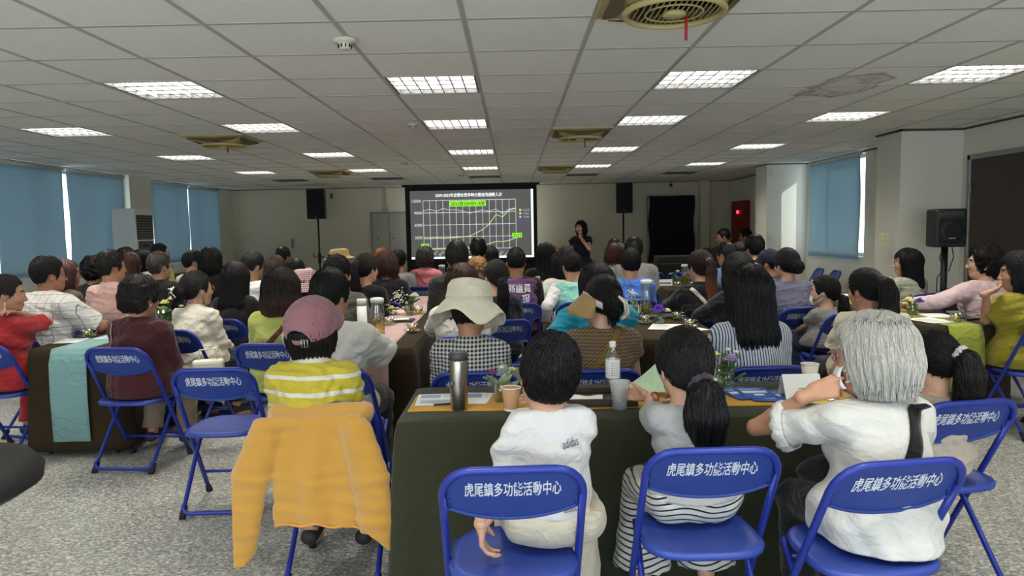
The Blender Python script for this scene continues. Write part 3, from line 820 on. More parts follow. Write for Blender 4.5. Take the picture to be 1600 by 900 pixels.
# floor: grey speckled vinyl
t = NT('speckled_vinyl'); o_ = t.obj()
v1 = t.n('ShaderNodeTexVoronoi'); v1.inputs['Scale'].default_value = 85; t.l(t.scale(o_, (1.0, 1.7, 1)), v1.inputs['Vector'])
cr = t.n('ShaderNodeValToRGB'); sx = t.xyz(v1.outputs['Color'])
t.l(sx[0], cr.inputs[0]); E_ = cr.color_ramp
for i, (p_, c_) in enumerate(((0, (96, 96, 94)), (.30, (150, 150, 145)), (.62, (184, 183, 176)), (.86, (226, 224, 216)))):
    e = E_.elements[i] if i < 2 else E_.elements.new(p_); e.position = p_; e.color = lin(c_)+(1,)
E_.interpolation = 'CONSTANT'
n2 = t.noise(o_, 210, 3); c3 = t.mix(t.math('MULTIPLY', n2, .55), cr.outputs[0], lin((164, 163, 156)))
t.base(c3, .38, 0, .45); t.bump(t.noise(o_, 60, 2), .05); M_FLOOR = t.m
st(MB().box((XL-.3, YB-.2, -.1), (XR+.3, YF+.3, 0)).build('floor', M_FLOOR))
# ceiling: fissured mineral tiles in a T-bar grid, lamps let in
t = NT('mineral_tile'); o_ = t.obj(); x_, y_, z_ = t.xyz(o_)
sp1 = t.noise(o_, 120, 2, .7); pit = t.math('LESS_THAN', sp1, .36)
L1 = lin((240, 238, 231)); c1 = t.mix(t.noise(o_, 2.2, 3), tuple(v*.95 for v in L1), L1)
c1 = t.mix(t.math('MULTIPLY', pit, .35), c1, lin((160, 158, 154)))
# water stain on two tiles
dx = t.math('MULTIPLY', t.math('SUBTRACT', x_, 2.38), 2.6); dy = t.math('MULTIPLY', t.math('SUBTRACT', y_, 5.18), 1.75)
rr = t.math('SQRT', t.math('ADD', t.math('POWER', dx, 2), t.math('POWER', dy, 2)))
rr = t.math('ADD', rr, t.math('MULTIPLY', t.math('SUBTRACT', t.noise(o_, 5, 4), .5), .9))
ring = t.math('SUBTRACT', 1, t.math('MINIMUM', t.math('MULTIPLY', t.math('ABSOLUTE', t.math('SUBTRACT', rr, .62)), 9), 1))
ring2 = t.math('MULTIPLY', t.math('SUBTRACT', 1, t.math('MINIMUM', t.math('MULTIPLY', t.math('ABSOLUTE', t.math('SUBTRACT', rr, .40)), 11), 1)), .6)
ins = t.math('MULTIPLY', t.math('LESS_THAN', rr, .62), .28)
c1 = t.mix(t.math('MINIMUM', t.math('MULTIPLY', t.math('ADD', t.math('ADD', ring, ring2), ins), .6), 1), c1, lin((112, 100, 82)))
t.base(c1, .9, 0, .1); t.bump(pit, -.25, .004); M_TILE = t.m
GX0, GY0 = -.81, 3.36
LAMPS = [(i, j) for j in (-7.5, -3.5, -1.5+.0, 2.5, 5.5, 9.5, 13.5, 16.5) for i in (-5.5, -2.5, .5, 3.5, 6.5)]
LAMPS = [(i, j) for (i, j) in LAMPS if j != -1.5]
lampset = {(round(i-.5), round(j-.5)) for i, j in LAMPS}
FANS = [(2, -1), (-4, 6), (2, 6), (-4, 13), (2, 13)]
mb = MB()
for i in range(-9, 10):
    x0 = max(GX0+.6*i, XL); x1 = min(x0+.6 if i > -9 else GX0+.6*(i+1), XR)
    if x1 <= x0: continue
    for j in range(-10, 21):
        y0 = GY0+.6*j; y1 = min(y0+.6, YF)
        if (i, j) in lampset or y1 <= y0: continue
        mb.add([(x0, y0, CEIL), (x1, y0, CEIL), (x1, y1, CEIL), (x0, y1, CEIL)], [(3, 2, 1, 0)], 0, False)
mb.box((XL-.3, YB-.5, CEIL+.13), (XR+.3, YF+.3, CEIL+.2))
st(mb.build('ceiling', M_TILE))
M_BAR = plain((176, 175, 170), .5, name='white_bar', var=.02)
bx, by = MB(), MB()
for i in range(-9, 10):
    x = GX0+.6*i
    if XL < x < XR: bx.box((x-.012, YB, CEIL-.003), (x+.012, YF, CEIL+.02))
for j in range(-10, 21):
    y = GY0+.6*j
    if y < YF: by.box((XL, y-.012, CEIL-.0025), (XR, y+.012, CEIL+.02))
st(bx.build('trim_1', M_BAR)); st(by.build('trim_2', M_BAR))
# walls. left wall with two window openings, right wall with pillars, window and door
WIN_L = ((5.2, 11.32), (12.12, 15.0)); WZ = (.98, CEIL)
def wall_x(name, x0, x1, holes, mat, y0=YB, y1=YF):
    mb = MB(); y = y0
    for (a, b, z0, z1) in holes:
        mb.box((x0, y, 0), (x1, a, CEIL+.1))
        if z0 > 0: mb.box((x0, a, 0), (x1, b, z0))
        if z1 < CEIL: mb.box((x0, a, z1), (x1, b, CEIL+.1))
        y = b
    mb.box((x0, y, 0), (x1, y1, CEIL+.1)); return st(mb.build(name, mat))
wall_x('wall_left', XL-.2, XL, [(a, b, 1.0, 2.42) for a, b in WIN_L], M_WHITE)
DOORY = (6.55, 7.46); WIN_R = (9.72, 11.52)
wall_x('wall_right', XR, XR+.2, [(DOORY[0], DOORY[1], 0, 2.1), (WIN_R[0], WIN_R[1], 1.0, 2.42)], M_WHITE)
st(MB().box((XL-.2, YF, 0), (XR+.2, YF+.2, CEIL+.1)).build('wall_back', M_WALL))
WF = (-5.6, 4.2, .12, 2.38)       # unseen window added behind the camera to brighten ceiling and backs
st(MB().box((XL-.2, YB-.2, 0), (WF[0], YB, CEIL+.1)).box((WF[1], YB-.2, 0), (XR+.2, YB, CEIL+.1)).box((WF[0], YB-.2, 0), (WF[1], YB, WF[2])).box((WF[0], YB-.2, WF[3]), (WF[1], YB, CEIL+.1)).build('wall_front', M_WHITE))
PD = bpy.data.lights.new('daylight_portal', 'AREA'); PD.shape = 'RECTANGLE'; PD.size = WF[1]-WF[0]; PD.size_y = WF[3]-WF[2]; PD.cycles.is_portal = True
po = bpy.data.objects.new('daylight_portal', PD); COL.objects.link(po); po.location = ((WF[0]+WF[1])/2, YB-.19, (WF[2]+WF[3])/2); po.rotation_euler = (math.pi/2, 0, 0)
st(MB().box((4.12, 7.62, 0), (XR, 8.12, CEIL+.05)).build('pillar_near', M_WHITE))
st(MB().box((4.12, 11.62, 0), (XR, 12.15, CEIL+.05)).build('pillar_far', M_WHITE))
st(MB().box((XL, 11.38, 0), (XL+.10, 12.06, CEIL+.05)).build('pillar_left', M_WHITE))
st(MB().box((4.1, YF-.16, 0), (4.3, YF, CEIL+.05)).build('pillar_back', M_WALL))
# dark edge strips where walls meet the ceiling
M_EDGE = plain((70, 70, 68), .6, name='dark_metal_strip')
mb = MB(); mb.box((XL, YB, CEIL-.012), (XL+.02, YF, CEIL)); mb.box((XL, YF-.02, CEIL-.014), (XR, YF, CEIL)); mb.box((XR-.02, YB, CEIL-.02), (XR, YF, CEIL))
mb.box((4.10, 7.60, CEIL-.022), (XR, 7.622, CEIL)); mb.box((4.10, 7.60, CEIL-.022), (4.122, 8.13, CEIL)); mb.box((4.10, 11.60, CEIL-.016), (XR, 11.62, CEIL)); mb.box((4.10, 11.60, CEIL-.016), (4.12, 12.16, CEIL))
st(mb.build('trim_3', M_EDGE))
# left wainscot with brown rail
M_WOOD = plain((128, 84, 52), .5, name='brown_wood', var=.12, vs=30)
M_WAIN = plain((150, 118, 62), .6, name='tan_board', var=.08, vs=20)
st(MB().box((XL, YB, .70), (XL+.05, 11.36, .78)).box((XL, 12.08, .70), (XL+.05, YF, .78)).build('trim_4', M_WOOD, bevel=.006))
st(MB().box((XL, YB, 0), (XL+.025, 11.36, .70)).box((XL, 12.08, 0), (XL+.025, YF, .70)).build('trim_5', M_WAIN))
for nm, bb in (('baseboard_right', ((XR-.015, YB, 0), (XR, DOORY[0]-.06, .09))), ('baseboard_back', ((XL, YF-.015, 0), (4.1, YF, .09)))):
    st(MB().box(*bb).build(nm, plain((90, 84, 76), .5, name='skirting')))
# windows
M_PANE = glassy((.93, .97, 1.0), 'window_pane', .05)
def window(k, x, y0, y1, out):
    r = MB(); n = max(2, round((y1-y0)/1.0)); a, b = sorted((x, x+out*.05))
    r.box((a, y0, 1.0), (b, y1, 1.05)); r.box((a, y0, 2.37), (b, y1, 2.42))
    for i in range(n+1):
        y = y0+(y1-y0-.05)*i/n; r.box((a, y, 1.0), (b, y+.05, 2.42))
    root = st(r.build('window_%d' % k, M_ALU))
    for i in range(n):
        p0 = y0+(y1-y0-.05)*i/n+.05; p1 = y0+(y1-y0-.05)*(i+1)/n
        MB().box(((a+b)/2-.003, p0, 1.05), ((a+b)/2+.003, p1, 2.37)).build('pane', M_PANE, root)
window(1, XL-.12, *WIN_L[0], -1); window(2, XL-.12, *WIN_L[1], -1); window(3, XR+.10, *WIN_R, 1)
fr = MB(); n_ = 7  # frame and panes of the added window behind the camera
for i in range(n_+1): x = WF[0]+(WF[1]-WF[0]-.06)*i/n_; fr.box((x, YB-.13, WF[2]), (x+.06, YB-.07, WF[3]))
fr.box((WF[0], YB-.13, WF[2]), (WF[1], YB-.07, WF[2]+.05)).box((WF[0], YB-.13, WF[3]-.05), (WF[1], YB-.07, WF[3]))
w4 = st(fr.build('window_4', M_ALU))
for i in range(n_): x = WF[0]+(WF[1]-WF[0]-.06)*i/n_; MB().box((x+.06, YB-.103, WF[2]+.05), (x+(WF[1]-WF[0]-.06)/n_, YB-.097, WF[3]-.05)).build('pane', M_PANE, w4)
# roller blinds
t = NT('blue_blind'); o_ = t.obj(); wv = t.noise(t.scale(o_, (1, 1, 1)), 130, 2)
c1 = t.mix(wv, lin((160, 184, 194)), lin((178, 201, 210)))
t.base(c1, .8, 0, .2)
tl = t.n('ShaderNodeBsdfTranslucent'); t.l(c1, tl.inputs[0]); ms = t.n('ShaderNodeMixShader'); ms.inputs[0].default_value = .30
t.l(t.b.outputs[0], ms.inputs[1]); t.l(tl.outputs[0], ms.inputs[2]); t.l(ms.outputs[0], t.out.inputs[0]); t.bump(wv, .1); M_BLIND = t.m
def blind(x, y0, y1, z0, lab, face, seed, slack=.012):
    r = empty('roller_blind', (x, (y0+y1)/2, z0), 0, lab, 'blind', 'blue roller blinds')
    G = []; h = (y1-y0)/2; H_ = CEIL-.05-z0; rg = random.Random(seed)
    for i in range(25):
        y = -h+2*h*i/24
        G.append([(face*(slack*math.sin(3.1*y+seed)*math.sin(math.pi*j/20)+.006*math.sin(9*y+j*.4+seed)*(1-j/20)), y, .02+(H_-.02)*j/20) for j in range(21)])
    MB().grid(G).build('fabric', M_BLIND, r, solid=.0015)
    MB().tube([(0, -h, .012), (0, h, .012)], .012, 10).build('bottom_bar', plain((128, 162, 184), .6, name='bar'), r)
    MB().tube([(0, -h-.01, H_+.012), (0, h+.01, H_+.012)], .026, 12).build('roller', plain((190, 190, 186), .4, name='roller'), r)
XB = XL+.05
blind(XB, 5.3, 6.95, .97, 'blue roller blind on the left wall nearest the camera, cut by the frame edge', 1, 1)
blind(XB, 6.99, 8.44, .97, 'blue roller blind on the left wall behind the woman in red', 1, 2)
blind(XB, 8.48, 9.78, .98, 'wide blue roller blind left of the white window gap on the left wall', 1, 3)
blind(XB, 9.86, 11.30, .99, 'blue roller blind between the bright gap and the left pillar', 1, 4)
blind(XB, 12.16, 13.50, .99, 'blue roller blind just past the white air conditioner', 1, 5)
blind(XB, 13.56, 14.92, .98, 'blue roller blind in the far left corner of the hall', 1, 6)
blind(XR-.05, 9.77, 11.41, .96, 'single blue roller blind glowing with daylight on the right wall', -1, 7, .02)
# right door
M_DOOR = NT('dark_wood_door'); t = M_DOOR; o_ = t.obj(); g = t.noise(t.scale(o_, (1, 30, 1.0)), 6, 4)
t.base(t.mix(g, lin((44, 35, 31)), lin((78, 64, 57))), .45, 0, .4); M_DOOR = t.m
r = MB().box((XR-.01, DOORY[0], .005), (XR+.035, DOORY[1], 2.1)).build('door_1', M_DOOR); st(r)
MB().box((XR-.03, DOORY[1], 0), (XR+.06, DOORY[1]+.05, 2.15)).box((XR-.03, DOORY[0]-.05, 0), (XR+.06, DOORY[0], 2.15)).box((XR-.03, DOORY[0]-.05, 2.1), (XR+.06, DOORY[1]+.05, 2.15)).build('door_frame', M_ALU, r, bevel=.004)
m = MB(); m.tube([(XR-.01, DOORY[0]+.08, 1.02), (XR-.06, DOORY[0]+.08, 1.02), (XR-.065, DOORY[0]+.20, 1.02)], .011, 8); m.build('handle', M_ALU, r)
m = MB()
for z in (.3, 1.05, 1.8): m.tube([(XR-.02, DOORY[1]-.005, z-.05), (XR-.02, DOORY[1]-.005, z+.05)], .012, 8)
m.build('hinge', M_ALU, r)
# double cupboard doors let into the back wall, left of the screen
r = st(MB().box((-3.14, YF-.02, .02), (-2.36, YF, 1.86)).build('door_2', plain((150, 148, 134), .6, name='grey_door_paint', var=.03)))
m = MB()
for a, b, c, d in ((-3.16, -3.12, 0, 1.9), (-2.36, -2.32, 0, 1.9), (-3.16, -2.32, 1.86, 1.9), (-2.752, -2.738, .02, 1.86), (-3.14, -2.36, .93, .945)): m.box((a, YF-.03, c), (b, YF-.005, d))
m.build('door_frame', plain((128, 126, 114), .5, name='grey_frame'), r)
for x in (-3.0, -2.66): MB().ell((x, YF-.03, 1.32), (.014, .02, .02), 8).build('lock', plain((60, 60, 58), .4, .6), r)
# ------------------------------------------------------------------ ceiling fittings
M_LOUV = plain((96, 96, 98), .35, .0, name='aluminium_louvre', var=0)
M_CAN = plain((70, 70, 72), .5, name='lamp_housing', var=0)
M_TUBE = glow((255, 250, 240), TUBE_E, 'fluorescent_tube'); M_TUBE0 = plain((225, 225, 220), .3, name='unlit_tube')
def lamp_meshes():
    out = {}
    m = MB()
    for a, b in (((-.29, -.29, 0), (-.276, .29, .10)), ((.276, -.29, 0), (.29, .29, .10)), ((-.276, -.29, 0), (.276, -.276, .10)), ((-.276, .276, 0), (.276, .29, .10)), ((-.29, -.29, .10), (.29, .29, .11))): m.box(a, b)
    out['housing'] = (m, M_CAN)
    m = MB()
    for k in range(1, 4): y = -.276+.552*k/4; m.add([(-.276, y-.010, .002), (.276, y-.010, .002), (.276, y+.010, .002), (-.276, y+.010, .002), (-.276, y-.002, .034), (.276, y-.002, .034), (.276, y+.002, .034), (-.276, y+.002, .034)], [(3, 2, 1, 0), (0, 1, 5, 4), (2, 3, 7, 6), (4, 5, 6, 7)], 0, False)
    for k in range(1, 7): x = -.276+.552*k/7; m.add([(x-.004, -.276, .002), (x+.004, -.276, .002), (x+.004, .276, .002), (x-.004, .276, .002), (x-.001, -.276, .034), (x+.001, -.276, .034), (x+.001, .276, .034), (x-.001, .276, .034)], [(3, 2, 1, 0), (1, 2, 6, 5), (3, 0, 4, 7), (4, 5, 6, 7)], 0, False)
    out['louvre'] = (m, M_LOUV)
    return out
def make_lamp(lit):
    r = empty('ceiling_light'); d = lamp_meshes()
    for k in ('housing', 'louvre'): d[k][0].build(k, d[k][1], r)
    for k in range(4):
        y = -.207+.138*k; MB().tube([(-.27, y, .062), (.27, y, .062)], .013, 10).build('tube', M_TUBE if lit else M_TUBE0, r)
    return r
LD = bpy.data.lights.new('lamp_light', 'AREA'); LD.shape = 'SQUARE'; LD.size = .54; LD.spread = math.radians(LAMP_SPREAD); LD.energy = LAMP_W; LD.color = LAMP_COL
pl, pu = make_lamp(True), make_lamp(False); first = {True: pl, False: pu}; used = {True: 0, False: 0}
COLN = {-5.5: 'leftmost column', -2.5: 'second column from the left', .5: 'middle column', 3.5: 'second column from the right', 6.5: 'rightmost column'}
ROWN = {2.5: 'first row in view', 5.5: 'second row in view', 9.5: 'third row in view', 13.5: 'fourth row in view', 16.5: 'last row by the screen wall', -3.5: 'row above the camera', -7.5: 'row behind the camera'}
for (i, j) in LAMPS:
    lit = j < 15
    o = first[lit] if not used[lit] else copy_tree(first[lit]); used[lit] = 1
    o.location = (GX0+.6*i, GY0+.6*j, CEIL+.002)
    tag(o, ('lit' if lit else 'unlit')+' square louvred ceiling light, '+COLN[i]+', '+ROWN[j], 'ceiling light', 'square louvred ceiling lights')
    if lit:
        a = bpy.data.objects.new('lamp_light', LD); COL.objects.link(a); a.location = (GX0+.6*i, GY0+.6*j, CEIL+.046); a.parent = None
# cassette circulation fans
M_FAN = plain((178, 162, 112), .45, name='yellowed_plastic', var=.05); M_FAND = plain((96, 84, 58), .6, name='perforated_panel', var=.15, vs=300); M_FANB = plain((30, 26, 20), .7, name='dark_opening')
def make_fan():
    r = empty('ceiling_fan'); Z = -.085
    def ht(x, y): q = max(abs(x), abs(y))/.30; rr = math.hypot(x, y)/.30; return Z*(1-max(q**3*.7, 0)-.3*min(1, rr**2)) if q < 1 else -.004
    G = [[(x, y, ht(x, y)*(1-.12*(abs(x)*abs(y)/.09))) for y in np.linspace(-.30, .30, 25)] for x in np.linspace(-.30, .30, 25)]
    m = MB(); nx = len(G)
    V = [p for row in G for p in row]; F = []
    for i in range(24):
        for j in range(24):
            c = (np.array(G[i][j])+np.array(G[i+1][j+1]))/2
            if math.hypot(c[0], c[1]) < .195: continue
            F.append((i*25+j, i*25+j+1, (i+1)*25+j+1, (i+1)*25+j))
    m.add(V, F); m.tube([(.205*math.cos(a), .205*math.sin(a), Z*.86-.004) for a in np.linspace(0, 2*math.pi, 41)[:-1]], .014, 8, closed=True)
    m.box((-.30, -.30, -.012), (.30, -.285, .002)); m.box((-.30, .285, -.012), (.30, .30, .002)); m.box((-.30, -.285, -.012), (-.285, .285, .002)); m.box((.285, -.285, -.012), (.30, .285, .002))
    m.build('panel', M_FAN, r)
    m = MB(); m.lathe([(0, -.022), (.2, -.022)], 32); m.build('opening', M_FANB, r)
    m = MB()
    for x in np.linspace(-.18, .18, 17):
        L_ = math.sqrt(max(.2**2-x*x, 0)); m.tube([(x, y, Z*.80-.012*(1-(math.hypot(x, y)/.2)**2)) for y in np.linspace(-L_, L_, 7)], .0035, 5)
    m.tube([(.12*math.cos(a), .12*math.sin(a), Z*.80-.012) for a in np.linspace(0, 2*math.pi, 31)[:-1]], .004, 6, closed=True)
    m.build('grille', M_FAN, r)
    m = MB(); m.lathe([(0, Z-.012), (.042, Z-.010), (.050, Z-.002), (.045, Z+.01)], 24); m.build('hub', M_FAN, r)
    m = MB()
    for k in range(5):
        a = 2*math.pi*k/5; M = RZ(a) @ RX(.5); m.box((.03, -.035, -.002), (.18, .035, .002), 0, TR(0, 0, -.045) @ M)
    m.build('blade', M_FANB, r)
    for q in range(4):
        m = MB(); M = RZ(q*math.pi/2); P_ = []
        for x in np.linspace(-.24, .24, 13): P_.append((x, -.272)); 
        top = [(x, -.225-.05*(1-(x/.24)**2)*-0.0-.0*x) for x in np.linspace(.24, -.24, 13)]
        pts = P_+[(x, -.272+.055*math.sqrt(max(0, 1-(x/.245)**2))) for x, _ in top]
        m.add([tuple(M @ Vector((x, y, ht(x, y)-.006-.004))) for x, y in pts], [tuple(range(len(pts)))], 0, False)
        m.build('side_grille', M_FAND, r, solid=.003)
    return r
M_RIB = plain((165, 20, 40), .6, name='red_ribbon')
fan0 = make_fan(); fl = {(2, -1): 'nearest ceiling fan, at the top edge of the photo, with a long red ribbon', (-4, 6): 'beige ceiling fan on the left near the lit lamp, with a dark pull tag', (2, 6): 'middle beige ceiling fan above the hall with a red ribbon', (-4, 13): 'small distant beige ceiling fan above the left speaker', (2, 13): 'distant beige ceiling fan right of the projection screen top'}
for k, (i, j) in enumerate(FANS):
    o = fan0 if k == 0 else copy_tree(fan0); o.location = (GX0+.6*(i+.5), GY0+.6*(j+.5), CEIL-.002); tag(o, fl[(i, j)], 'fan', 'square ceiling fans')
for (i, j, L_, mm) in ((2, -1, .10, M_RIB), (-4, 6, .05, M_FANB), (2, 6, .07, M_RIB)):
    m = MB(); m.grid([[(-.006, 0, 0), (.006, 0, 0)], [(-.005, .003, -L_*.5), (.007, .003, -L_*.5)], [(-.006, .0, -L_), (.006, 0, -L_)]])
    o = m.build('ribbon', mm, solid=.001); o.location = (GX0+.6*(i+.5)+.045, GY0+.6*(j+.5)-.02, CEIL-.098)
    tag(o, {2: 'red ribbon', -4: 'short dark tag'}[i]+{-1: ' hanging from the nearest fan', 6: ' hanging from the fan in the middle of the ceiling' if i == 2 else ' hanging from the left fan'}[j], 'ribbon')
M_DET = plain((205, 202, 184), .5, name='ivory_plastic')
def detector(x, y, s, lab):
    r = empty('smoke_detector', (x, y, CEIL-.003), 0, lab, 'smoke detector')
    MB().lathe([(0, -.02*s), (.055*s, -.018*s), (.06*s, 0)], 24).build('base', M_DET, r)
    m = MB(); m.lathe([(0, -.05*s), (.022*s, -.05*s), (.030*s, -.044*s), (.034*s, -.02*s)], 20); m.build('head', M_DET, r)
    m = MB()
    for k in range(10): m.box((.028*s, -.003*s, -.042*s), (.036*s, .003*s, -.026*s), 0, RZ(k*.628))
    m.build('slot', M_FANB, r)
detector(-.83, 3.66, 1.0, 'round smoke detector nearest the camera on the ceiling grid')
detector(-.89, 6.52, .8, 'small round ceiling detector left of the second middle lamp')
detector(-1.49, 9.95, 1.0, 'grey round ceiling detector over the middle of the hall')
detector(-.88, 12.3, 1.2, 'far ceiling detector just in front of the screen')
m = MB(); m.tube([(0, 0, 0), (0, 0, -.06)], .008, 8); m.tube([(0, -.0, -.075), (0, -.06, -.11)], .03, 12); o = m.build('security_camera', plain((60, 60, 60), .4)); p = at(1048, 283, YF-.25); o.location = (p[0], YF-.25, CEIL-.004); tag(o, 'small dark security camera hanging above the black backdrop', 'security camera')
# conduit and small wall bits
m = MB().box((-2.84, YF-.03, 1.98), (-2.80, YF, CEIL)).box((-2.86, YF-.045, 1.9), (-2.76, YF, 2.02)); o = m.build('cable_duct', plain((160, 158, 144), .6)); tag(o, 'grey cable duct running up above the cupboard doors', 'cable duct')
p = at(457, 380, YF); o = MB().box((p[0]-.015, YF-.03, p[2]-.12), (p[0]+.015, YF, p[2]+.10)).build('light_switch', plain((110, 108, 98), .6)); tag(o, 'slim dark switch strip on the back wall left of the speaker stand', 'switch')
p = at(518, 306, YF); m = MB(); m.box((-.03, -.02, -.06), (.03, 0, .05)); m.tube([(0, -.02, 0), (.0, -.08, -.02)], .022, 10); o = m.build('wall_sensor', plain((90, 88, 80), .5)); o.location = (p[0], YF, p[2]); tag(o, 'small grey sensor on the back wall beside the left speaker', 'sensor')
p = on(1380, 373, 1.25); o = MB().box((-.05, -.012, -.06), (.05, 0, .06)).box((-.03, -.02, -.04), (-.002, -.012, .03)).box((.006, -.02, -.02), (.03, -.012, .045)).build('wall_switch', plain((214, 206, 170), .5)); q = at(1380, 373, 7.62); o.location = (q[0], 7.62, q[2]); tag(o, 'ivory light switch on the face of the near right pillar', 'switch')
for k, (px, py, Y) in enumerate(((1189, 371, 11.62), (1190, 270, 11.62))):
    q = at(px+14, py, Y); o = MB().box((-.04, -.01, -.06), (.04, 0, .06)).box((-.012, -.016, -.02), (.012, -.01, .02)).build('wall_plate', plain((205, 202, 188), .5)); o.location = (q[0], Y, q[2]); tag(o, ('small ivory wall plate low on the far right pillar', 'pale square plate high on the far right pillar')[k], 'wall plate')
# ------------------------------------------------------------------ big things at the far end
# projection screen with a lit chart
M_BLK = plain((14, 14, 15), .7, name='black_fabric', var=.1)
r = empty('projection_screen', (-.87, 15.2, 0), 0, 'large projection screen with black border showing a line chart', 'projection screen')
m = MB(); xs0, xs1, zs0, zs1 = -1.32, 1.30, .865, 2.315
m.box((xs0-.10, -.012, zs1), (xs1+.08, .012, zs1+.10)); m.box((xs0-.10, -.012, zs0-.10), (xs1+.08, .012, zs0)); m.box((xs0-.10, -.012, zs0), (xs0, .012, zs1)); m.box((xs1, -.012, zs0), (xs1+.08, .012, zs1))
m.box((xs0-.10, .0, zs0-.55), (xs1+.08, .012, zs0-.10)); m.box((xs0-.16, -.05, zs1+.09), (xs1+.14, .05, zs1+.13)); m.build('frame', M_BLK, r)
for x in (xs0-.06, xs1+.04): MB().box((x-.02, -.02, .0), (x+.02, .02, zs0)).box((x-.03, -.3, 0), (x+.03, .3, .04)).build('stand', M_BLK, r)
SG, SW, SGR, SLG, SB = glow((104, 104, 102), .55, 'slide_grey'), glow((235, 240, 245), 1.25, 'slide_white'), glow((150, 240, 60), 1.0, 'slide_green'), glow((205, 225, 150), 1.0, 'slide_line'), glow((96, 90, 170), .7, 'slide_blue')
SK = glow((40, 60, 20), .15, 'slide_dark'); SD = glow((205, 210, 212), .85, 'slide_text')
m = MB(); m.box((xs0, -.004, zs0), (xs1, .006, zs1), 1)            # light edge
SX = lambda px: at(px, 340, 15.2)[0]+.87
def SZ(px, py): return at(px, py, 15.2)[2]
m.box((SX(641), -.006, SZ(641, 402.2)), (SX(830), -.004, SZ(735, 296.5)), 0)
X0, X1 = SX(661.5), SX(806); Zt, Zb = SZ(735, 312.4), SZ(735, 388.5)
yy = -.010
def ln(x0, z0, x1, z1, wd, mi, y=yy):
    d = np.array((x1-x0, z1-z0)); n_ = np.array((-d[1], d[0]))/np.linalg.norm(d)*wd/2
    m.add([(x0+n_[0], y, z0+n_[1]), (x1+n_[0], y, z1+n_[1]), (x1-n_[0], y, z1-n_[1]), (x0-n_[0], y, z0-n_[1])], [(0, 1, 2, 3)], mi, False)
for k in range(15): x = X0+(X1-X0)*k/14; ln(x, Zb, x, Zt, .010, 6)
for k in range(5): z = Zb+(Zt-Zb)*k/4; ln(X0, z, X1, z, .012, 6)
def series(vals, mi, wd=.012):
    for k in range(14): ln(X0+(X1-X0)*k/14, Zb+(Zt-Zb)*vals[k]/12000, X0+(X1-X0)*(k+1)/14, Zb+(Zt-Zb)*vals[k+1]/12000, wd, mi, -.0115)
series([9500, 9900, 9350, 10050, 9600, 9750, 9300, 8750, 9150, 9500, 9150, 9650, 8500, 9600, 9800], 6, .011)
series([2700, 2650, 2800, 2650, 2750, 2850, 3000, 3150, 3900, 4700, 6100, 8300, 7700, 9300, 9700], 3)
series([137, 160, 200, 220, 230, 260, 300, 350, 500, 800, 1200, 1700, 1600, 1900, 2525], 3)
series([1600, 1700, 1650, 1600, 1750, 1700, 1650, 1800, 1900, 2000, 2200, 2400, 2300, 2500, 2700], 4, .006)
series([4300, 4350, 4400, 4300, 4450, 4500, 4600, 4500, 4700, 5000, 5400, 5600, 5500, 5700, 6000], 4, .006)
def stx(t_, px, py, sz, mi, wd=None, rot=0, bold=.0): m.text(t_, sz, TR(SX(px), -.013, SZ(px, py)) @ RX(math.pi/2) @ RZ(rot), mi, wd, bold=bold)
stx('2009-2023年全國女性年齡分層自殺通報人次', 733, 304.5, .085, 1, SX(785)-SX(681), bold=.012)
for t_, py in (('12000', 314.5), ('9000', 333), ('6000', 352), ('3000', 371.6)): stx(t_, 651.5 if t_ == '12000' else 653.5, py, .085, 6, bold=.01)
for k, t_ in enumerate(('2009', '2010', '2011', '2012', '2013', '2014', '2015', '2016', '2017', '2018', '2019', '2020', '2021', '2022', '2023')):
    stx(t_, 657.5+k*10.3, 396, .075, 6, None, .75)
m.box((SX(703.5), -.0125, SZ(733, 322.3)), (SX(759.5), -.0115, SZ(733, 313.7)), 2); stx('2023是2009的18倍', 731.5, 318, .10, 5, SX(757)-SX(704.5), bold=.012)
m.box((SX(657), -.0125, SZ(663, 388)), (SX(669), -.0115, SZ(663, 381)), 2); stx('137', 663, 384.5, .09, 5, bold=.01)
m.box((SX(800), -.0125, SZ(806, 371)), (SX(815), -.0115, SZ(806, 364)), 2); stx('2525', 807.5, 367.5, .09, 5, bold=.01)
for k, (t_, mi) in enumerate((('14-以下', 3), ('15-24', 3), ('25-44', 6), ('45-64', 4), ('65-以上', 4))):
    py = 328+k*5.4; x = SX(813); m.box((x-.02, -.0125, SZ(813, py)-.02), (x+.02, -.0115, SZ(813, py)+.02), mi); stx(t_, 822, py, .05, 6 if k < 3 else 4)
m.build('lit_slide', [SG, SW, SGR, SLG, SB, SK, SD], r)
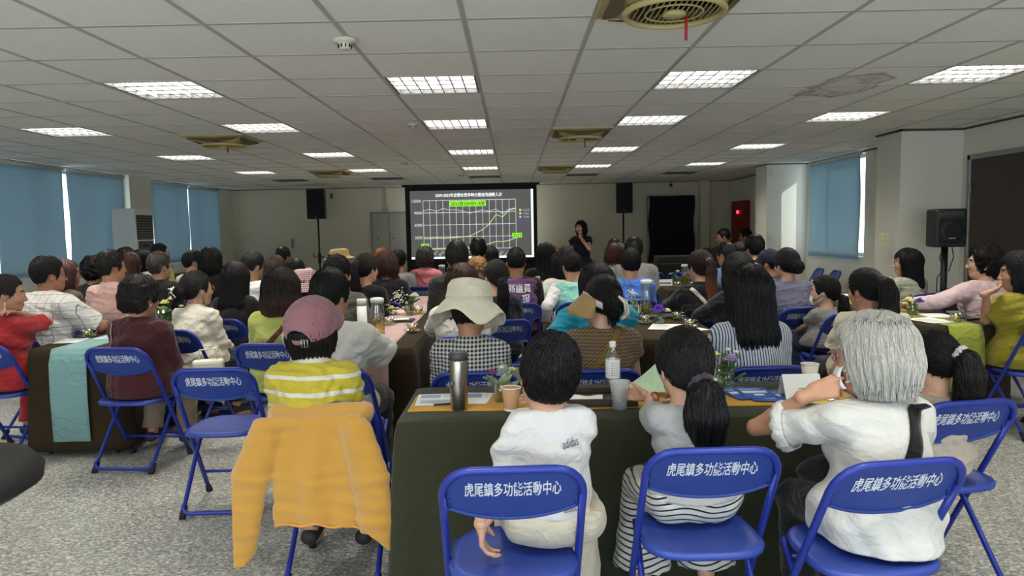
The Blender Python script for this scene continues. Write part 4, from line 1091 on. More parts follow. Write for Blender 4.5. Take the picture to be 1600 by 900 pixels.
# loudspeakers on stands at the far end
def stand_speaker(x, y, z0, h, wd, lab, lab2, gr):
    r = empty('speaker', (x, y, z0), 0, lab, 'speaker', gr); m = MB()
    m.prism([(-wd/2, -.16), (wd/2, -.16), (wd*.36, .17), (-wd*.36, .17)], 0, h); m.build('cabinet', plain((22, 22, 23), .6), r, bevel=.015)
    m = MB(); m.box((-wd/2+.02, -.168, .03), (wd/2-.02, -.158, h-.03)); m.build('grille', plain((12, 12, 13), .8, name='speaker_mesh', var=.4, vs=400), r, bevel=.006)
    m = MB(); m.box((-.015, -.171, .045), (.015, -.167, .06)); m.build('badge', plain((120, 120, 120), .4, .5), r)
    s = empty('speaker_stand', (x, y, 0), 0, lab2, 'speaker stand', gr+' stands')
    MB().tube([(0, 0, .35), (0, 0, z0)], .018, 12).build('pole', plain((25, 25, 26), .45), s)
    MB().tube([(0, 0, .85), (0, 0, 1.05)], .034, 12).tube([(-.05, 0, .98), (-.12, 0, .98), (-.12, 0, 1.06)], .012, 8).tube([(.03, 0, .98), (.09, 0, .98)], .014, 8).build('clamp', plain((18, 18, 19), .5), s)
    for k in range(3):
        a = 2*math.pi*k/3+.4; MB().tube([(0, 0, .75), (.42*math.cos(a), .42*math.sin(a), .015)], .012, 8).build('leg', plain((25, 25, 26), .45), s)
    return r
p = at(497, 342, 14.5); stand_speaker(p[0], 14.5, p[2], .60, .36, 'black loudspeaker on a pole left of the screen', 'black tripod speaker stand left of the screen', 'far loudspeakers')
p = at(974, 333, 14.5); stand_speaker(p[0], 14.5, p[2], .60, .34, 'black loudspeaker on a pole right of the presenter', 'black tripod speaker stand right of the presenter', 'far loudspeakers')
# portable loudspeaker at right
YS = 7.0; p0 = at(1452, 386, YS); p1 = at(1502, 326, YS); cx = (p0[0]+p1[0])/2; wd = p1[0]-p0[0]; z0 = p0[2]; hh_ = p1[2]-p0[2]
r = empty('speaker', (cx, YS, z0), math.radians(-6), 'black portable loudspeaker on a pole in front of the wooden door', 'speaker')
m = MB(); m.prism([(-wd/2, -.10), (-wd*.42, -.13), (wd*.42, -.13), (wd/2, -.10), (wd*.40, .14), (-wd*.40, .14)], 0, hh_); m.build('cabinet', plain((34, 35, 37), .5), r, bevel=.025)
m = MB(); m.box((-wd*.40, -.140, hh_*.08), (wd*.40, -.128, hh_*.74)); m.build('grille', plain((20, 21, 22), .8, name='speaker_mesh2', var=.5, vs=500), r, bevel=.02)
m = MB(); m.lathe([(.0, 0), (.02, -.004), (.105, .004), (.11, 0)], 28); m.xf(TR(0, -.139, hh_*.42) @ RX(math.pi/2)); m.build('woofer', plain((16, 17, 18), .6), r)
m = MB(); m.box((-wd*.36, -.136, hh_*.80), (wd*.36, -.120, hh_*.93)); m.build('horn', plain((52, 54, 57), .45), r, bevel=.02)
m = MB(); m.box((-.03, -.143, hh_*.22), (.03, -.139, hh_*.245)); m.build('badge', plain((170, 170, 170), .4, .4), r)
s = empty('speaker_stand', (cx, YS, 0), 0, 'black pole stand under the portable loudspeaker', 'speaker stand')
MB().tube([(0, 0, .3), (0, 0, z0)], .030, 14).build('pole', plain((24, 24, 25), .5), s)
zb = at(1478, 465, YS)[2]
MB().box((-.12, -.10, zb-.12), (.12, .10, zb+.04)).tube([(.03, 0, zb+.08), (.11, 0, zb+.08)], .012, 8).ell((.12, 0, zb+.08), (.02, .03, .03), 10).build('clamp', plain((24, 24, 25), .5), s, bevel=.01)
for k in range(3):
    a = 2*math.pi*k/3+.9; MB().tube([(0, 0, .55), (.40*math.cos(a), .40*math.sin(a), .015)], .014, 8).build('leg', plain((24, 24, 25), .5), s)
m = MB(); m.tube([(-.03, -.05, z0+.02), (-.09, -.07, z0-.10), (-.04, -.05, z0-.22), (-.10, -.06, z0-.30), (-.11, -.07, z0-.42), (-.06, -.05, z0-.50), (-.12, -.06, .5)], .005, 6)
m.tube([(.05, -.03, z0+.02), (.06, -.05, z0-.10), (.03, -.03, z0-.24)], .005, 6); o = m.build('speaker_cable', plain((18, 18, 18), .5)); o.location = (cx, YS, 0); tag(o, 'black cables drooping along the pole of the portable loudspeaker', 'cable')
# standing air conditioner at left
r = empty('air_conditioner', (-5.93, 11.12, 0), 0, 'tall white floor-standing air conditioner against the left wall', 'air conditioner')
MB().box((-.19, -.28, .02), (.17, .28, 1.90)).build('cabinet', plain((218, 218, 212), .5, name='white_enamel', var=.02), r, bevel=.015)
m = MB(); m.box((.165, -.24, 1.42), (.175, .24, 1.80)); m.build('outlet', plain((60, 62, 62), .7), r)
m = MB()
for k in range(9): m.box((.17, -.24, 1.44+.04*k), (.19, .24, 1.452+.04*k), 0)
m.build('louvre', plain((120, 122, 120), .5), r)
cp_ = MB().box((.168, -.22, 1.24), (.18, .22, 1.40)).build('control_panel', plain((70, 70, 70), .5), r, bevel=.004)
MB().box((.172, -.08, 1.30), (.184, .08, 1.34)).build('display', plain((30, 32, 34), .2), cp_)
MB().box((.165, -.25, .08), (.178, .25, 1.18)).build('front_panel', plain((224, 224, 218), .45, name='panel', var=.02), r, bevel=.006)
# black backdrop at the far end and dark AV desk
m = MB(); G = []
for i in range(41):
    x = 2.95+(3.93-2.95)*i/40; G.append([(x+.02*math.sin(j*1.1), YF-.30+.02*math.sin(i*1.4)*(1-j/14*.6), .02+(2.12-.02)*j/14) for j in range(15)])
o = m.grid(G).build('backdrop_cloth', plain((9, 9, 9), .9, name='black_cloth', var=.1), solid=.006); tag(o, 'tall black cloth hanging on a frame right of the far speaker', 'black cloth')
s = empty('cloth_frame', (3.44, YF-.22, 0), 0, 'thin metal frame carrying the tall black cloth', 'cloth frame')
MB().tube([(-.51, .05, 2.13), (.51, .05, 2.13)], .012, 8).build('crossbar', M_ALU, s)
for x in (-.5, .5): MB().tube([(x, .05, .02), (x, .05, 2.13)], .012, 8).box((x-.03, .03, 0), (x+.03, .2, .02)).build('post', M_ALU, s)
r = empty('equipment_desk', (3.08, 11.9, 0), 0, 'black cloth-covered equipment desk in front of the two operators', 'desk')
MB().box((-.75, -.3, .0), (.95, .3, .86)).build('cloth_cover', plain((10, 10, 11), .9, name='black_cover'), r, bevel=.01)
m = MB(); m.box((-.70, -.2, .86), (-.1, .2, .98)); m.build('equipment_case', plain((16, 16, 17), .5), r, bevel=.01)
m = MB(); m.box((.05, -.1, .865), (.40, .14, .885)); m.box((.05, -.12, .87), (.40, -.105, 1.10), 0, TR(0, 0, 0)); m.build('laptop', plain((20, 20, 22), .4), r)
# red hydrant cabinet on the right wall far end
p = at(1152, 345, 1)[0]; r = empty('hydrant_cabinet', (XR-.005, 14.75, .68), 0, 'dark red fire hydrant cabinet with a lit red lamp', 'hydrant cabinet')
MB().box((-.16, -.36, 0), (0, .36, 1.28)).build('cabinet', plain((120, 24, 28), .5, name='red_enamel'), r, bevel=.01)
MB().box((-.17, -.30, .05), (-.158, .30, .88)).build('door', plain((112, 22, 26), .5, name='red_door'), r)
MB().ell((-.17, -.1, 1.05), (.03, .035, .035), 12).build('lamp', glow((255, 40, 60), 6, 'red_lamp'), r)
MB().lathe([(0, .0), (.05, .0), (.05, .02)], 20).xf(TR(-.16, .12, 1.05) @ RY(-math.pi/2)).build('bell', plain((90, 60, 50), .4, .3), r)
# ------------------------------------------------------------------ folding chairs
M_BLUE = plain((30, 48, 140), .38, .15, .5, name='blue_enamel', var=.06, vs=9)
M_BLUE2 = plain((34, 58, 132), .5, .05, .4, name='blue_sheet', var=.10, vs=9)
M_SEAT = plain((44, 66, 150), .42, .05, .5, name='blue_seat', var=.08, vs=12)
t = NT('worn_white_lettering'); t.base(lin((206, 212, 220)), .6); o_ = t.obj()
al = t.math('GREATER_THAN', t.math('ADD', t.noise(o_, 22, 3), t.math('MULTIPLY', t.noise(o_, 190, 2), .25)), .42)
t.l(al, t.b.inputs['Alpha']); M_LET = t.m
M_RUB = plain((22, 22, 24), .7, name='black_rubber')
def lean_y(z): return .21-.43*(z/.80)
def make_chair(name='folding_chair'):
    r = empty(name)
    W = .208; m = MB(); P_ = [(-W, lean_y(.02), .02)]+[(-W, lean_y(z), z) for z in (.2, .44, .58, .70)]
    for a in np.linspace(math.pi, math.pi/2, 6): P_.append((-W+.085+.085*math.cos(a), lean_y(.70+.088*math.sin(a)), .70+.088*math.sin(a)))
    P_ = P_+[(-x, y, z) for x, y, z in P_[::-1]]; m.tube(P_, .0125, 10); fr_ = m.build('frame', M_BLUE, r)
    m = MB(); Q = [(-.185, .13, .432), (-.187, .02, .30), (-.190, -.16, .07)]+[(-.190+.035*(1-math.cos(a)), -.185-.012*math.sin(a), .07-.042*math.sin(a)) for a in np.linspace(.3, math.pi/2, 4)]
    m.tube(Q+[(-x, y, z) for x, y, z in Q[::-1]], .0115, 10); rl_ = m.build('rear_leg', M_BLUE, r)
    m = MB(); m.tube([(-W, lean_y(.14), .14), (W, lean_y(.14), .14)], .009, 8); m.build('crossbar', M_BLUE, r); m = MB(); m.tube([(-.186, .09, .385), (.186, .09, .385)], .008, 8); m.build('crossbar', M_BLUE, r)
    for sx in (-1, 1):
        m = MB(); m.tube([(sx*W, lean_y(.035), .035), (sx*W, lean_y(-.0), .0)], [.017, .019], 10); m.build('foot_cap', M_RUB, fr_)
        m = MB(); m.tube([(sx*.190, -.165, .06), (sx*.190, -.205, .0)], [.016, .018], 10); m.build('foot_cap', M_RUB, rl_)
    # backrest sheet, hollowed towards the sitter, lower edge bowed
    m = MB(); G = []; n = 24
    for i in range(n+1):
        x = -W+2*W*i/n; u = x/W; top = .785 if abs(x) < W-.085 else .70+math.sqrt(max(0, .085**2-(abs(x)-(W-.085))**2)); top = max(top, .70); bot = .612+.045*abs(u)**2.2-(.0)
        G.append([(x, lean_y(z)-.016*(1-u*u)+.006, z) for z in np.linspace(bot, top, 9)])
    m.grid(G)
    # rolled lower lip
    m.tube([(G[i][0][0], G[i][0][1], G[i][0][2]) for i in range(n+1)], .007, 8)
    for sx in (-1, 1): m.tube([(sx*W*.92, lean_y(.66)+.004, .650), (sx*W*.90, lean_y(.69)+.004, .685)], .003, 6)
    s0 = len(m.v); m.text('虎尾鎮多功能活動中心', .05, Matrix.Identity(4), 1, .285, bold=.012)
    for i in range(s0, len(m.v)):
        x, q, d = m.v[i]; z = .722+q*1.10; m.v[i] = (x, lean_y(z)-.016*(1-(x/W)**2)+.006-.0016-d, z)
    m.build('backrest', [M_BLUE2, M_LET], r)
    # seat pan
    m = MB(); rows = []; N_ = 44
    for (sc, z) in ((0, .438), (.55, .440), (.85, .446), (.955, .449), (1.0, .440), (.985, .424), (.90, .420), (0, .420)):
        row = []
        for k in range(N_):
            a = 2*math.pi*k/N_; c_, s_ = math.cos(a), math.sin(a); e_ = 3.2
            f = 1/(abs(c_)**e_+abs(s_)**e_)**(1/e_); x = .198*f*c_; y = .195*f*s_; x *= (1-.08*(y/.195)); row.append((x*sc, .005+y*sc, z))
        rows.append(row)
    m.grid([list(c) for c in zip(*rows)], closed_u=True); m.build('seat', M_SEAT, r)
    return r
chair0 = make_chair(); _cu = [0]
def chair(x, y, rz, label, group='blue folding chairs', z=0):
    o = chair0 if not _cu[0] else copy_tree(chair0); _cu[0] = 1
    o.location = (x, y, z); o.rotation_euler = (0, 0, math.radians(rz)); tag(o, label, 'chair', group); return o
# ------------------------------------------------------------------ tables, cloths, runners
TZ = .735
M_OLIVE = plain((48, 50, 36), .92, 0, .15, name='olive_cloth', var=.10, vs=26, bump=.25, bs=300)
M_BROWN = plain((52, 43, 31), .92, 0, .08, name='dark_brown_cloth', var=.10, vs=26, bump=.25, bs=300)
for m_, sw_ in ((M_OLIVE, .14), (M_BROWN, .03)):
    b_ = m_.node_tree.nodes['Principled BSDF']; b_.inputs['Sheen Weight'].default_value = sw_; b_.inputs['Sheen Roughness'].default_value = .4
def folding_table(x0, x1, y0, y1, label):
    r = empty('folding_table', ((x0+x1)/2, (y0+y1)/2, 0), 0, label, 'table', 'cloth-covered folding tables'); a, b = (x1-x0)/2-.02, (y1-y0)/2-.02
    MB().box((-a, -b, TZ-.035), (a, b, TZ-.004)).build('tabletop', plain((170, 160, 140), .5, name='laminate'), r, bevel=.006)
    for sx in (-1, 1):
        for sy in (-1, 1):
            MB().tube([(sx*(a-.06), sy*(b-.06), TZ-.035), (sx*(a-.05), sy*(b-.05), .0)], .014, 10).build('leg', plain((60, 60, 60), .4, .6, name='steel_leg'), r)
    return r
def table_cloth(x0, x1, y0, y1, mat, label, drop=.70, seed=1, amp=.018, n=220, corner=.03, group='table cloths'):
    rg = random.Random(seed); P_ = rrect(x1-x0, y1-y0, corner, 4); P_.append(P_[0])
    L_ = np.r_[0, np.cumsum([math.dist(a, b) for a, b in zip(P_, P_[1:])])]; T_ = np.linspace(0, L_[-1], n+1)[:-1]
    X = np.interp(T_, L_, [p[0] for p in P_]); Y = np.interp(T_, L_, [p[1] for p in P_])
    nx = np.gradient(Y); ny = -np.gradient(X); l = np.hypot(nx, ny); nx, ny = nx/l, ny/l
    ph = [rg.uniform(0, 6) for _ in range(4)]; f = [rg.uniform(5, 8), rg.uniform(11, 16), rg.uniform(20, 26)]
    cn = np.array([max(0, 1-min(abs(abs(x)-(x1-x0)/2), .4)/.25)*max(0, 1-min(abs(abs(y)-(y1-y0)/2), .4)/.25) for x, y in zip(X, Y)])
    wv = .5*np.sin(T_*f[0]+ph[0])+.35*np.sin(T_*f[1]+ph[1])+.3*np.sin(T_*f[2]+ph[2]); wv = wv+cn*2.4*np.abs(np.sin(T_*14+ph[3]))
    rows = []
    for s_, z in ((0, TZ), (.5, TZ), (.985, TZ), (1, TZ-.003)): rows.append([(x*s_, y*s_, z) for x, y in zip(X, Y)])
    for k in range(1, 13):
        q = k/12; dz = drop*q*(1+.02*math.sin(k)); o_ = .008+.02*q+amp*wv*q**.8
        rows.append([(x+a*b, y+c*b, TZ-.003-dz+(.008*wv_ if k == 12 else 0)) for x, y, a, c, b, wv_ in zip(X, Y, nx, ny, o_, wv)])
    m = MB(); m.grid([list(c) for c in zip(*rows)], closed_u=True)
    o = m.build('tablecloth', mat, solid=.003); o.modifiers[0].offset = 0; o.location = ((x0+x1)/2, (y0+y1)/2, 0); tag(o, label, 'tablecloth', group); return o
def runner(x0, x1, y0, y1, c, label, drop=0, axis='y', end=-1, wave=.004, gap=.03):
    """table runner; hangs over the near end by drop"""
    m = MB(); z = TZ+.0028; pts = []
    if axis == 'y':
        pts = [(y1, z), (y0+.02, z), (y0+.004, z-.004)]+([(y0-gap, z-drop*.15), (y0-gap-.012, z-drop*.5), (y0-gap-.012, z-drop)] if drop else [])
        pts = [(y1, z)]+[(y1+(y0+.02-y1)*k/10, z) for k in range(1, 10)]+pts[1:]
        G = [[(x0+(x1-x0)*k/6+.004*math.sin(i*.9+k), y, zz+.0008*math.sin(3*i+k)) for k in range(7)] for i, (y, zz) in enumerate(pts)]
    else:
        G = [[(x0+(x1-x0)*i/30, y0+(y1-y0)*k/4+wave*math.sin(i*.8)*(k == 0), z+.0008*math.sin(i+k)) for k in range(5)] for i in range(31)]
    m.grid(G); o = m.build('table_runner', cloth(c), solid=-.002); tag(o, label, 'table runner'); return o
TABLES = []
def table_row(x0, x1, ys, labs, mat=None, seed=1, clabs=None):
    for k, (a, b) in enumerate(ys): folding_table(x0, x1, a, b, labs[k])
    for k, (a, b, l) in enumerate(clabs): table_cloth(x0, x1, a, b, mat or M_BROWN, l, seed=seed+k)
T1 = (-3.28, -2.68); T2 = (-1.26, -.66); T3 = (.80, 1.40); T4 = (2.90, 3.50)
FT = (-.47, 1.46, 2.70, 3.32)
folding_table(*FT, 'front table in olive cloth where the boy and girl sit')
table_cloth(*FT, M_OLIVE, 'dark olive cloth over the front table', drop=.67, seed=3, amp=.014, n=300)
runner(-.45, 1.44, 2.86, 3.13, (224, 168, 58), 'yellow runner across the front table', axis='x')
table_row(*T1, [(4.70, 6.5), (6.5, 8.3), (8.3, 10.1)], ['left table with the teal runner', 'second table of the left row, behind the maroon woman', 'third table of the left row, near the air conditioner'], seed=11,
    clabs=[(4.70, 10.1, 'long dark brown cloth over the left row of tables, under the teal runner')])
runner(-3.10, -2.85, 4.68, 8.2, (142, 186, 184), 'light teal runner hanging over the near end of the left table', drop=.62)
table_row(*T2, [(4.46, 6.26), (6.26, 8.06), (9.6, 11.2)], ['table with the pink runner beside the man in white', 'second table of the middle row before the screen', 'distant table in front of the projection screen'], seed=21,
    clabs=[(4.46, 8.06, 'long dark brown cloth under the pink runner'), (9.6, 11.2, 'dark brown cloth on the table nearest the screen')])
runner(-1.10, -.80, 4.44, 8.0, (216, 182, 178), 'pale pink runner along the middle table', drop=.5)
table_row(*T3, [(4.62, 6.42)], ['table with the purple flower behind the front girl'], seed=31, clabs=[(4.62, 6.42, 'dark brown cloth under the purple flower vase')])
table_row(1.78, 2.36, [(8.1, 9.9)], ['far table with a pitcher left of the denim-shirt man'], seed=41, clabs=[(8.1, 9.9, 'dark brown cloth on the far table with the pitcher')])
table_row(*T4, [(4.98, 6.78), (6.78, 8.58)], ['right table with the lime green runner', 'second table of the right row, by the pillar'], seed=51, clabs=[(4.98, 8.58, 'long dark brown cloth under the lime green runner')])
runner(3.05, 3.29, 4.96, 8.0, (156, 164, 62), 'lime green runner hanging over the near end of the right table', drop=.66)
# ------------------------------------------------------------------ hats and clips
def shell(v, name, o, mats, mi=None):
    V, F = v.mesh(); V = o.Hc+(V*o.hs) @ o.HR.T; return mesh_np(name, V, [F], mats, o.root)
def ball_cap(o, c, back=True, badge=None, dz=0., big=0.):
    v = Vol((-.13, -.16, -.03+dz), (.13, .14, .18+dz), .0045)
    v.ell((0, -.010, .036+dz), (.094+big, .117+big, .108+big*.5)); v.ell((0, -.010, .030+dz), (.089+big, .111+big, .101+big*.5), mode='s', k=.004)
    def cut(d, X, Y, Z):
        a = np.arctan2(X, Y+.01); d = d+.0014*np.exp(-(np.sin(3*a)/.10)**2)*(d < .02)*-1
        return np.maximum(d, (.020+dz+.12*Y)-Z)
    v.full(cut)
    if back: v.ell((0, -.13, .012+dz), (.046, .06, .044), k=.006, mode='s')
    v.ell((0, -.010, .146+dz+big*.5), (.010, .010, .006), k=.003)
    m = cloth(c); cap = shell(v, 'cap', o, m); body_, o.root = o.root, cap
    b = MB(); G = []
    for i in range(15):
        a = math.radians(12+156*i/14); row = []
        for j in range(7):
            r_ = 1+.75*j/6*math.sin(a)**.8; row.append((.088*r_**.5*math.cos(a), -.010+.112*math.sin(a)*(1+.62*j/6*math.sin(a)**.7), .030+dz-.012*(j/6)-.018*math.cos(a)**2+.012*math.sin(a)))
        G.append(row)
    b.grid(G); headobj(o, b, 'cap_brim', m, solid=.004)
    if back:
        b = MB(); b.tube([(.050*math.sin(t), -.010-(.110+big)*math.cos(t*.9), .008+dz) for t in np.linspace(-1, 1, 13)], .006, 6, flat=1.6); headobj(o, b, 'cap_strap', m)
        b = MB(); b.tube([(.018, -.121-big, -.008+dz), (.040, -.114-big, -.008+dz), (.040, -.114-big, .022+dz), (.018, -.121-big, .022+dz)], .0025, 6, closed=True); b.tube([(.029, -.118-big, -.008+dz), (.029, -.118-big, .022+dz)], .002, 6); headobj(o, b, 'cap_buckle', plain((200, 198, 190), .3, .7))
        b = MB()
        for (x, y, z) in ((-.062, -.095-big, .08+dz), (.062, -.095-big, .08+dz), (.092+big, -.0, .08+dz), (-.092-big, 0, .08+dz)): b.lathe([(.0035, -.001), (.0055, .0005), (.0035, .002)], 10, (x, y, z))
        headobj(o, b, 'eyelet', plain((120, 84, 92), .6))
    if badge: 
        b = MB(); b.ell((-.055, .115, .045), (.018, .010, .012), 10); headobj(o, b, 'cap_badge', badge)
    o.root = body_
def bucket(o, c, crown=(.100, .118), top=.135, brim=.09, droop=.055, wav=.0, pat=None, c2=None, f=50, tilt=0, fl=.0, base=.035, name='hat', seed=0):
    prof = [(0, top), (.55, top-.002), (.82, top-.012), (.93, top-.032), (1.0, base)]
    b = MB(); n = 56; rows = []
    for k in range(n):
        q = 2*math.pi*k/n; cx, cy = math.cos(q), math.sin(q); row = []
        for (r_, z) in prof: row.append((crown[0]*r_*cx, -.012+crown[1]*r_*cy, z))
        for j in range(1, 9):
            u = j/8; wv = wav*u*(math.sin(3*q+seed)+.6*math.sin(5*q+1.3*seed+1)); rr = 1+brim*u/crown[0]*(.9+fl*math.sin(2*q+seed))
            row.append((crown[0]*rr*cx, -.012+(crown[1]+brim*u)*cy, base-droop*u**1.2+wv))
        rows.append(row)
    b.grid(rows, closed_u=True)
    if tilt: b.xf(TR(0, 0, .04) @ RX(math.radians(tilt)) @ TR(0, 0, -.04))
    h = headobj(o, b, name, cloth(c, pat, c2, f), solid=.003)
    if wav:
        b = MB(); 
        for zz in (base+.018, base+.028): b.tube([(crown[0]*1.004*math.cos(q), -.012+crown[1]*1.004*math.sin(q), zz) for q in np.linspace(0, 2*math.pi, 41)[:-1]], .0016, 5, closed=True)
        headobj(o, b, 'hat_seam', cloth(tuple(x*.9 for x in c)))
    return h
# ------------------------------------------------------------------ everybody in the hall
BK, DB, RB = (22, 20, 21), (46, 33, 29), (78, 46, 38)
SKA, SKB, SKC, SKD = (205, 158, 130), (190, 140, 112), (218, 172, 146), (176, 126, 98)
DK = dict(c=(32, 32, 36)); JEANS = dict(c=(44, 54, 84)); WHT = (250, 250, 248); BLKT = (30, 30, 33)
LET = plain((226, 226, 230), .7, name='print'); LETB = plain((64, 70, 100), .7, name='print_blue')
def seat(o, label, dx=0, dy=0, dr=0, yaw=None):
    yw = o.yaw if yaw is None else yaw; y = math.radians(yw)
    return chair(o.loc[0]+math.cos(y)*dx-math.sin(y)*dy, o.loc[1]+math.sin(y)*dx+math.cos(y)*dy, yw+dr, label)
def sit(label, short, *a, ch=None, **k):
    o = person(label, short, *a, **k)
    seat(o, 'blue folding chair '+(ch or 'occupied by the ')+short, dy=-.045); return o
# ---- front table
o = BOY = person('boy in a white tee and beige trousers holding a brown paper cup', 'boy', 855, 524, 2.355, ('short', (20, 19, 20), dict(fluff=.008, ns=3800)),
    dict(c=(228, 228, 230), th=.018, sl=1.0, hem=.565, wr=2.4, wl=.17), dict(c=(206, 198, 180), th=.014, waist=.035, shoe=(60, 60, 64)), yaw=3, head=(4, 12, 10), lean=.26, hs=.98, bw=.76, nk=.110, sk=(208, 164, 138),
    arms={'L': dict(elbow=at(783, 778, 2.22), hand=at(752, 818, 2.13), dir=(.02, .12, -1), palm=(1, 0, 0), thumb=(0, 1, 0), curl=(30, 34, 24), hsc=.8, elb=0),
          'R': dict(hand=(.062, 2.765, .795), dir=(-.25, .95, .05), palm=(-1, -.25, 0), thumb=(0, 0, 1), td=(-.75, .35, .25), curl=(38, 42, 24), hsc=.84, pole=(.9, -.2, -.6))})
chair(-.022, 2.205, 2, 'blue folding chair holding the boy in the white tee')
back_text(o, [('adidas', .030, .055, o.nb[2]-.070, .055)], LETB, name='shirt_print', flat=True); back_text(o, [('AEROREADY', .016, .05, .60, .055)], LETB, name='hem_print', flat=True)
o = GIRL = person('girl with a low ponytail in a grey tee and striped trousers', 'girl with the ponytail', 1068, 510, 2.525, ('lowpony', (20, 18, 20), dict(L=.42, fluff=.006, ns=4600, tail=1.75)),
    dict(c=(186, 188, 190), th=.016, sl=.72, hem=.545, wr=1.2), dict(c=(226, 224, 218), pat='wstripe', c2=(34, 34, 38), f=44, w=.72, th=.02, waist=.03, flare=.03, len=.86, shoe=(92, 32, 48)), yaw=4, head=(8, 2, -4), lean=.26, hs=1.0, bw=.78, nk=.135, sk=SKC,
    arms={'L': dict(hand=(.530, 2.800, .80), dir=(-.80, .60, .05), palm=(-.5, -.85, 0), thumb=(0, 0, 1), curl=(30, 35, 25), hsc=.8, pole=(-.5, -.6, -.8)), 'R': 'table'})
chair(.605, 2.345, 1, 'blue folding chair holding the girl with the ponytail')
tie(o, (72, 62, 72), .030, 'scrunchie', .014, True)
b = MB(); q = o.tolocal((.545, 2.765, .795)); b.tube([q+.029*(math.cos(t)*np.array((.75, .6, 0))+math.sin(t)*np.array((0, .2, .98))) for t in np.linspace(0, 6.28, 17)[:-1]], .003, 6, closed=True); b.build('bracelet', plain((190, 40, 44), .5), o.root)
o = ELD = person('grey-haired woman in a white blouse resting her cheek on her hand', 'grey-haired woman', 1362, 487, 2.30, ('bob', (184, 183, 176), dict(L=.105, fluff=.006, ns=5600, rad=.0009)),
    dict(c=(230, 229, 224), th=.022, sl=.66, hem=.46, wr=2.4, wl=.17), dict(c=(26, 26, 29), shoe=(96, 30, 38)), yaw=10, head=(40, -8, 12), lean=.14, hs=1.0, bw=1.0, sk=(200, 150, 120),
    arms={'L': dict(elbow=at(1180, 668, 2.46), hand=at(1264, 617, 2.30), dir=(.90, -.12, .34), palm=(.2, .9, -.3), thumb=(.35, 0, .9), td=(.72, -.25, .30), curl=(62, 80, 50), h=.0042, hsc=1.08), 'R': 'lap'}, lod=0)
chair(1.085, 2.20, 8, 'blue folding chair holding the grey-haired woman')
strap(o, (-.015, .73), (.082, .912), (26, 26, 28), .046); strap(o, (-.165, .690), (.05, .715), (26, 26, 28), .040, 'waist_strap'); glasses(o, (150, 90, 110)); mask(o)
b = MB()                                           # scalloped lace on the left cuff
E1, S1 = o.arm['L'][0], o.S['L']; ax = unit(E1-S1); u1 = unit(np.cross(ax, (0, 0, 1.))); u2 = np.cross(ax, u1); rows = []
for k in range(48):
    q = 2*math.pi*k/48; r_ = .080+.004*abs(math.sin(6*q)); rows.append([S1+ax*(.165+.028*j/3+(.012*abs(math.sin(7*q)) if j == 3 else 0))+(math.cos(q)*u1+math.sin(q)*u2)*(r_-.004+.003*j) for j in range(4)])
b.grid(rows, closed_u=True); b.build('lace_cuff', cloth((232, 231, 226)), o.root, solid=.003)
b = MB(); b.ell((0, 0, 0), (.15, .06, .055), 16); b.xf(TR(-.06, .16, .64)); b.build('waist_bag', cloth((24, 24, 26)), o.root)
o = person('small girl with a white beaded hair tie behind the grey-haired woman', 'small girl with the beaded hair tie', 1455, 513, 2.86, ('pony', (26, 22, 22), dict(L=.26, tail=1.3)), dict(c=(196, 184, 172), hem=.48), JEANS, yaw=14, head=(10, 0, -6), hs=.93, bw=.8, arms='table', sk=SKC)
chair(1.70, 2.86, 9, 'blue folding chair at the right end of the front table'); tie(o, (225, 222, 216), .026, 'hair_tie', .011, True)
# ---- woman in the pink cap and the jacket on her chair
o = CAPW = person('woman in a dusty pink cap and a yellow striped jumper', 'woman in the pink cap', 488, 458, 2.95, ('bob', BK, dict(L=.085, fluff=-.010, cutz=.03, cuts=.05, ns=1400, rad=.0010)), dict(c=(206, 190, 62), pat='hstripe', c2=(230, 228, 214), f=15.5, w=.74, sleeve='long', neck='turtle', th=.018, hem=.47, wr=1.6, wl=.07),
    dict(c=(60, 60, 66)), yaw=-2, head=(-12, 14, 4), hatz=.0, bw=1.02, sk=SKC, arms='lap')
ball_cap(o, (160, 112, 120), dz=-.020, big=.011)
# ---- three women with their backs to the front table
o = person('woman in a floppy cream sun hat and black gingham shirt', 'woman in the cream sun hat', 733, 437, 3.62, ('short', BK, dict(ns=600)), dict(c=(232, 232, 230), pat='gingham', c2=(18, 18, 20), f=52, sleeve='three', neck='collar', th=.022, hem=.47, wr=1.3), DK, yaw=0, head=(-14, -4, 0), hatz=.020, bw=1.05, fem=True, sk=SKB)
chair(-.20, 3.58, 0, 'blue folding chair holding the woman in the cream sun hat')
bucket(o, (255, 246, 220), (.112, .126), .150, .058, .090, .026, tilt=-12, fl=.25, base=.045, name='sun_hat', seed=1.2)
o = VIS = person('woman with a claw clip, straw visor and brown knit sleeveless top', 'woman in the straw visor', 940, 428, 3.62, ('clip', BK), dict(c=(150, 124, 94), pat='knit', c2=(88, 70, 52), f=50, sleeve='cap', th=.014, hem=.47, wr=.6), dict(c=(70, 66, 62)), yaw=2, head=(20, 0, 4), bw=1.0, nk=.132, sk=SKC)
chair(.40, 3.58, 1, 'blue folding chair holding the woman in the straw visor')
strap(o, (-.16, .66), (.085, .985), (132, 108, 52), .030)
b = MB(); G = []
for i in range(25):
    a = math.radians(-35+250*i/24); G.append([((.092+.085*j/5*math.sin(math.pi*i/24)**.5)*math.cos(a), -.012+(.114+.085*j/5*math.sin(math.pi*i/24)**.5)*math.sin(a), .036-.075*(j/5)*abs(math.cos(a))-.03*j/5-.03*max(0, -math.sin(a))) for j in range(6)])
b.grid(G); headobj(o, b, 'straw_visor', cloth((196, 164, 112), 'hstripe', (170, 136, 86), 160), solid=.004)
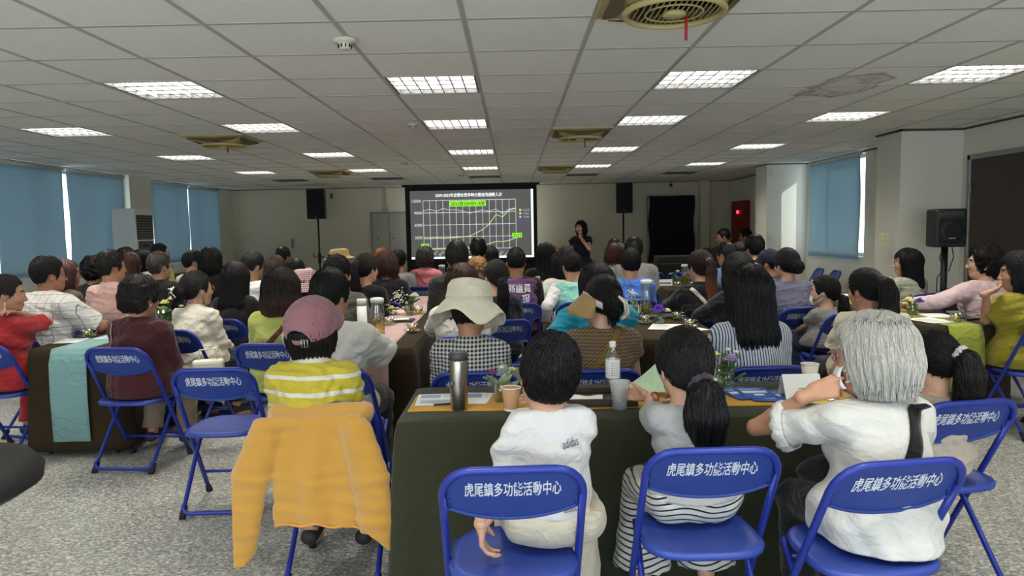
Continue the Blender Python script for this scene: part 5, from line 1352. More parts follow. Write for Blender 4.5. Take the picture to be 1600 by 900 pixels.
b = MB(); b.grid([[(.094*math.cos(a), -.012+.116*math.sin(a), z-.05*max(0, -math.sin(a))) for z in (.015, .03, .045)] for a in np.linspace(0, 2*math.pi, 41)[:-1]], closed_u=True); headobj(o, b, 'visor_band', cloth((222, 216, 204)), solid=.003)
b = MB()
for k in range(5): b.tube([(.015+.010*k, -.150+.003*k, .035-.004*k), (.045+.004*k, -.152, .012-.012*k), (.055, -.140, -.025-.008*k), (.040, -.125, -.04-.008*k)], .004, 6)
b.tube([(.0, -.155, .04), (.03, -.16, .01), (.045, -.155, -.05)], .006, 8); headobj(o, b, 'claw_clip', plain((214, 206, 194), .35))
o = person('woman with long straight black hair in a blue and white striped shirt', 'woman in the striped shirt', 1168, 414, 3.6, ('long', (24, 21, 22), dict(L=.52, fluff=.010, ns=4200)), dict(c=(226, 230, 236), pat='vstripe', c2=(58, 74, 116), f=74, w=.62, sleeve='long', th=.020, hem=.47, wr=.8), DK, yaw=4, head=(6, -2, 0), bw=1.04, sk=SKC)
chair(1.20, 3.58, 4, 'blue folding chair holding the woman in the striped shirt')
# ---- left table
o = person('woman in a red dress at the left edge of the photo, chin on hand', 'woman in red', 8, 428, 4.85, ('bun', (40, 38, 38)), dict(c=(186, 52, 56), hem=.46, sl=.8, neck='stand'), dict(c=(182, 50, 54), kind='skirt'), yaw=-8, head=(-48, -4, 0), sk=SKB, arms={'R': 'chin', 'L': 'lap'}, lod=0)
seat(o, 'blue folding chair cut by the left edge, holding the woman in red'); b = MB(); b.tube([(.082, -.008, -.045), (.084, -.008, -.085)], .003, 6).ell((.084, -.008, -.092), (.007, .007, .009), 8); headobj(o, b, 'earring', plain((225, 222, 210), .3))
o = sit('man in a white grid-check shirt and glasses facing the screen at left', 'man in the grid-check shirt', 75, 401, 5.35, ('short', (34, 31, 31)), dict(c=(246, 244, 238), pat='grid', c2=(120, 116, 118), f=17, w=.05, neck='collar', th=.024, sl=.85, hem=.47), DK, yaw=-20, head=(-18, 0, 0), bw=1.22, sk=SKD, lod=0, arms='table'); glasses(o)
o = sit('woman with reddish hair, glasses and a brown top behind the grid-check man', 'woman in the brown top', 103, 404, 6.6, ('bob', (84, 56, 50)), dict(c=(112, 90, 74), sleeve='long'), DK, yaw=-24, head=(-20, 0, 0), sk=SKB); glasses(o)
o = sit('woman with curly black hair in black left of the pink polo', 'woman with curly black hair in black', 147, 401, 7.55, ('curly', BK), dict(c=BLKT, sleeve='long'), DK, yaw=-14)
o = sit('man with glasses in a pale pink polo shirt', 'man in the pink polo', 174, 393, 6.2, ('short', (36, 33, 33), dict(fluff=.006)), dict(c=(244, 200, 192), neck='collar', sl=.75, th=.018), DK, yaw=-16, head=(-22, 0, 0), sk=SKB, bw=1.02, lod=1); glasses(o)
o = sit('woman with short permed hair in a maroon jacket', 'woman in the maroon jacket', 219, 432, 4.62, ('perm', (40, 33, 32)), dict(c=(86, 42, 46), sleeve='long', th=.024, neck='stand', hem=.45, wr=1.4), dict(c=(150, 132, 108)), yaw=-6, head=(-16, -4, 0), bw=1.1, sk=SKB, lod=0)
strap(o, (-.15, .98), (-.13, .60), (190, 165, 150), .008, 'bag_cord'); b = MB().ell((.085, -.008, -.04), (.006, .006, .008), 8); headobj(o, b, 'earring', plain((230, 228, 220), .3))
o = sit('woman in a cream blouse with a white ribbon clip in her bun', 'woman in the cream blouse', 307, 423, 5.4, ('bun', (24, 22, 24), dict(fluff=.004)), dict(c=(248, 240, 224), sleeve='long', neck='turtle', th=.022, wr=1.4), dict(c=(30, 30, 34), kind='skirt', pat='dots', c2=(190, 190, 190), f=70), yaw=-16, head=(-22, 2, 0), sk=SKC, lod=0); glasses(o, (140, 120, 90))
b = MB(); b.tube([(-.02, -.178, .03), (-.005, -.188, .0), (.03, -.180, -.035)], .005, 6).tube([(-.03, -.178, .0), (-.005, -.188, .002), (.012, -.176, .04)], .005, 6).tube([(-.005, -.188, 0), (-.045, -.170, -.005)], .005, 6); headobj(o, b, 'ribbon_clip', plain((232, 230, 224), .5))
b = MB(); b.tube([(.080, -.008, -.04), (.082, -.006, -.07)], .004, 6).ell((.083, -.006, -.085), (.006, .010, .018), 8); headobj(o, b, 'earring', plain((70, 84, 48), .4))
o = sit('woman with long black hair and a black jacket beside the lime green woman', 'woman with long hair in the black jacket', 368, 409, 6.0, ('long', (30, 25, 26), dict(L=.46, fluff=.008)), dict(c=(38, 37, 38), sleeve='long', th=.02), DK, yaw=-8, lod=0)
o = sit('woman in a lime green top with a brown leather strap', 'woman in lime green', 440, 420, 4.68, ('bob', (34, 26, 25), dict(L=.20, fluff=.014, c2=(96, 66, 52), zr=(.88, 1.10), ns=3200)), dict(c=(198, 202, 106), sl=.9, th=.024, hem=.46, wr=1.4), dict(c=(110, 118, 60)), yaw=-5, head=(-6, 0, 0), bw=1.12, sk=SKC, lod=0)
strap(o, (-.12, .66), (.14, .97), (112, 66, 42), .032)
o = sit('man with grey swept hair and glasses in a black jacket', 'man with grey hair in black', 249, 395, 7.0, ('short', (66, 63, 60), dict(fluff=.004)), dict(c=(34, 34, 38), sleeve='long', neck='collar', th=.02), DK, yaw=-12, head=(-16, 0, 0), bw=1.1, sk=SKB); glasses(o)
o = sit('woman with long reddish brown hair beyond the pink polo man', 'woman with reddish brown hair', 204, 393, 8.0, ('long', (84, 54, 46), dict(L=.4)), dict(c=(60, 50, 48), sleeve='long'), DK)
o = sit('person with black hair farthest left under the window blind', 'person under the window blind', 197, 385, 9.2, ('bob', BK), dict(c=(44, 44, 48)), DK)
o = sit('woman in a white sleeveless top near the air conditioner', 'woman in the sleeveless white top', 223, 388, 8.8, ('bob', BK), dict(c=(214, 212, 204), sleeve='cap'), DK, yaw=-24, head=(-20, 0, 0))
o = sit('man in a face mask and glasses beside the air conditioner', 'man in the face mask', 250, 381, 10.2, ('short', BK), dict(c=(196, 190, 90)), DK, yaw=-26, head=(-22, 0, 0), lod=1); mask(o); glasses(o)
o = sit('man with thinning hair and glasses in a white shirt, far left', 'man with thinning hair in white', 301, 391, 8.3, ('fade', (34, 32, 32)), dict(c=WHT, neck='collar', th=.02), DK, yaw=-24, head=(-24, 0, 0), lod=1); glasses(o)
o = sit('woman with shoulder-length black hair in black before the corner blind', 'woman in black before the corner blind', 330, 386, 7.9, ('bob', BK, dict(L=.22, fluff=.01)), dict(c=(32, 31, 33), sleeve='long'), DK, yaw=-16)
o = sit('man with cropped faded hair in a white shirt', 'man with the faded haircut', 393, 393, 6.75, ('fade', (36, 33, 32)), dict(c=(250, 250, 250), th=.022), DK, yaw=-14, head=(-10, -16, 6), bw=1.05, lod=1)
back_text(o, [('▮', .035, .06, .80, None), ('▮', .02, .075, .70, None)], LETB, name='shirt_print')
o = sit('woman with sleek brown hair right of the faded-haircut man', 'woman with sleek brown hair', 430, 397, 7.5, ('long', (66, 50, 44), dict(L=.4)), dict(c=(60, 60, 64)), DK)
o = sit('man with tousled black hair by the back wall, left of the speaker stand', 'man with tousled black hair', 443, 387, 10.9, ('short', BK, dict(fluff=.008)), dict(c=(50, 50, 54)), DK)
o = sit('person with short black hair just behind the pink checked hat', 'person behind the checked hat', 461, 402, 8.1, ('bob', BK, dict(L=.1)), dict(c=(54, 54, 60)), DK)
o = sit('person in a pink gingham bucket hat', 'person in the gingham hat', 475, 418, 6.1, ('bob', BK), dict(c=(186, 150, 152)), DK, hatz=.015)
bucket(o, (255, 236, 234), (.102, .118), .135, .055, .075, 0, 'gingham', (170, 80, 92), 62, name='bucket_hat')
# ---- second table and the middle
o = MW = person('broad man in a white tee behind the pink cap', 'man in the white tee', 515, 423, 3.85, ('short', (20, 19, 20), dict(fluff=.004)), dict(c=(228, 226, 218), th=.022, sl=.95, hem=.46, wr=1.3), dict(c=(36, 36, 40)), yaw=-14, head=(-8, -4, 4), bw=1.24, sk=SKB, arms='table')
chair(-.93, 3.78, -8, 'blue folding chair holding the man in the white tee')
o = sit('man with neat black hair in a grey olive tee', 'man in the grey olive tee', 527, 399, 5.5, ('short', BK), dict(c=(96, 94, 86), th=.02, sl=.8), DK, yaw=-12, head=(-12, 0, 4), bw=1.1, sk=SKB, lod=0)
o = sit('woman in a pale straw hat by the left speaker stand', 'woman in the straw hat', 531, 387, 8.4, ('bob', BK), dict(c=(196, 140, 148)), DK, yaw=-14, head=(-30, 0, 0), hatz=.0); bucket(o, (222, 196, 128), (.098, .114), .125, .060, .020, 0, name='straw_hat', tilt=4)
o = sit('woman with a black ponytail in a cold-shoulder black top', 'woman in the cold-shoulder top', 572, 396, 6.4, ('pony', (30, 24, 25), dict(L=.34, fluff=.006)), dict(c=(30, 29, 31), th=.016), DK, yaw=-16, head=(-14, 0, 0), sk=SKC, lod=0)
tie(o); strap(o, (-.15, .90), (-.12, .99), (200, 160, 130), .02, 'bag_strap')
o = sit('woman with a short reddish bob in a black tee', 'woman with the reddish bob', 604, 392, 7.1, ('bob', (66, 42, 36), dict(L=.09, fluff=.008)), dict(c=(30, 30, 32), th=.02, sl=.8), DK, yaw=-4, bw=1.08, sk=SKC, lod=1)
o = sit('person with bright orange hair behind the reddish bob', 'person with orange hair', 597, 387, 8.3, ('bob', (158, 96, 48), dict(L=.09, fluff=.006)), dict(c=(52, 50, 52)), DK)
o = sit('man with black hair in a white shirt right of the orange hair', 'man left of the screen corner', 623, 391, 8.8, ('short', BK), dict(c=(206, 204, 208), th=.02), DK)
o = sit('woman with bushy grey hair in a pink hooded top', 'woman in the pink hooded top', 664, 386, 8.9, ('curly', (72, 66, 62)), dict(c=(246, 146, 156), sleeve='long', neck='hood', th=.024), DK, bw=1.05, lod=1, yaw=-3)
strap(o, (-.10, .97), (.02, .82), (180, 88, 98), .014)
o = sit('man with thick wavy dark hair in a charcoal jacket', 'man in the charcoal jacket', 713, 380, 6.4, ('short', (44, 40, 39), dict(fluff=.010)), dict(c=(58, 56, 54), sleeve='long', neck='collar', th=.024), DK, yaw=10, head=(6, 0, 0), bw=1.1, lod=0)
o = sit('woman with a brown bob in a white blouse beyond the sun hat', 'woman with the brown bob', 721, 412, 4.85, ('long', (58, 40, 35), dict(L=.26, fluff=.010)), dict(c=(246, 242, 234), sleeve='long', th=.026), DK, yaw=8, sk=SKC, bw=1.15, lod=0, arms='table')
o = sit('woman with a low black ponytail in a navy tee', 'woman in the navy tee', 774, 405, 5.6, ('lowpony', BK, dict(L=.28)), dict(c=(36, 38, 52), th=.018, sl=.8), JEANS, yaw=14, head=(8, -4, 2), sk=SKC, lod=0); tie(o)
o = sit('person with curly blond-brown hair left of the navy tee', 'person with curly blond hair', 746, 402, 7.0, ('curly', (138, 104, 66)), dict(c=(70, 66, 62)), DK)
o = sit('person with black hair and a yellow collar before the screen', 'person with the yellow collar', 747, 373, 8.3, ('short', BK, dict(fluff=.005)), dict(c=(250, 210, 50), neck='collar'), DK)
o = sit('person with long dark hair low in front of the screen', 'person low before the screen', 766, 383, 9.6, ('bob', BK), dict(c=(40, 40, 44)), DK)
o = PUR = sit('man in a purple vest with white lettering over a black tee', 'man in the purple vest', 806, 387, 6.8, ('fade', (34, 32, 33)), dict(c=(30, 30, 32), sl=.9, th=.014, vest=cloth((112, 74, 120))), DK, yaw=2, head=(0, -6, 0), bw=1.14, sk=SKD, lod=0)
back_text(o, [('縣議員', .085, .02, .92, .22), ('美  瑗', .10, .02, .82, .20), ('服務團隊', .055, -.03, .735, .22)], LET, o.vv, 'vest_print', bold=.008)
o = sit('woman with long black hair in a black tee with white lettering', 'woman in the lettered black tee', 853, 379, 8.0, ('long', BK, dict(L=.30, fluff=.008)), dict(c=(26, 26, 28), th=.02, sl=.85), DK, yaw=6, head=(-14, 0, 0), bw=1.2, lod=1)
back_text(o, [('中村', .085, -.07, .84, .17), ('吉他', .06, -.03, .74, .14)], LET, name='shirt_print', bold=.01)
o = sit('woman in a white blouse reaching her arm to the left', 'woman in the white blouse', 874, 392, 7.4, ('bob', BK), dict(c=(250, 246, 240), sl=.8, th=.022), DK, yaw=24, head=(10, 0, 0), lod=1, sk=SKC, arms={'L': dict(hand=at(838, 446, 7.35)), 'R': 'lap'})
o = sit('person with dark hair showing just below the presenter', 'person below the presenter', 883, 384, 9.6, ('bob', BK), dict(c=(46, 46, 50)), DK)
o = sit('man in a mint green vest over a white shirt', 'man in the mint vest', 893, 393, 6.8, ('fade', (36, 33, 33)), dict(c=(250, 248, 250), sleeve='long', th=.014, vest=cloth((168, 240, 226))), DK, yaw=10, head=(0, -6, 0), bw=1.1, lod=0, arms={'L': 'side', 'R': 'table'}); MINT = o
back_text(o, [('行', .06, .045, .80, None), ('動', .055, .10, .80, None)], LETB, o.vv, 'vest_print', bold=.01)
b = MB()
for k in range(36): q = 2*math.pi*k/36; q2 = 2*math.pi*(k+1)/36; b.add([(.09+r_*math.cos(a), 0, .905+r_*math.sin(a)) for (r_, a) in ((.045, q), (.045, q2), (.036, q2), (.036, q))], [(0, 1, 2, 3)], 0, False)
b.text('心', .045, TR(.09, 0, .905) @ RX(math.pi/2)); on_back(o, b, o.vv, .003); b.build('round_emblem', plain((40, 110, 90), .6), o.root)
o = sit('woman in a bright teal tee with long black hair', 'woman in teal', 932, 411, 4.6, ('long', BK, dict(L=.34, fluff=.012)), dict(c=(34, 156, 186), th=.028, sl=1.0, hem=.46, wr=1.3), DK, yaw=2, bw=1.3, sk=SKB, lod=0, arms={'L': 'side', 'R': 'table'})
o = sit('boy in a bright blue tee at the far end of the flower table', 'boy in blue', 985, 390, 6.9, ('short', BK, dict(fluff=.006)), dict(c=(80, 130, 228), th=.022, sl=.95), JEANS, yaw=-2, head=(4, -4, 2), bw=1.05, lod=0)
o = sit('man in a grey tee behind the boy in blue', 'man in the grey tee', 990, 372, 7.8, ('short', BK, dict(fluff=.004)), dict(c=(156, 154, 150), th=.02), DK, yaw=4, bw=1.1, lod=1)
o = sit('person with a reddish brown bob in white, right of the presenter', 'person with the short brown bob', 958, 379, 8.4, ('bob', (74, 40, 34), dict(L=.08)), dict(c=(216, 212, 206)), DK)
o = sit('woman with long black hair next to the grey tee man', 'woman next to the grey tee', 969, 378, 9.4, ('long', BK, dict(L=.28)), dict(c=(206, 204, 200)), DK)
o = sit('person in a black jacket lowest behind the presenter side', 'person in the black jacket', 959, 374, 10.2, ('short', BK), dict(c=(28, 28, 31), sleeve='long'), DK)
# ---- right half
o = sit('woman with a brown ombre ponytail in a black jacket', 'woman with the ombre ponytail', 1093, 391, 5.95, ('pony', (46, 33, 30), dict(L=.40, fluff=.008, c2=(150, 100, 70), zr=(.84, 1.12), ns=2600)), dict(c=(34, 34, 37), sleeve='long', neck='hood', th=.026, wr=1.4), DK, yaw=10, head=(8, -2, 0), lod=0, sk=SKC, arms={'L': 'table', 'R': 'table'})
tie(o, (226, 214, 180), .018); strap(o, (-.12, .96), (-.02, .84), (216, 212, 200), .03)
o = sit('woman in dark clothes half hidden by the striped shirt woman', 'woman in dark clothes', 1152, 394, 5.3, ('bob', BK, dict(L=.18, fluff=.008)), dict(c=(30, 30, 38), sleeve='long', th=.024), DK, yaw=12, lod=0, arms='table')
o = sit('man with thinning hair and glasses in a denim blue shirt', 'man in the denim blue shirt', 1136, 377, 7.5, ('bald', (36, 34, 34)), dict(c=(118, 150, 204), th=.022, neck='collar'), DK, yaw=12, head=(14, 0, 0), lod=1, sk=SKB); glasses(o)
o = sit('man with full black hair in a white tee near the operators', 'man near the operators', 1178, 369, 7.9, ('short', BK, dict(fluff=.008)), dict(c=(216, 214, 212), th=.02), DK, yaw=16, lod=1)
o = sit('woman with dark hair wedged between the two men at right', 'woman between the two men', 1155, 377, 9.3, ('bob', BK), dict(c=(40, 40, 44)), DK)
o = sit('man in a navy baseball cap and dark plaid shirt', 'man in the navy cap', 1201, 388, 7.1, ('short', BK, dict(cutz=.03)), dict(c=(40, 42, 52), pat='plaid', c2=(150, 150, 156), f=16, w=.86, th=.022, sleeve='long', neck='collar'), DK, yaw=14, head=(34, 0, 0), hatz=.012, lod=1, sk=SKB); ball_cap(o, (34, 40, 62), back=False, badge=plain((220, 196, 120), .5))
o = sit('woman with a round bun in a lavender grey sweatshirt', 'woman with the round bun', 1229, 387, 6.05, ('bun', (24, 22, 23), dict(fluff=.004)), dict(c=(132, 132, 158), th=.022, sl=.98), DK, yaw=8, head=(6, 0, -4), bw=1.12, sk=SKC, lod=0, arms='table')
o = sit('little girl wearing a face mask with a clipped ponytail', 'little girl in the mask', 1288, 430, 5.65, ('lowpony', BK, dict(L=.26, fluff=.004)), dict(c=(150, 148, 146), th=.018), JEANS, yaw=16, head=(36, -2, 0), hs=.93, bw=.82, sk=SKC, lod=0); tie(o, (220, 210, 180), .018); mask(o, (226, 226, 228))
o = sit('woman in a beige tee with a high ponytail leaning on the right table', 'woman in the beige tee', 1352, 420, 4.62, ('pony', (26, 23, 24), dict(L=.32, fluff=.008, tail=1.35)), dict(c=(222, 212, 188), th=.026, sl=.98, hem=.46, wr=1.3), dict(c=(40, 40, 44)), yaw=6, head=(16, -8, 0), bw=1.12, sk=SKB, lod=0, arms={'L': 'lap', 'R': dict(hand=(2.88, 5.06, .79), dir=(.5, .8, 0), pole=(.5, -.5, -.6))}); tie(o)
o = sit('woman with long straight hair in a sage green jacket', 'woman in the sage jacket', 1417, 388, 6.9, ('long', BK, dict(L=.44, fluff=.006)), dict(c=(192, 194, 176), sleeve='long', th=.024), DK, yaw=12, head=(50, 0, 0), sk=SKC, lod=0); glasses(o)
o = sit('woman with curly black hair, glasses and a pale pink cardigan', 'woman in the pink cardigan', 1537, 384, 5.75, ('curly', (22, 20, 21)), dict(c=(244, 214, 220), sleeve='long', th=.024, wr=1.3), dict(c=(60, 60, 70)), yaw=8, head=(54, 2, 0), sk=SKC, lod=0, bw=1.12, arms={'L': dict(hand=(3.14, 5.72, .80), dir=(-.7, .5, -.05), pole=(-.3, -.6, -.6)), 'R': 'lap'}); glasses(o, (150, 150, 150), metal=.8)
b = MB().ell((-.085, -.008, -.04), (.008, .008, .008), 8); headobj(o, b, 'earring', plain((230, 228, 220), .3))
o = YEL = sit('woman in an olive yellow blouse resting her cheek on her hand', 'woman in olive yellow', 1592, 394, 4.95, ('bob', (24, 22, 23), dict(L=.17, fluff=.012)), dict(c=(164, 152, 48), th=.026, sl=.82, hem=.46, wr=1.6), dict(c=(150, 140, 46), kind='skirt'), yaw=10, head=(54, -4, 0), sk=SKB, lod=0,
    arms={'L': dict(elbow=at(1540, 500, 4.95), hand=at(1541, 459, 4.84), dir=(.93, .05, .30), palm=(.0, .55, .8), thumb=(.0, .8, .5), curl=(22, 34, 24)), 'R': 'lap'})
b = MB(); q = o.tolocal(at(1541, 460, 4.87)); b.tube([q+.034*(math.cos(t)*np.array((1, 0, 0))+math.sin(t)*np.array((0, 1, .1))) for t in np.linspace(0, 6.28, 17)[:-1]], .004, 6, closed=True); b.build('bracelet', plain((226, 220, 200), .3), o.root)
b = MB().ell((-.085, -.008, -.04), (.007, .007, .007), 8); headobj(o, b, 'earring', plain((230, 228, 220), .3))
# ---- operators and presenter
o = sit('operator in black facing left behind the desk, nearer the black cloth', 'left operator', 1130, 358, 12.6, ('short', BK), dict(c=(26, 26, 28)), DK, yaw=24, head=(56, -10, 0), lod=1, sk=SKD)
o = sit('operator beside the red hydrant cabinet, facing left', 'right operator', 1164, 358, 13.4, ('short', BK), dict(c=(28, 28, 30)), DK, yaw=20, head=(50, -4, 0), lod=1, sk=SKD)
PY = 13.6
o = PRES = person('woman presenter in a navy dress speaking into a microphone', 'presenter', 907, 344, PY, ('bob', BK, dict(L=.13)), dict(c=(32, 34, 48), sleeve='cap', th=.016, hem=.80, name='bodice'), dict(c=(34, 37, 54), kind='trousers', th=.03, flare=.05), yaw=150, head=(-10, -2, 0), stand=True, sk=(214, 160, 138), lod=0,
    arms={'R': dict(hand=at(868, 386, PY-.15), dir=(-.9, -.1, .1)), 'L': dict(hand=at(908, 372, PY-.27), dir=(-.6, -.2, .5), palm=(-.3, .8, .1), thumb=(0, 0, 1), curl=(50, 60, 40))})
b = MB()
for k in range(7): b.ell((-.055+.012*math.sin(2*k), .155, 1.32-.02*k), (.010, .006, .010), 6)
V_ = np.array(b.v); V_[:, 1] += .0; b.v = [tuple(p) for p in V_]; b.build('brooch', plain((190, 200, 225), .4), o.root)
p = at(902.5, 367, PY-.36); r = empty('microphone', tuple(p), 0, 'black handheld microphone in the hand of the presenter', 'microphone')
M_ = RX(.5) @ RY(-.2); MB().lathe([(0, -.17), (.012, -.17), (.016, -.02), (.016, 0)], 12).xf(M_).build('handle', plain((20, 20, 22), .4), r); MB().ell((0, 0, .022), (.026, .026, .030), 12).xf(M_).build('head', plain((40, 40, 42), .5, .5), r)
p = at(865, 385, PY-.15); r = empty('presentation_clicker', tuple(p), 0, 'small dark clicker in the outstretched hand of the presenter', 'clicker'); MB().box((-.05, -.012, -.008), (.05, .012, .012)).build('body', plain((24, 24, 26), .4), r, bevel=.004); MB().box((-.02, -.007, .011), (.0, .007, .015)).build('button', plain((90, 90, 92), .4), r)
# ---- empty chairs
chair(-1.575, 3.80, 2, 'empty blue folding chair on the bare floor at left')
chair(4.42, 10.75, 82, 'farther of two empty blue chairs under the right window blind')
chair(4.40, 10.15, 82, 'nearer of two empty blue chairs under the right window blind')
chair(1.98, 10.6, 6, 'empty blue chair beyond the far pitcher, left one'); chair(2.46, 10.5, -8, 'empty blue chair beyond the far pitcher, right one')
# ------------------------------------------------------------------ yellow fleece jacket over the chair of the woman in the cap
jc = chair(-.775, 3.02, -2, 'blue folding chair draped with the yellow fleece jacket')
JY = 2.765
def jx(px, py): q = at(px, py, JY); return q[0], q[2]
v = Vol((-1.12, 2.62, .18), (-.38, 2.90, .86), .0065)
def body(X, Y, Z):
    yc = 2.728+.030*np.clip((.80-Z)/.06, 0, 1)*0-.020*(.80-Z)+.013*np.sin(19*X+2.2*Z+.6)*np.clip((.80-Z)*3, 0, 1)+.007*np.sin(47*X-3*Z)*np.clip((.80-Z)*3, 0, 1)
    xc = -.785; w_ = .172+.018*np.clip((.80-Z)*2, 0, 1); bot = .318+.030*np.exp(-((X+.795)/.045)**2)-.03*np.clip(X+.76, 0, .2)/.2+.012*np.sin(26*X)
    a = np.abs(Y-yc)-.016; b = np.abs(X-xc)-w_; c = bot-Z; e = Z-.765
    m = np.maximum(np.maximum(a, b), np.maximum(c, e)); return m*.8
v.op((-1.0, 2.66, .25), (-.46, 2.80, .82), body, .012)
def inner(X, Y, Z):
    a = np.abs(Y-(2.815+.25*(.80-Z)))-.014; return np.maximum(np.maximum(a, np.abs(X+.77)-.17), np.maximum(.56-Z, Z-.765))*.8
v.op((-.95, 2.78, .55), (-.5, 2.88, .82), inner, .012)
v.cone((-.955, 2.79, .756), (-.615, 2.79, .760), .042, .042, k=.03)
for pts in ([(424, 660), (398, 740), (388, 815), (386, 878)], [(560, 660), (584, 740), (592, 805), (597, 856)]):
    Q = [np.array((jx(*p)[0], 2.715-.004*i, jx(*p)[1])) for i, p in enumerate(pts)]; W_ = [.056, .074, .066, .050]
    for i in range(3): v.seg(Q[i], Q[i+1], W_[i], .034, W_[i+1], .036, k=.02)
v.wrinkle(.0022, 5, .10)
v.full(lambda d, X, Y, Z: np.maximum(d, .285-.02*np.sin(14*X)-Z-.9*np.maximum(np.abs(X+.77)-.18, 0)))
a, b = v.mesh()
tf = NT('yellow_fleece'); oo = tf.obj(); Lf = tuple(x*.74 for x in lin((214, 160, 70))); nf = tf.noise(oo, 260, 4, .7)
tf.base(tf.mix(nf, tuple(x*.80 for x in Lf), tuple(min(1, x*1.16) for x in Lf)), .95, 0, .1, Sheen_Weight=.5); tf.bump(nf, .5, .006)
r = mesh_np('fleece_jacket', a, [b], [tf.m]); tag(r, 'mustard yellow fleece jacket hung over a chair back', 'jacket')
m = MB(); xs = np.linspace(-.96, -.61, 40); m.tube([(x, 2.728-.020*.47+.013*math.sin(19*x+1.3)-.017, .325+.030*math.exp(-((x+.795)/.045)**2)-.03*max(0, min(x+.76, .2))/.2+.012*math.sin(26*x)) for x in xs], .0055, 6); m.build('hem_binding', plain((196, 140, 66), .8), r)
# ------------------------------------------------------------------ things on the tables
ZF, ZC = TZ+.006, TZ+.006
M_GL = glassy((.97, .99, .98), 'clear_glass', .13); M_TEA = glassy((.93, .80, .22), 'pale_tea', .06); M_TEAL = glassy((.90, .82, .30), 'light_tea', .05); M_WAT = glassy((.93, .96, .97), 'water', .10); M_PLA = NT('clear_plastic').base((.86, .88, .88), .15, 0, .6, Alpha=.30); M_ICE = NT('ice').base((.9, .92, .93), .1, 0, .6, Alpha=.42)
M_LEAF = plain((70, 104, 52), .6, name='leaf', var=.25, vs=60); M_LEAF2 = plain((128, 150, 118), .6, name='grey_leaf', var=.2, vs=60); M_PAPER = plain((226, 226, 222), .8, name='paper', var=.02)
M_WHITEP = plain((228, 228, 226), .4, name='white_plastic', var=.02)
def pitcher(x, y, lab, fill=.62, s=1., tea=None, rz=0):
    r = empty('glass_pitcher', (x, y, ZC), math.radians(rz), lab, 'pitcher', 'glass tea pitchers')
    MB().lathe([(0, .002), (.044*s, .002), (.046*s, .01), (.046*s, .18*s), (.040*s, .20*s), (.041*s, .225*s), (.038*s, .225*s), (.037*s, .20*s), (.0435*s, .178*s), (.0435*s, .012), (0, .010)], 28).build('glass_body', M_GL, r)
    MB().lathe([(0, .0125), (.043*s, .0125), (.043*s, .19*s*fill), (0, .19*s*fill)], 24).build('tea', tea or M_TEA, r)
    MB().lathe([(0, .218*s), (.043*s, .218*s), (.044*s, .245*s), (.030*s, .250*s), (0, .250*s)], 24).build('lid', plain((206, 208, 204), .45, name='pale_lid'), r)
    MB().tube([(.040*s, 0, .20*s), (.075*s, 0, .20*s), (.082*s, 0, .17*s), (.080*s, 0, .09*s), (.046*s, 0, .07*s)], .006*s, 8).build('handle', M_GL, r); return r
def teacup(x, y, lab, rz=0, s=1., gr='glass tea cups'):
    r = empty('glass_teacup', (x, y, ZC), math.radians(rz), lab, 'cup', gr)
    MB().lathe([(0, .002), (.035, .002), (.066, .014), (.070, .017), (.064, .017), (.034, .007), (0, .007)], 28).build('saucer', M_GL, r)
    MB().lathe([(0, .008), (.022, .008), (.034, .025), (.041, .062), (.039, .062), (.032, .027), (.020, .013), (0, .013)], 26).build('cup', M_GL, r)
    MB().lathe([(0, .0135), (.0195, .0135), (.031, .027), (.034, .040), (0, .040)], 24).build('tea', M_TEAL, r)
    m = MB(); 
    for k in range(3): m.ell((.012*math.cos(2.1*k), .012*math.sin(2.1*k), .040), (.010, .008, .004), 8)
    m.build('tea_flower', plain((214, 206, 120), .7), r)
    MB().tube([(.038, 0, .052), (.058, 0, .054), (.062, 0, .038), (.052, 0, .026), (.034, 0, .028)], .0038, 8).build('handle', M_GL, r); return r
def blossom(m, c, r_, n=5, lay=3, up=(0, 0, 1), rg=random):
    for l in range(lay):
        for k in range(n+l):
            a = 2*math.pi*(k/(n+l))+l*.5+rg.uniform(-.1, .1); q = r_*(.28+.25*l); tl = .9-.35*l
            M = TR(*c) @ RZ(a) @ TR(q*.8, 0, r_*(.30-.16*l)) @ RY(-tl)
            m.ell((0, 0, 0), (1, 1, 1), 8, 0, M @ Matrix.Diagonal((r_*.42, r_*.38, r_*.10, 1)))
def ell_fix(m): return m
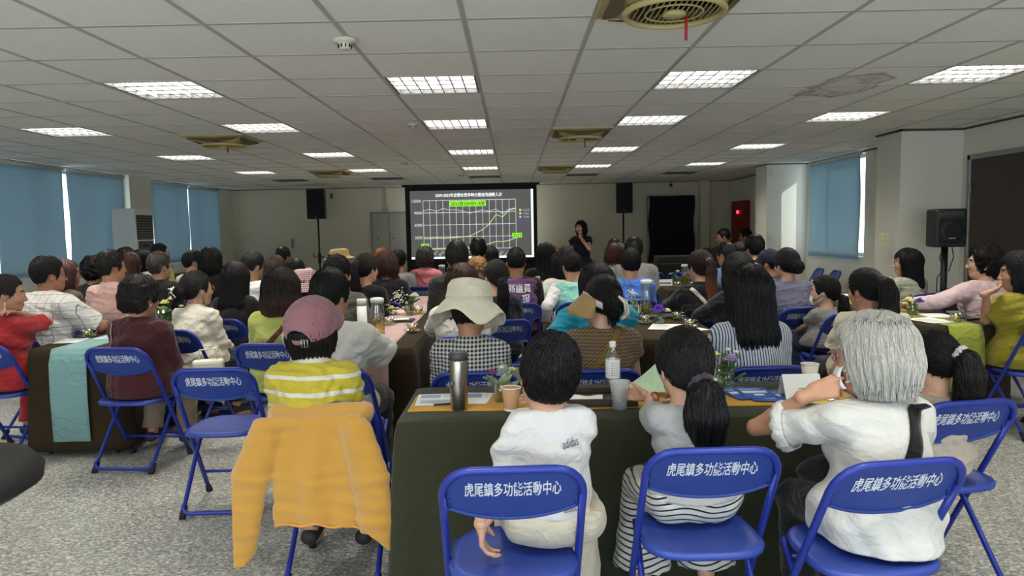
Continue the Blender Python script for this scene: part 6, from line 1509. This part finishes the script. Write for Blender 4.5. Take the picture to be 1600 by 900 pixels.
def flower_vase(x, y, lab, kind='cyl', flowers=(), leaves=6, h=.085, r0=.033, seed=0, hl=.08, leafmat=None, water=True, gyp=None):
    rg = random.Random(seed); r = empty('flower_vase', (x, y, ZC), 0, lab, 'vase', 'small flower vases')
    if kind == 'cyl': prof = [(0, .002), (r0, .002), (r0*1.03, h), (r0*.96, h), (r0*.94, .008), (0, .008)]
    else: prof = [(0, .002), (r0*.7, .002), (r0*1.1, h*.4), (r0, h*.75), (r0*.75, h), (r0*.70, h), (r0*.94, h*.74), (r0*1.03, h*.4), (r0*.62, .009), (0, .009)]
    MB().lathe(prof, 26).build('glass', M_GL, r)
    if water: MB().lathe([(0, .009), (prof[1][0]*.9, .009), (r0*.92, h*.5), (0, h*.5)], 20).build('water', glassy((.72, .85, .55), 'vase_water', .05), r)
    m = MB()
    for k in range(5): a = rg.uniform(0, 6.3); m.tube([(r0*.4*math.cos(a+2), r0*.4*math.sin(a+2), .012), (r0*.5*math.cos(a), r0*.5*math.sin(a), h*1.05)], .0022, 5)
    m.build('stem', M_LEAF, r)
    for k in range(leaves):
        a = rg.uniform(0, 6.3); M = TR(r0*.6*math.cos(a), r0*.6*math.sin(a), h*rg.uniform(.25, 1.1)) @ RZ(a) @ RY(-rg.uniform(.4, 1.3)); L_ = hl*rg.uniform(.5, 1); b = MB()
        b.grid([[tuple(M @ Vector((L_*u, L_*.30*math.sin(math.pi*min(1, u*.96+.02))*v_, .12*L_*v_*v_-.15*L_*u*u))) for v_ in (-1, 0, 1)] for u in np.linspace(0, 1, 7)]); b.build('leaf', leafmat or M_LEAF, r, solid=.0008)
    for (dx, dy, z, rad, c, lay) in flowers:
        b = MB(); blossom(b, (dx, dy, z), rad, 5, lay, rg=rg); b.build('flower', plain(c, .7, name='petal', var=.12, vs=80), r)
        MB().tube([(dx*.3, dy*.3, h*.5), (dx, dy, z)], .002, 5).build('stem', M_LEAF, r)
    if gyp:
        b = MB()
        for k in range(gyp[3]): b.ell((gyp[0]+rg.gauss(0, gyp[4]), gyp[1]+rg.gauss(0, gyp[4]), gyp[2]+rg.gauss(0, gyp[4]*.8)), (.006,)*3, 6)
        b.build('baby_breath', plain((236, 234, 222), .8), r)
    return r
def sheet(px, py, lab, w_, d_, rz=0, z=.0, prints=(), mat=None, name='paper_sheet', cat='paper', at_=None, gr=None):
    p = on(px, py, TZ) if at_ is None else at_
    m = MB(); m.box((-w_/2, -d_/2, 0), (w_/2, d_/2, .0012))
    for (x0, y0, x1, y1, mi) in prints: m.add([((x0-.5)*w_, (y0-.5)*d_, .0014), ((x1-.5)*w_, (y0-.5)*d_, .0014), ((x1-.5)*w_, (y1-.5)*d_, .0014), ((x0-.5)*w_, (y1-.5)*d_, .0014)], [(0, 1, 2, 3)], mi, False)
    o = m.build(name, [mat or M_PAPER, plain((150, 162, 196), .8), plain((196, 206, 222), .8), plain((120, 122, 130), .8), plain((228, 232, 240), .8)]); o.location = (p[0], p[1], ZC+.001+z); o.rotation_euler = (0, 0, math.radians(rz)); tag(o, lab, cat, gr); return o
lines = [(.08, .1+.07*k, .55+.3*((k*7) % 3)/2, .125+.07*k, 3) for k in range(11)]
# front table
p = on(718, 639, ZF); r = empty('steel_tumbler', (p[0], p[1], ZF), 0, 'brushed steel insulated tumbler with a dark lid', 'tumbler')
ts = NT('brushed_steel'); oo = ts.obj(); q_ = ts.noise(ts.scale(oo, (1, 1, 60)), 12, 2); ts.base(ts.mix(q_, lin((150, 146, 138)), lin((188, 184, 176))), .28, 1.0)
MB().lathe([(0, .001), (.034, .001), (.0365, .006), (.0375, .20), (.036, .207), (0, .207)], 36).build('body', ts.m, r)
MB().lathe([(.036, .2072), (.0385, .209), (.0385, .232), (.033, .238), (.0, .238)], 36).build('lid', plain((62, 63, 64), .45, name='dark_lid'), r)
MB().lathe([(0, 0), (.009, 0), (.009, .001)], 16).xf(TR(-.022, -.031, .115) @ RZ(-.62) @ RX(math.pi/2)).build('badge', plain((60, 110, 130), .4), r)
o = sheet(705, 626, 'printed blue-grey document behind the steel tumbler', .30, .20, 3, prints=[(.05, .62, .34, .92, 1), (.37, .62, .62, .92, 2), (.65, .55, .95, .92, 1), (.05, .12, .5, .5, 2)]+[(.08, .15+.06*k, .5, .17+.06*k, 3) for k in range(5)])
o = sheet(738, 624, 'pale sheet under the document right of the steel tumbler', .16, .19, -8, z=-.0008, prints=[(.1, .5, .9, .9, 2)])
p = on(697, 634, ZF); m = MB(); m.tube([(-.05, -.012, .006), (.05, .012, .006)], .004, 8); m.tube([(.05, .012, .006), (.062, .015, .006)], [.004, .001], 8); o = m.build('pen', plain((28, 26, 30), .35)); o.location = (p[0], p[1], ZC+.002); tag(o, 'dark pen lying on the document by the tumbler', 'pen')
p = on(785, 626, ZF); flower_vase(p[0], p[1], 'square glass vase with green leaves, a red and a purple flower', 'cyl', [(-.045, 0, .125, .018, (178, 34, 42), 2), (.0, -.005, .115, .028, (150, 130, 178), 3), (.045, .01, .13, .022, (226, 214, 120), 2), (.0, .01, .14, .016, (226, 220, 226), 2)], 12, .09, .036, 3, .085, M_LEAF2)
def paper_cup(px, py, lab, c, s=1., ripple=False, white=(228, 224, 216), xy=None):
    p = on(px, py, ZF) if xy is None else xy; r = empty('paper_cup', (p[0], p[1], ZF), 0, lab, 'cup', 'paper cups'); fn = (lambda r_, z, q: (r_*(1+.012*math.sin(40*q+z*600)), z)) if ripple else None
    MB().lathe([(0, .006), (.0285*s, .006), (.0275*s, .012), (.039*s, .094*s), (.037*s, .094*s), (.0265*s, .012), (0, .012)], 44, fn=fn).build('wall', plain(c, .7, name='card'), r)
    MB().tube([(.0395*s*math.cos(a), .0395*s*math.sin(a), .096*s) for a in np.linspace(0, 2*math.pi, 33)[:-1]], .0022, 8, closed=True).build('rim', plain(white, .5, name='rim'), r)
    MB().lathe([(0, .0), (.028*s, .0), (.0292*s, .010), (0, .010)], 28).build('base', plain(white, .6, name='cup_base'), r)
    MB().lathe([(0, .07*s), (.034*s, .07*s)], 28).build('drink', plain((214, 206, 190) if ripple else (196, 186, 160), .2), r); return r
paper_cup(0, 0, 'brown kraft paper cup in the hand of the boy', (182, 142, 104), 1.0, xy=(-.022, 2.842))
# tray with napkin
p0, p1 = on(895, 628, ZF), on(1000, 628, ZF); r = empty('serving_tray', (.33, 2.98, ZF), math.radians(-1), 'dark wooden tray with a white napkin in front of the knit-top woman', 'tray')
m = MB(); m.box((-.17, -.115, .002), (.17, .115, .010)); m.build('base', plain((44, 34, 28), .45, name='dark_tray'), r)
m = MB()
for a, b in (((-.17, -.115, .010), (.17, -.103, .034)), ((-.17, .103, .010), (.17, .115, .034)), ((-.17, -.103, .010), (-.158, .103, .034)), ((.158, -.103, .010), (.17, .103, .034))): m.box(a, b)
m.build('rim', plain((52, 40, 33), .4, name='tray_rim'), r, bevel=.002)
m = MB(); m.grid([[(-.075+.15*i/8, -.05+.10*j/6, .002+.004*math.sin(i*1.1+j)+.003*(j > 3)) for j in range(7)] for i in range(9)]); o = m.build('napkin', plain((230, 230, 228), .9), solid=.002); o.location = (.29, 2.965, ZF+.012); o.rotation_euler = (0, 0, -.1); tag(o, 'crumpled white napkin lying in the dark tray', 'napkin')
p = on(953, 603, ZF); r = empty('water_bottle', (p[0], p[1]-.10, ZF), 0, 'clear plastic bottle with a white cap and white label', 'bottle')
MB().lathe([(0, .003), (.026, .001), (.032, .008), (.032, .055), (.030, .06), (.032, .065), (.032, .15), (.030, .165), (.016, .195), (.0135, .20), (.0135, .215), (.0, .215)], 30).build('body', M_GL, r)
MB().lathe([(0, .008), (.030, .010), (.030, .13), (0, .13)], 26).build('water', M_WAT, r)
MB().lathe([(.0327, .062), (.0329, .063), (.0329, .145), (.0327, .146)], 30).build('label', M_WHITEP, r)
m = MB()
for k in range(6): 
    for (a0, wd) in ((-1.9, .25), (-1.5, .35)): m.add([(.0332*math.cos(a0+wd*t_), .0332*math.sin(a0+wd*t_), .075+.011*k+dz) for t_, dz in ((0, 0), (1, 0), (1, .004), (0, .004))], [(0, 1, 2, 3)], 0, False)
m.build('label_print', plain((120, 120, 130), .7), r)
MB().lathe([(.0145, .200), (.0155, .201), (.0155, .224), (.013, .226), (0, .226)], 24).build('cap', M_WHITEP, r)
r = empty('plastic_cup', (.418, 2.828, ZF), 0, 'clear plastic cup of iced water in the hand of the girl', 'cup')
MB().lathe([(0, .002), (.028, .002), (.041, .115), (.043, .117), (.0395, .117), (.0270, .008), (0, .008)], 32).build('wall', M_PLA, r)
MB().lathe([(0, .0085), (.0265, .0085), (.0345, .075), (0, .075)], 28).build('water', M_WAT, r)
m = MB()
for k in range(7): m.box((-.009, -.009, -.009), (.009, .009, .009), 0, TR(.015*math.cos(k*2.2), .015*math.sin(k*2.2), .03+.008*k) @ RX(k) @ RY(k*1.7))
m.build('ice', M_ICE, r)
# pale green wrapping paper
m = MB(); G = []; rg = random.Random(4)
for i in range(15):
    u = i/14; row = []
    for j in range(11):
        v_ = j/10; row.append((-.19+.40*u+.03*v_, -.08+.15*v_, .004+.19*max(0, 1-abs(u-.55)/.55)*v_**1.3*.9+.012*abs(math.sin(5*u+3*v_))+.008*math.sin(11*u*v_+2)))
    G.append(row)
o = m.grid(G, sm=False).build('wrapping_paper', plain((178, 206, 176), .75, name='green_paper', var=.05), solid=.001); o.location = (.655, 3.10, ZF+.002); tag(o, 'crumpled pale green wrapping paper in front of the girl', 'wrapping paper')
paper_cup(0, 0, 'cream paper cup half hidden by the girl with the ponytail', (206, 196, 176), 1.0, xy=(.80, 2.93))
p = on(1128, 606, ZF); flower_vase(p[0], p[1]-.05, 'round glass vase with a lilac flower and white daisies', 'round', [(.02, -.02, .145, .036, (164, 140, 196), 3), (-.045, 0, .16, .026, (232, 218, 140), 2), (.055, .02, .165, .018, (236, 234, 226), 2), (.02, .03, .175, .018, (236, 234, 226), 2), (0, 0, .12, .018, (110, 50, 70), 2)], 12, .10, .04, 5, .09)
BL = plain((44, 92, 176), .35, name='blue_print', var=.05)
for k, (px, py, rz, l) in enumerate(((1160, 618, 14, 'blue printed leaflet at the left of the fan of three'), (1180, 618, 2, 'blue printed leaflet in the middle, on top of the fan'), (1200, 622, -12, 'blue printed leaflet at the right of the fan of three'))):
    o = sheet(px, py, l, .14, .20, rz, z=.002+.0016*(1 if k != 1 else 2.2), prints=[(.12, .46, .88, .66, 4), (.36, .22, .66, .36, 4), (.14, .78, .8, .86, 2)], mat=BL, name='leaflet', cat='leaflet', gr='blue leaflets on the front table')
p = on(1243, 621, ZF); m = MB(); m.add([(-.08, -.055, 0), (.08, -.055, 0), (.08, 0, .10), (-.08, 0, .10), (-.08, .05, 0), (.08, .05, 0)], [(0, 1, 2, 3), (3, 2, 5, 4)], 0, False); m.text('一 ·', .03, TR(.0, -.033, .045) @ RX(math.atan2(.10, .055)), 1); o = m.build('name_card', [M_PAPER, plain((60, 60, 64), .7)], solid=.0008); o.location = (p[0]+.02, p[1], ZF+.001); tag(o, 'white folded name card beside the blue leaflets', 'card')
p = on(1258, 597, ZF); paper_cup(0, 0, 'white ripple paper cup behind the name card', (222, 216, 204), 1.0, True, xy=(p[0], p[1]-.05))
p = on(1277, 630, ZF); r = empty('glass_dish', (p[0], p[1], ZF), 0, 'clear glass dish at the elbow of the grey-haired woman', 'dish'); MB().lathe([(0, .002), (.05, .002), (.085, .016), (.088, .020), (.083, .020), (.048, .007), (0, .007)], 32, fn=lambda r_, z, q: (r_*(1+.02*math.sin(12*q)*(r_ > .06)), z)).build('dish', M_GL, r)
o = sheet(0, 0, 'yellow paper slip lying in the glass dish', .07, .07, 20, z=.010, mat=plain((222, 200, 70), .8, name='yellow_paper'), name='paper_slip', at_=(p[0], p[1], 0)); o.rotation_euler = (.12, 0, .3)
# left table
def tz(px, py): q = on(px, py, ZC); return q[0], q[1]
teacup(*tz(137, 527), 'glass teacup with pale tea at the near end of the left table', 20)
sheet(112, 534, 'printed sheet left of the near teacup on the left table', .16, .22, 8, prints=[(.1, .5, .9, .9, 1)]+lines[:5])
sheet(178, 528, 'printed sheet right of the near teacup on the left table', .17, .20, -10, prints=[(.1, .1, .7, .5, 1)]+lines[6:])
teacup(*tz(190, 521), 'glass teacup next to the maroon jacket', -30)
sheet(168, 512, 'white sheet behind the near teacup on the left table', .20, .24, 20)
flower_vase(-2.78, 5.7, 'small vase with blue-purple and white blossoms behind the maroon jacket', 'cyl', [(-.03, 0, .12, .045, (84, 62, 160), 3), (.05, -.01, .13, .034, (226, 222, 196), 3), (.08, .01, .16, .026, (196, 206, 150), 2)], 8, .085, .034, 9)
q = at(255, 495, 5.45); flower_vase(q[0], 5.45, 'tall glass jar with cream ranunculus and dark leaves', 'cyl', [(.02, 0, .22, .040, (232, 222, 150), 3), (.08, 0, .25, .038, (236, 226, 170), 3), (.05, .02, .32, .018, (236, 234, 226), 2), (-.06, 0, .24, .022, (234, 232, 222), 2), (.06, .02, .29, .016, (236, 234, 226), 2)], 9, .17, .052, 12, .13, water=False)
q = at(268, 490, 5.6); teacup(q[0], 5.6, 'glass teacup right of the ranunculus jar', 30)
sheet(276, 498, 'light blue notebook beside the cream blouse woman', .15, .21, 12, mat=plain((150, 196, 214), .6, name='light_blue_cover'), name='notebook', cat='notebook')
q = at(496, 432, 10.6); pitcher(-2.86, 9.85, 'distant pitcher of tea near the left speaker stand', .6)
flower_vase(-2.8, 9.6, 'tiny distant vase of white flowers beside the far left pitcher', 'cyl', [(.0, 0, .14, .04, (232, 230, 216), 2)], 5, .09, .035, 14)
q = at(268, 425, 8.0); r = empty('drink_bottle', (-2.95, 7.9, ZC), 0, 'yellow drink bottle with a dark cap on the left row', 'bottle'); MB().lathe([(0, .001), (.035, .001), (.036, .15), (.016, .20), (.016, .22), (0, .22)], 20).build('body', plain((206, 200, 60), .3), r); MB().lathe([(.017, .215), (.018, .245), (0, .246)], 16).build('cap', plain((40, 40, 40), .5), r)
# pink runner table
q = tz(559, 505); q = at(559, 505, 5.3); r = empty('white_flask', (-1.14, 5.25, ZC), 0, 'tall white vacuum flask with a steel ring', 'flask')
MB().lathe([(0, .001), (.034, .001), (.036, .006), (.036, .19), (0, .19)], 28).build('body', M_WHITEP, r); MB().lathe([(.0362, .19), (.0365, .192), (.0365, .197), (.0362, .199)], 28).build('ring', plain((120, 120, 120), .3, .8), r); MB().lathe([(0, .199), (.0355, .199), (.0355, .235), (.033, .24), (0, .24)], 28).build('lid', M_WHITEP, r)
m = MB()
for dx in (-.5, -.2, .15): m.ell((.0362*math.sin(dx), -.0362*math.cos(dx), .05-.01*abs(dx)), (.003, .001, .004), 6)
m.build('printed_face', plain((40, 40, 42), .6), r)
q = tz(591, 524); pitcher(q[0], q[1], 'pitcher of yellow tea nearest the white flask', .60, 1.08, rz=10)
q = tz(645, 519); teacup(q[0]-.0, q[1], 'glass teacup at the near right corner of the pink runner table', 160)
q = tz(608, 508); teacup(q[0], q[1], 'glass teacup just right of the yellow tea pitcher', 20)
q = tz(668, 490); teacup(q[0]-.08, q[1], 'glass teacup beside the white flowers on the pink runner table', 40)
q = tz(640, 492); flower_vase(q[0], q[1], 'glass vase with a white rose and baby breath on the pink runner', 'round', [(.05, -.01, .17, .042, (234, 232, 216), 3), (0, .01, .16, .026, (98, 92, 140), 2), (-.02, -.02, .10, .022, (228, 222, 190), 2)], 9, .10, .042, 21, .09, gyp=(-.09, 0, .17, 60, .035))
q = tz(632, 505); r = empty('serving_tray', (q[0]-.05, q[1]+.12, ZC), 0, 'small dark tray on the pink runner table', 'tray'); MB().box((-.11, -.08, .002), (.11, .08, .016)).build('base', plain((44, 34, 28), .45, name='dark_tray'), r, bevel=.003); 
o = sheet(0, 0, 'white folded napkin on the small dark tray', .14, .10, 8, z=.018, at_=(q[0]-.05, q[1]+.12, 0), name='napkin', cat='napkin')
sheet(622, 488, 'pink printed menu lying along the pink runner', .20, .24, 5, mat=plain((226, 196, 190), .8, name='pink_paper'))
q = tz(612, 492); flower_vase(q[0], q[1], 'low dish of cream blossoms behind the yellow tea pitcher', 'cyl', [(0, 0, .06, .036, (230, 216, 150), 3), (.05, .01, .05, .028, (226, 206, 170), 2)], 5, .03, .05, 25, .06)
pitcher(-1.02, 10.0, 'distant pitcher in front of the projection screen', .35)
flower_vase(-.92, 9.8, 'distant white flowers in front of the screen', 'cyl', [(0, 0, .13, .04, (232, 230, 216), 2)], 5, .09, .035, 27)
# flower table right of centre
q = tz(1010, 490); pitcher(q[0], q[1], 'half-full tea pitcher beside the white sprigs', .34, 1.15, M_TEAL, 90)
q2 = tz(1031, 506); flower_vase(q2[0], q2[1], 'small glass vase with one deep purple bloom', 'round', [(-.01, 0, .115, .048, (88, 44, 170), 4), (.06, .02, .095, .032, (232, 226, 176), 3)], 8, .075, .042, 31, .05)
q2 = tz(993, 492); flower_vase(q2[0], q2[1]+.05, 'slim vase of white sprigs and a long eucalyptus stem', 'cyl', [], 6, .13, .03, 33, .07, M_LEAF2, gyp=(-.02, 0, .175, 46, .022))
b = MB(); e0 = np.array((q2[0], q2[1]+.05, ZC+.14)); r = empty('eucalyptus_stem', tuple(e0), 0, 'long eucalyptus stem leaning left out of the slim vase', 'stem'); 
MB().tube([(0, 0, -.1), (-.07, 0, .12), (-.17, .0, .26)], .002, 5).build('stem', M_LEAF, r)
for k in range(12):
    t_ = .3+.7*k/11; c_ = Vector((-.07*min(1, t_*2)-.10*max(0, t_*2-1), 0, -.1+.22*min(1, t_*2)+.14*max(0, t_*2-1))); MB().ell((0, 0, 0), (1, 1, 1), 8, 0, TR(*c_) @ RZ(k*2.4) @ TR(.016, 0, 0) @ Matrix.Diagonal((.017, .011, .003, 1))).build('leaf', M_LEAF2, r)
q = tz(984, 488); sheet(0, 0, 'white printed card standing left of the white sprigs', .20, .14, 0, prints=[(.1, .72, .9, .8, 3), (.1, .5, .6, .56, 3)], at_=(q[0]-.02, q[1]-.02, 0), name='menu_card', cat='card').rotation_euler = (math.radians(66), 0, 0)
q = tz(1040, 512); sheet(1040, 512, 'white printed sheet under the purple bloom vase', .22, .30, -18, prints=lines)
q = tz(1030, 500); r = empty('serving_tray', (q[0]+.02, q[1]+.16, ZC), 0, 'dark tray behind the purple bloom vase', 'tray'); MB().box((-.14, -.08, .002), (.14, .08, .018)).build('base', plain((34, 30, 28), .45, name='dark_tray'), r, bevel=.003)
q = tz(1062, 502); teacup(q[0], q[1]+.1, 'glass teacup on a blue leaflet, farther of two', 10)
q = tz(1078, 512); teacup(q[0], q[1], 'glass teacup nearest the striped shirt woman', 0)
sheet(1050, 494, 'blue leaflet under the farther teacup', .14, .2, 30, mat=BL, prints=[(.12, .5, .88, .7, 4)], name='leaflet', cat='leaflet')
q = tz(1003, 506); teacup(q[0]+.03, q[1]+.02, 'glass teacup by the teal sleeve', 60); sheet(1092, 516, 'small white napkin beside the near teacup', .10, .12, 20, name='napkin', cat='napkin')
# far table with pitcher
q = tz(1070, 444); pitcher(q[0], q[1], 'pitcher of yellow tea on the far table', .62, 1.0, rz=0)
q = tz(1040, 448); sheet(0, 0, 'white menu card on the far table', .2, .15, 0, prints=[(.1, .6, .9, .75, 3)], at_=(q[0]+.03, q[1]+.2, 0), name='menu_card', cat='card').rotation_euler = (math.radians(70), 0, 0)
flower_vase(2.02, 8.9, 'dark green posy with white flowers on the far table', 'cyl', [(.03, 0, .16, .035, (234, 232, 222), 2), (-.05, 0, .13, .03, (232, 230, 214), 2)], 9, .10, .04, 41)
teacup(1.95, 8.5, 'glass teacup on the far table, left one', 0); teacup(2.12, 8.4, 'glass teacup on the far table, right one', 0)
# right table
q = tz(1383, 484); pitcher(q[0], q[1], 'tea pitcher on the right table behind the beige tee woman', .42, 1.1, M_TEAL)
q = tz(1394, 488); paper_cup(0, 0, 'brown paper cup on the right table', (160, 122, 86), 1.0, xy=(q[0]-.02, q[1]-.1))
q = tz(1425, 492); flower_vase(q[0], q[1], 'glass vase with a cream and a violet bloom on the right table', 'cyl', [(-.03, 0, .115, .045, (232, 222, 150), 3), (.055, 0, .105, .042, (104, 78, 176), 3), (0, .03, .15, .02, (120, 110, 90), 2)], 8, .08, .04, 51, .07)
q = tz(1493, 503); teacup(q[0], q[1], 'glass teacup nearest the pink cardigan sleeve', 20)
sheet(1455, 502, 'white printed sheet at the near left corner of the right table', .22, .28, 12, prints=lines)
sheet(1462, 494, 'second white sheet behind the near sheet on the right table', .20, .26, -8, z=-.0006)
sheet(1330, 470, 'yellow-green leaflet on the second right table', .20, .2, 8, mat=plain((206, 204, 110), .7, name='lime_paper'), name='leaflet', cat='leaflet')
sheet(1322, 462, 'white sheet on the second right table beyond the girl', .26, .24, -4)
q = tz(1312, 476); teacup(2.98, 7.2, 'glass teacup on the second right table', 0)
q = tz(1516, 499); m = MB(); m.box((-.07, -.035, 0), (.07, .035, .009)); o = m.build('phone', plain((18, 18, 20), .2), bevel=.003); o.location = (q[0], q[1], ZC+.002); o.rotation_euler = (0, 0, .4); tag(o, 'black phone lying beside the teacup on the right table', 'phone')
# cream handbag by the maroon jacket woman
q = at(305, 570, 4.75); r = empty('handbag', (-2.10, 4.78, .46), .3, 'cream handbag on the lap side of the maroon jacket woman', 'handbag'); MB().box((-.10, -.05, 0), (.10, .05, .17)).build('body', plain((214, 206, 190), .6), r, bevel=.02); MB().tube([(-.06, 0, .16), (-.05, 0, .24), (.05, 0, .24), (.06, 0, .16)], .006, 8).build('handle', plain((206, 196, 180), .6), r)
# black padded stool at the left frame edge
q = at(0, 752, 1.55); r = empty('padded_stool', (q[0]-.13, 1.55, 0), 0, 'black padded stool cut off by the lower left frame edge', 'stool'); zc_ = q[2]
m = MB(); m.lathe([(0, -.045), (.15, -.045), (.19, -.02), (.195, .01), (.17, .04), (.08, .05), (0, .052)], 36); m.xf(TR(0, 0, zc_)); m.build('cushion', plain((26, 26, 26), .7, name='black_vinyl'), r)
MB().tube([(0, 0, .06), (0, 0, zc_-.04)], .022, 12).build('column', plain((50, 50, 52), .4, .6), r)
for k in range(4):
    a = k*math.pi/2+.4; MB().tube([(0, 0, .07), (.2*math.cos(a), .2*math.sin(a), .02)], .014, 8).build('leg', plain((40, 40, 42), .4, .6), r)
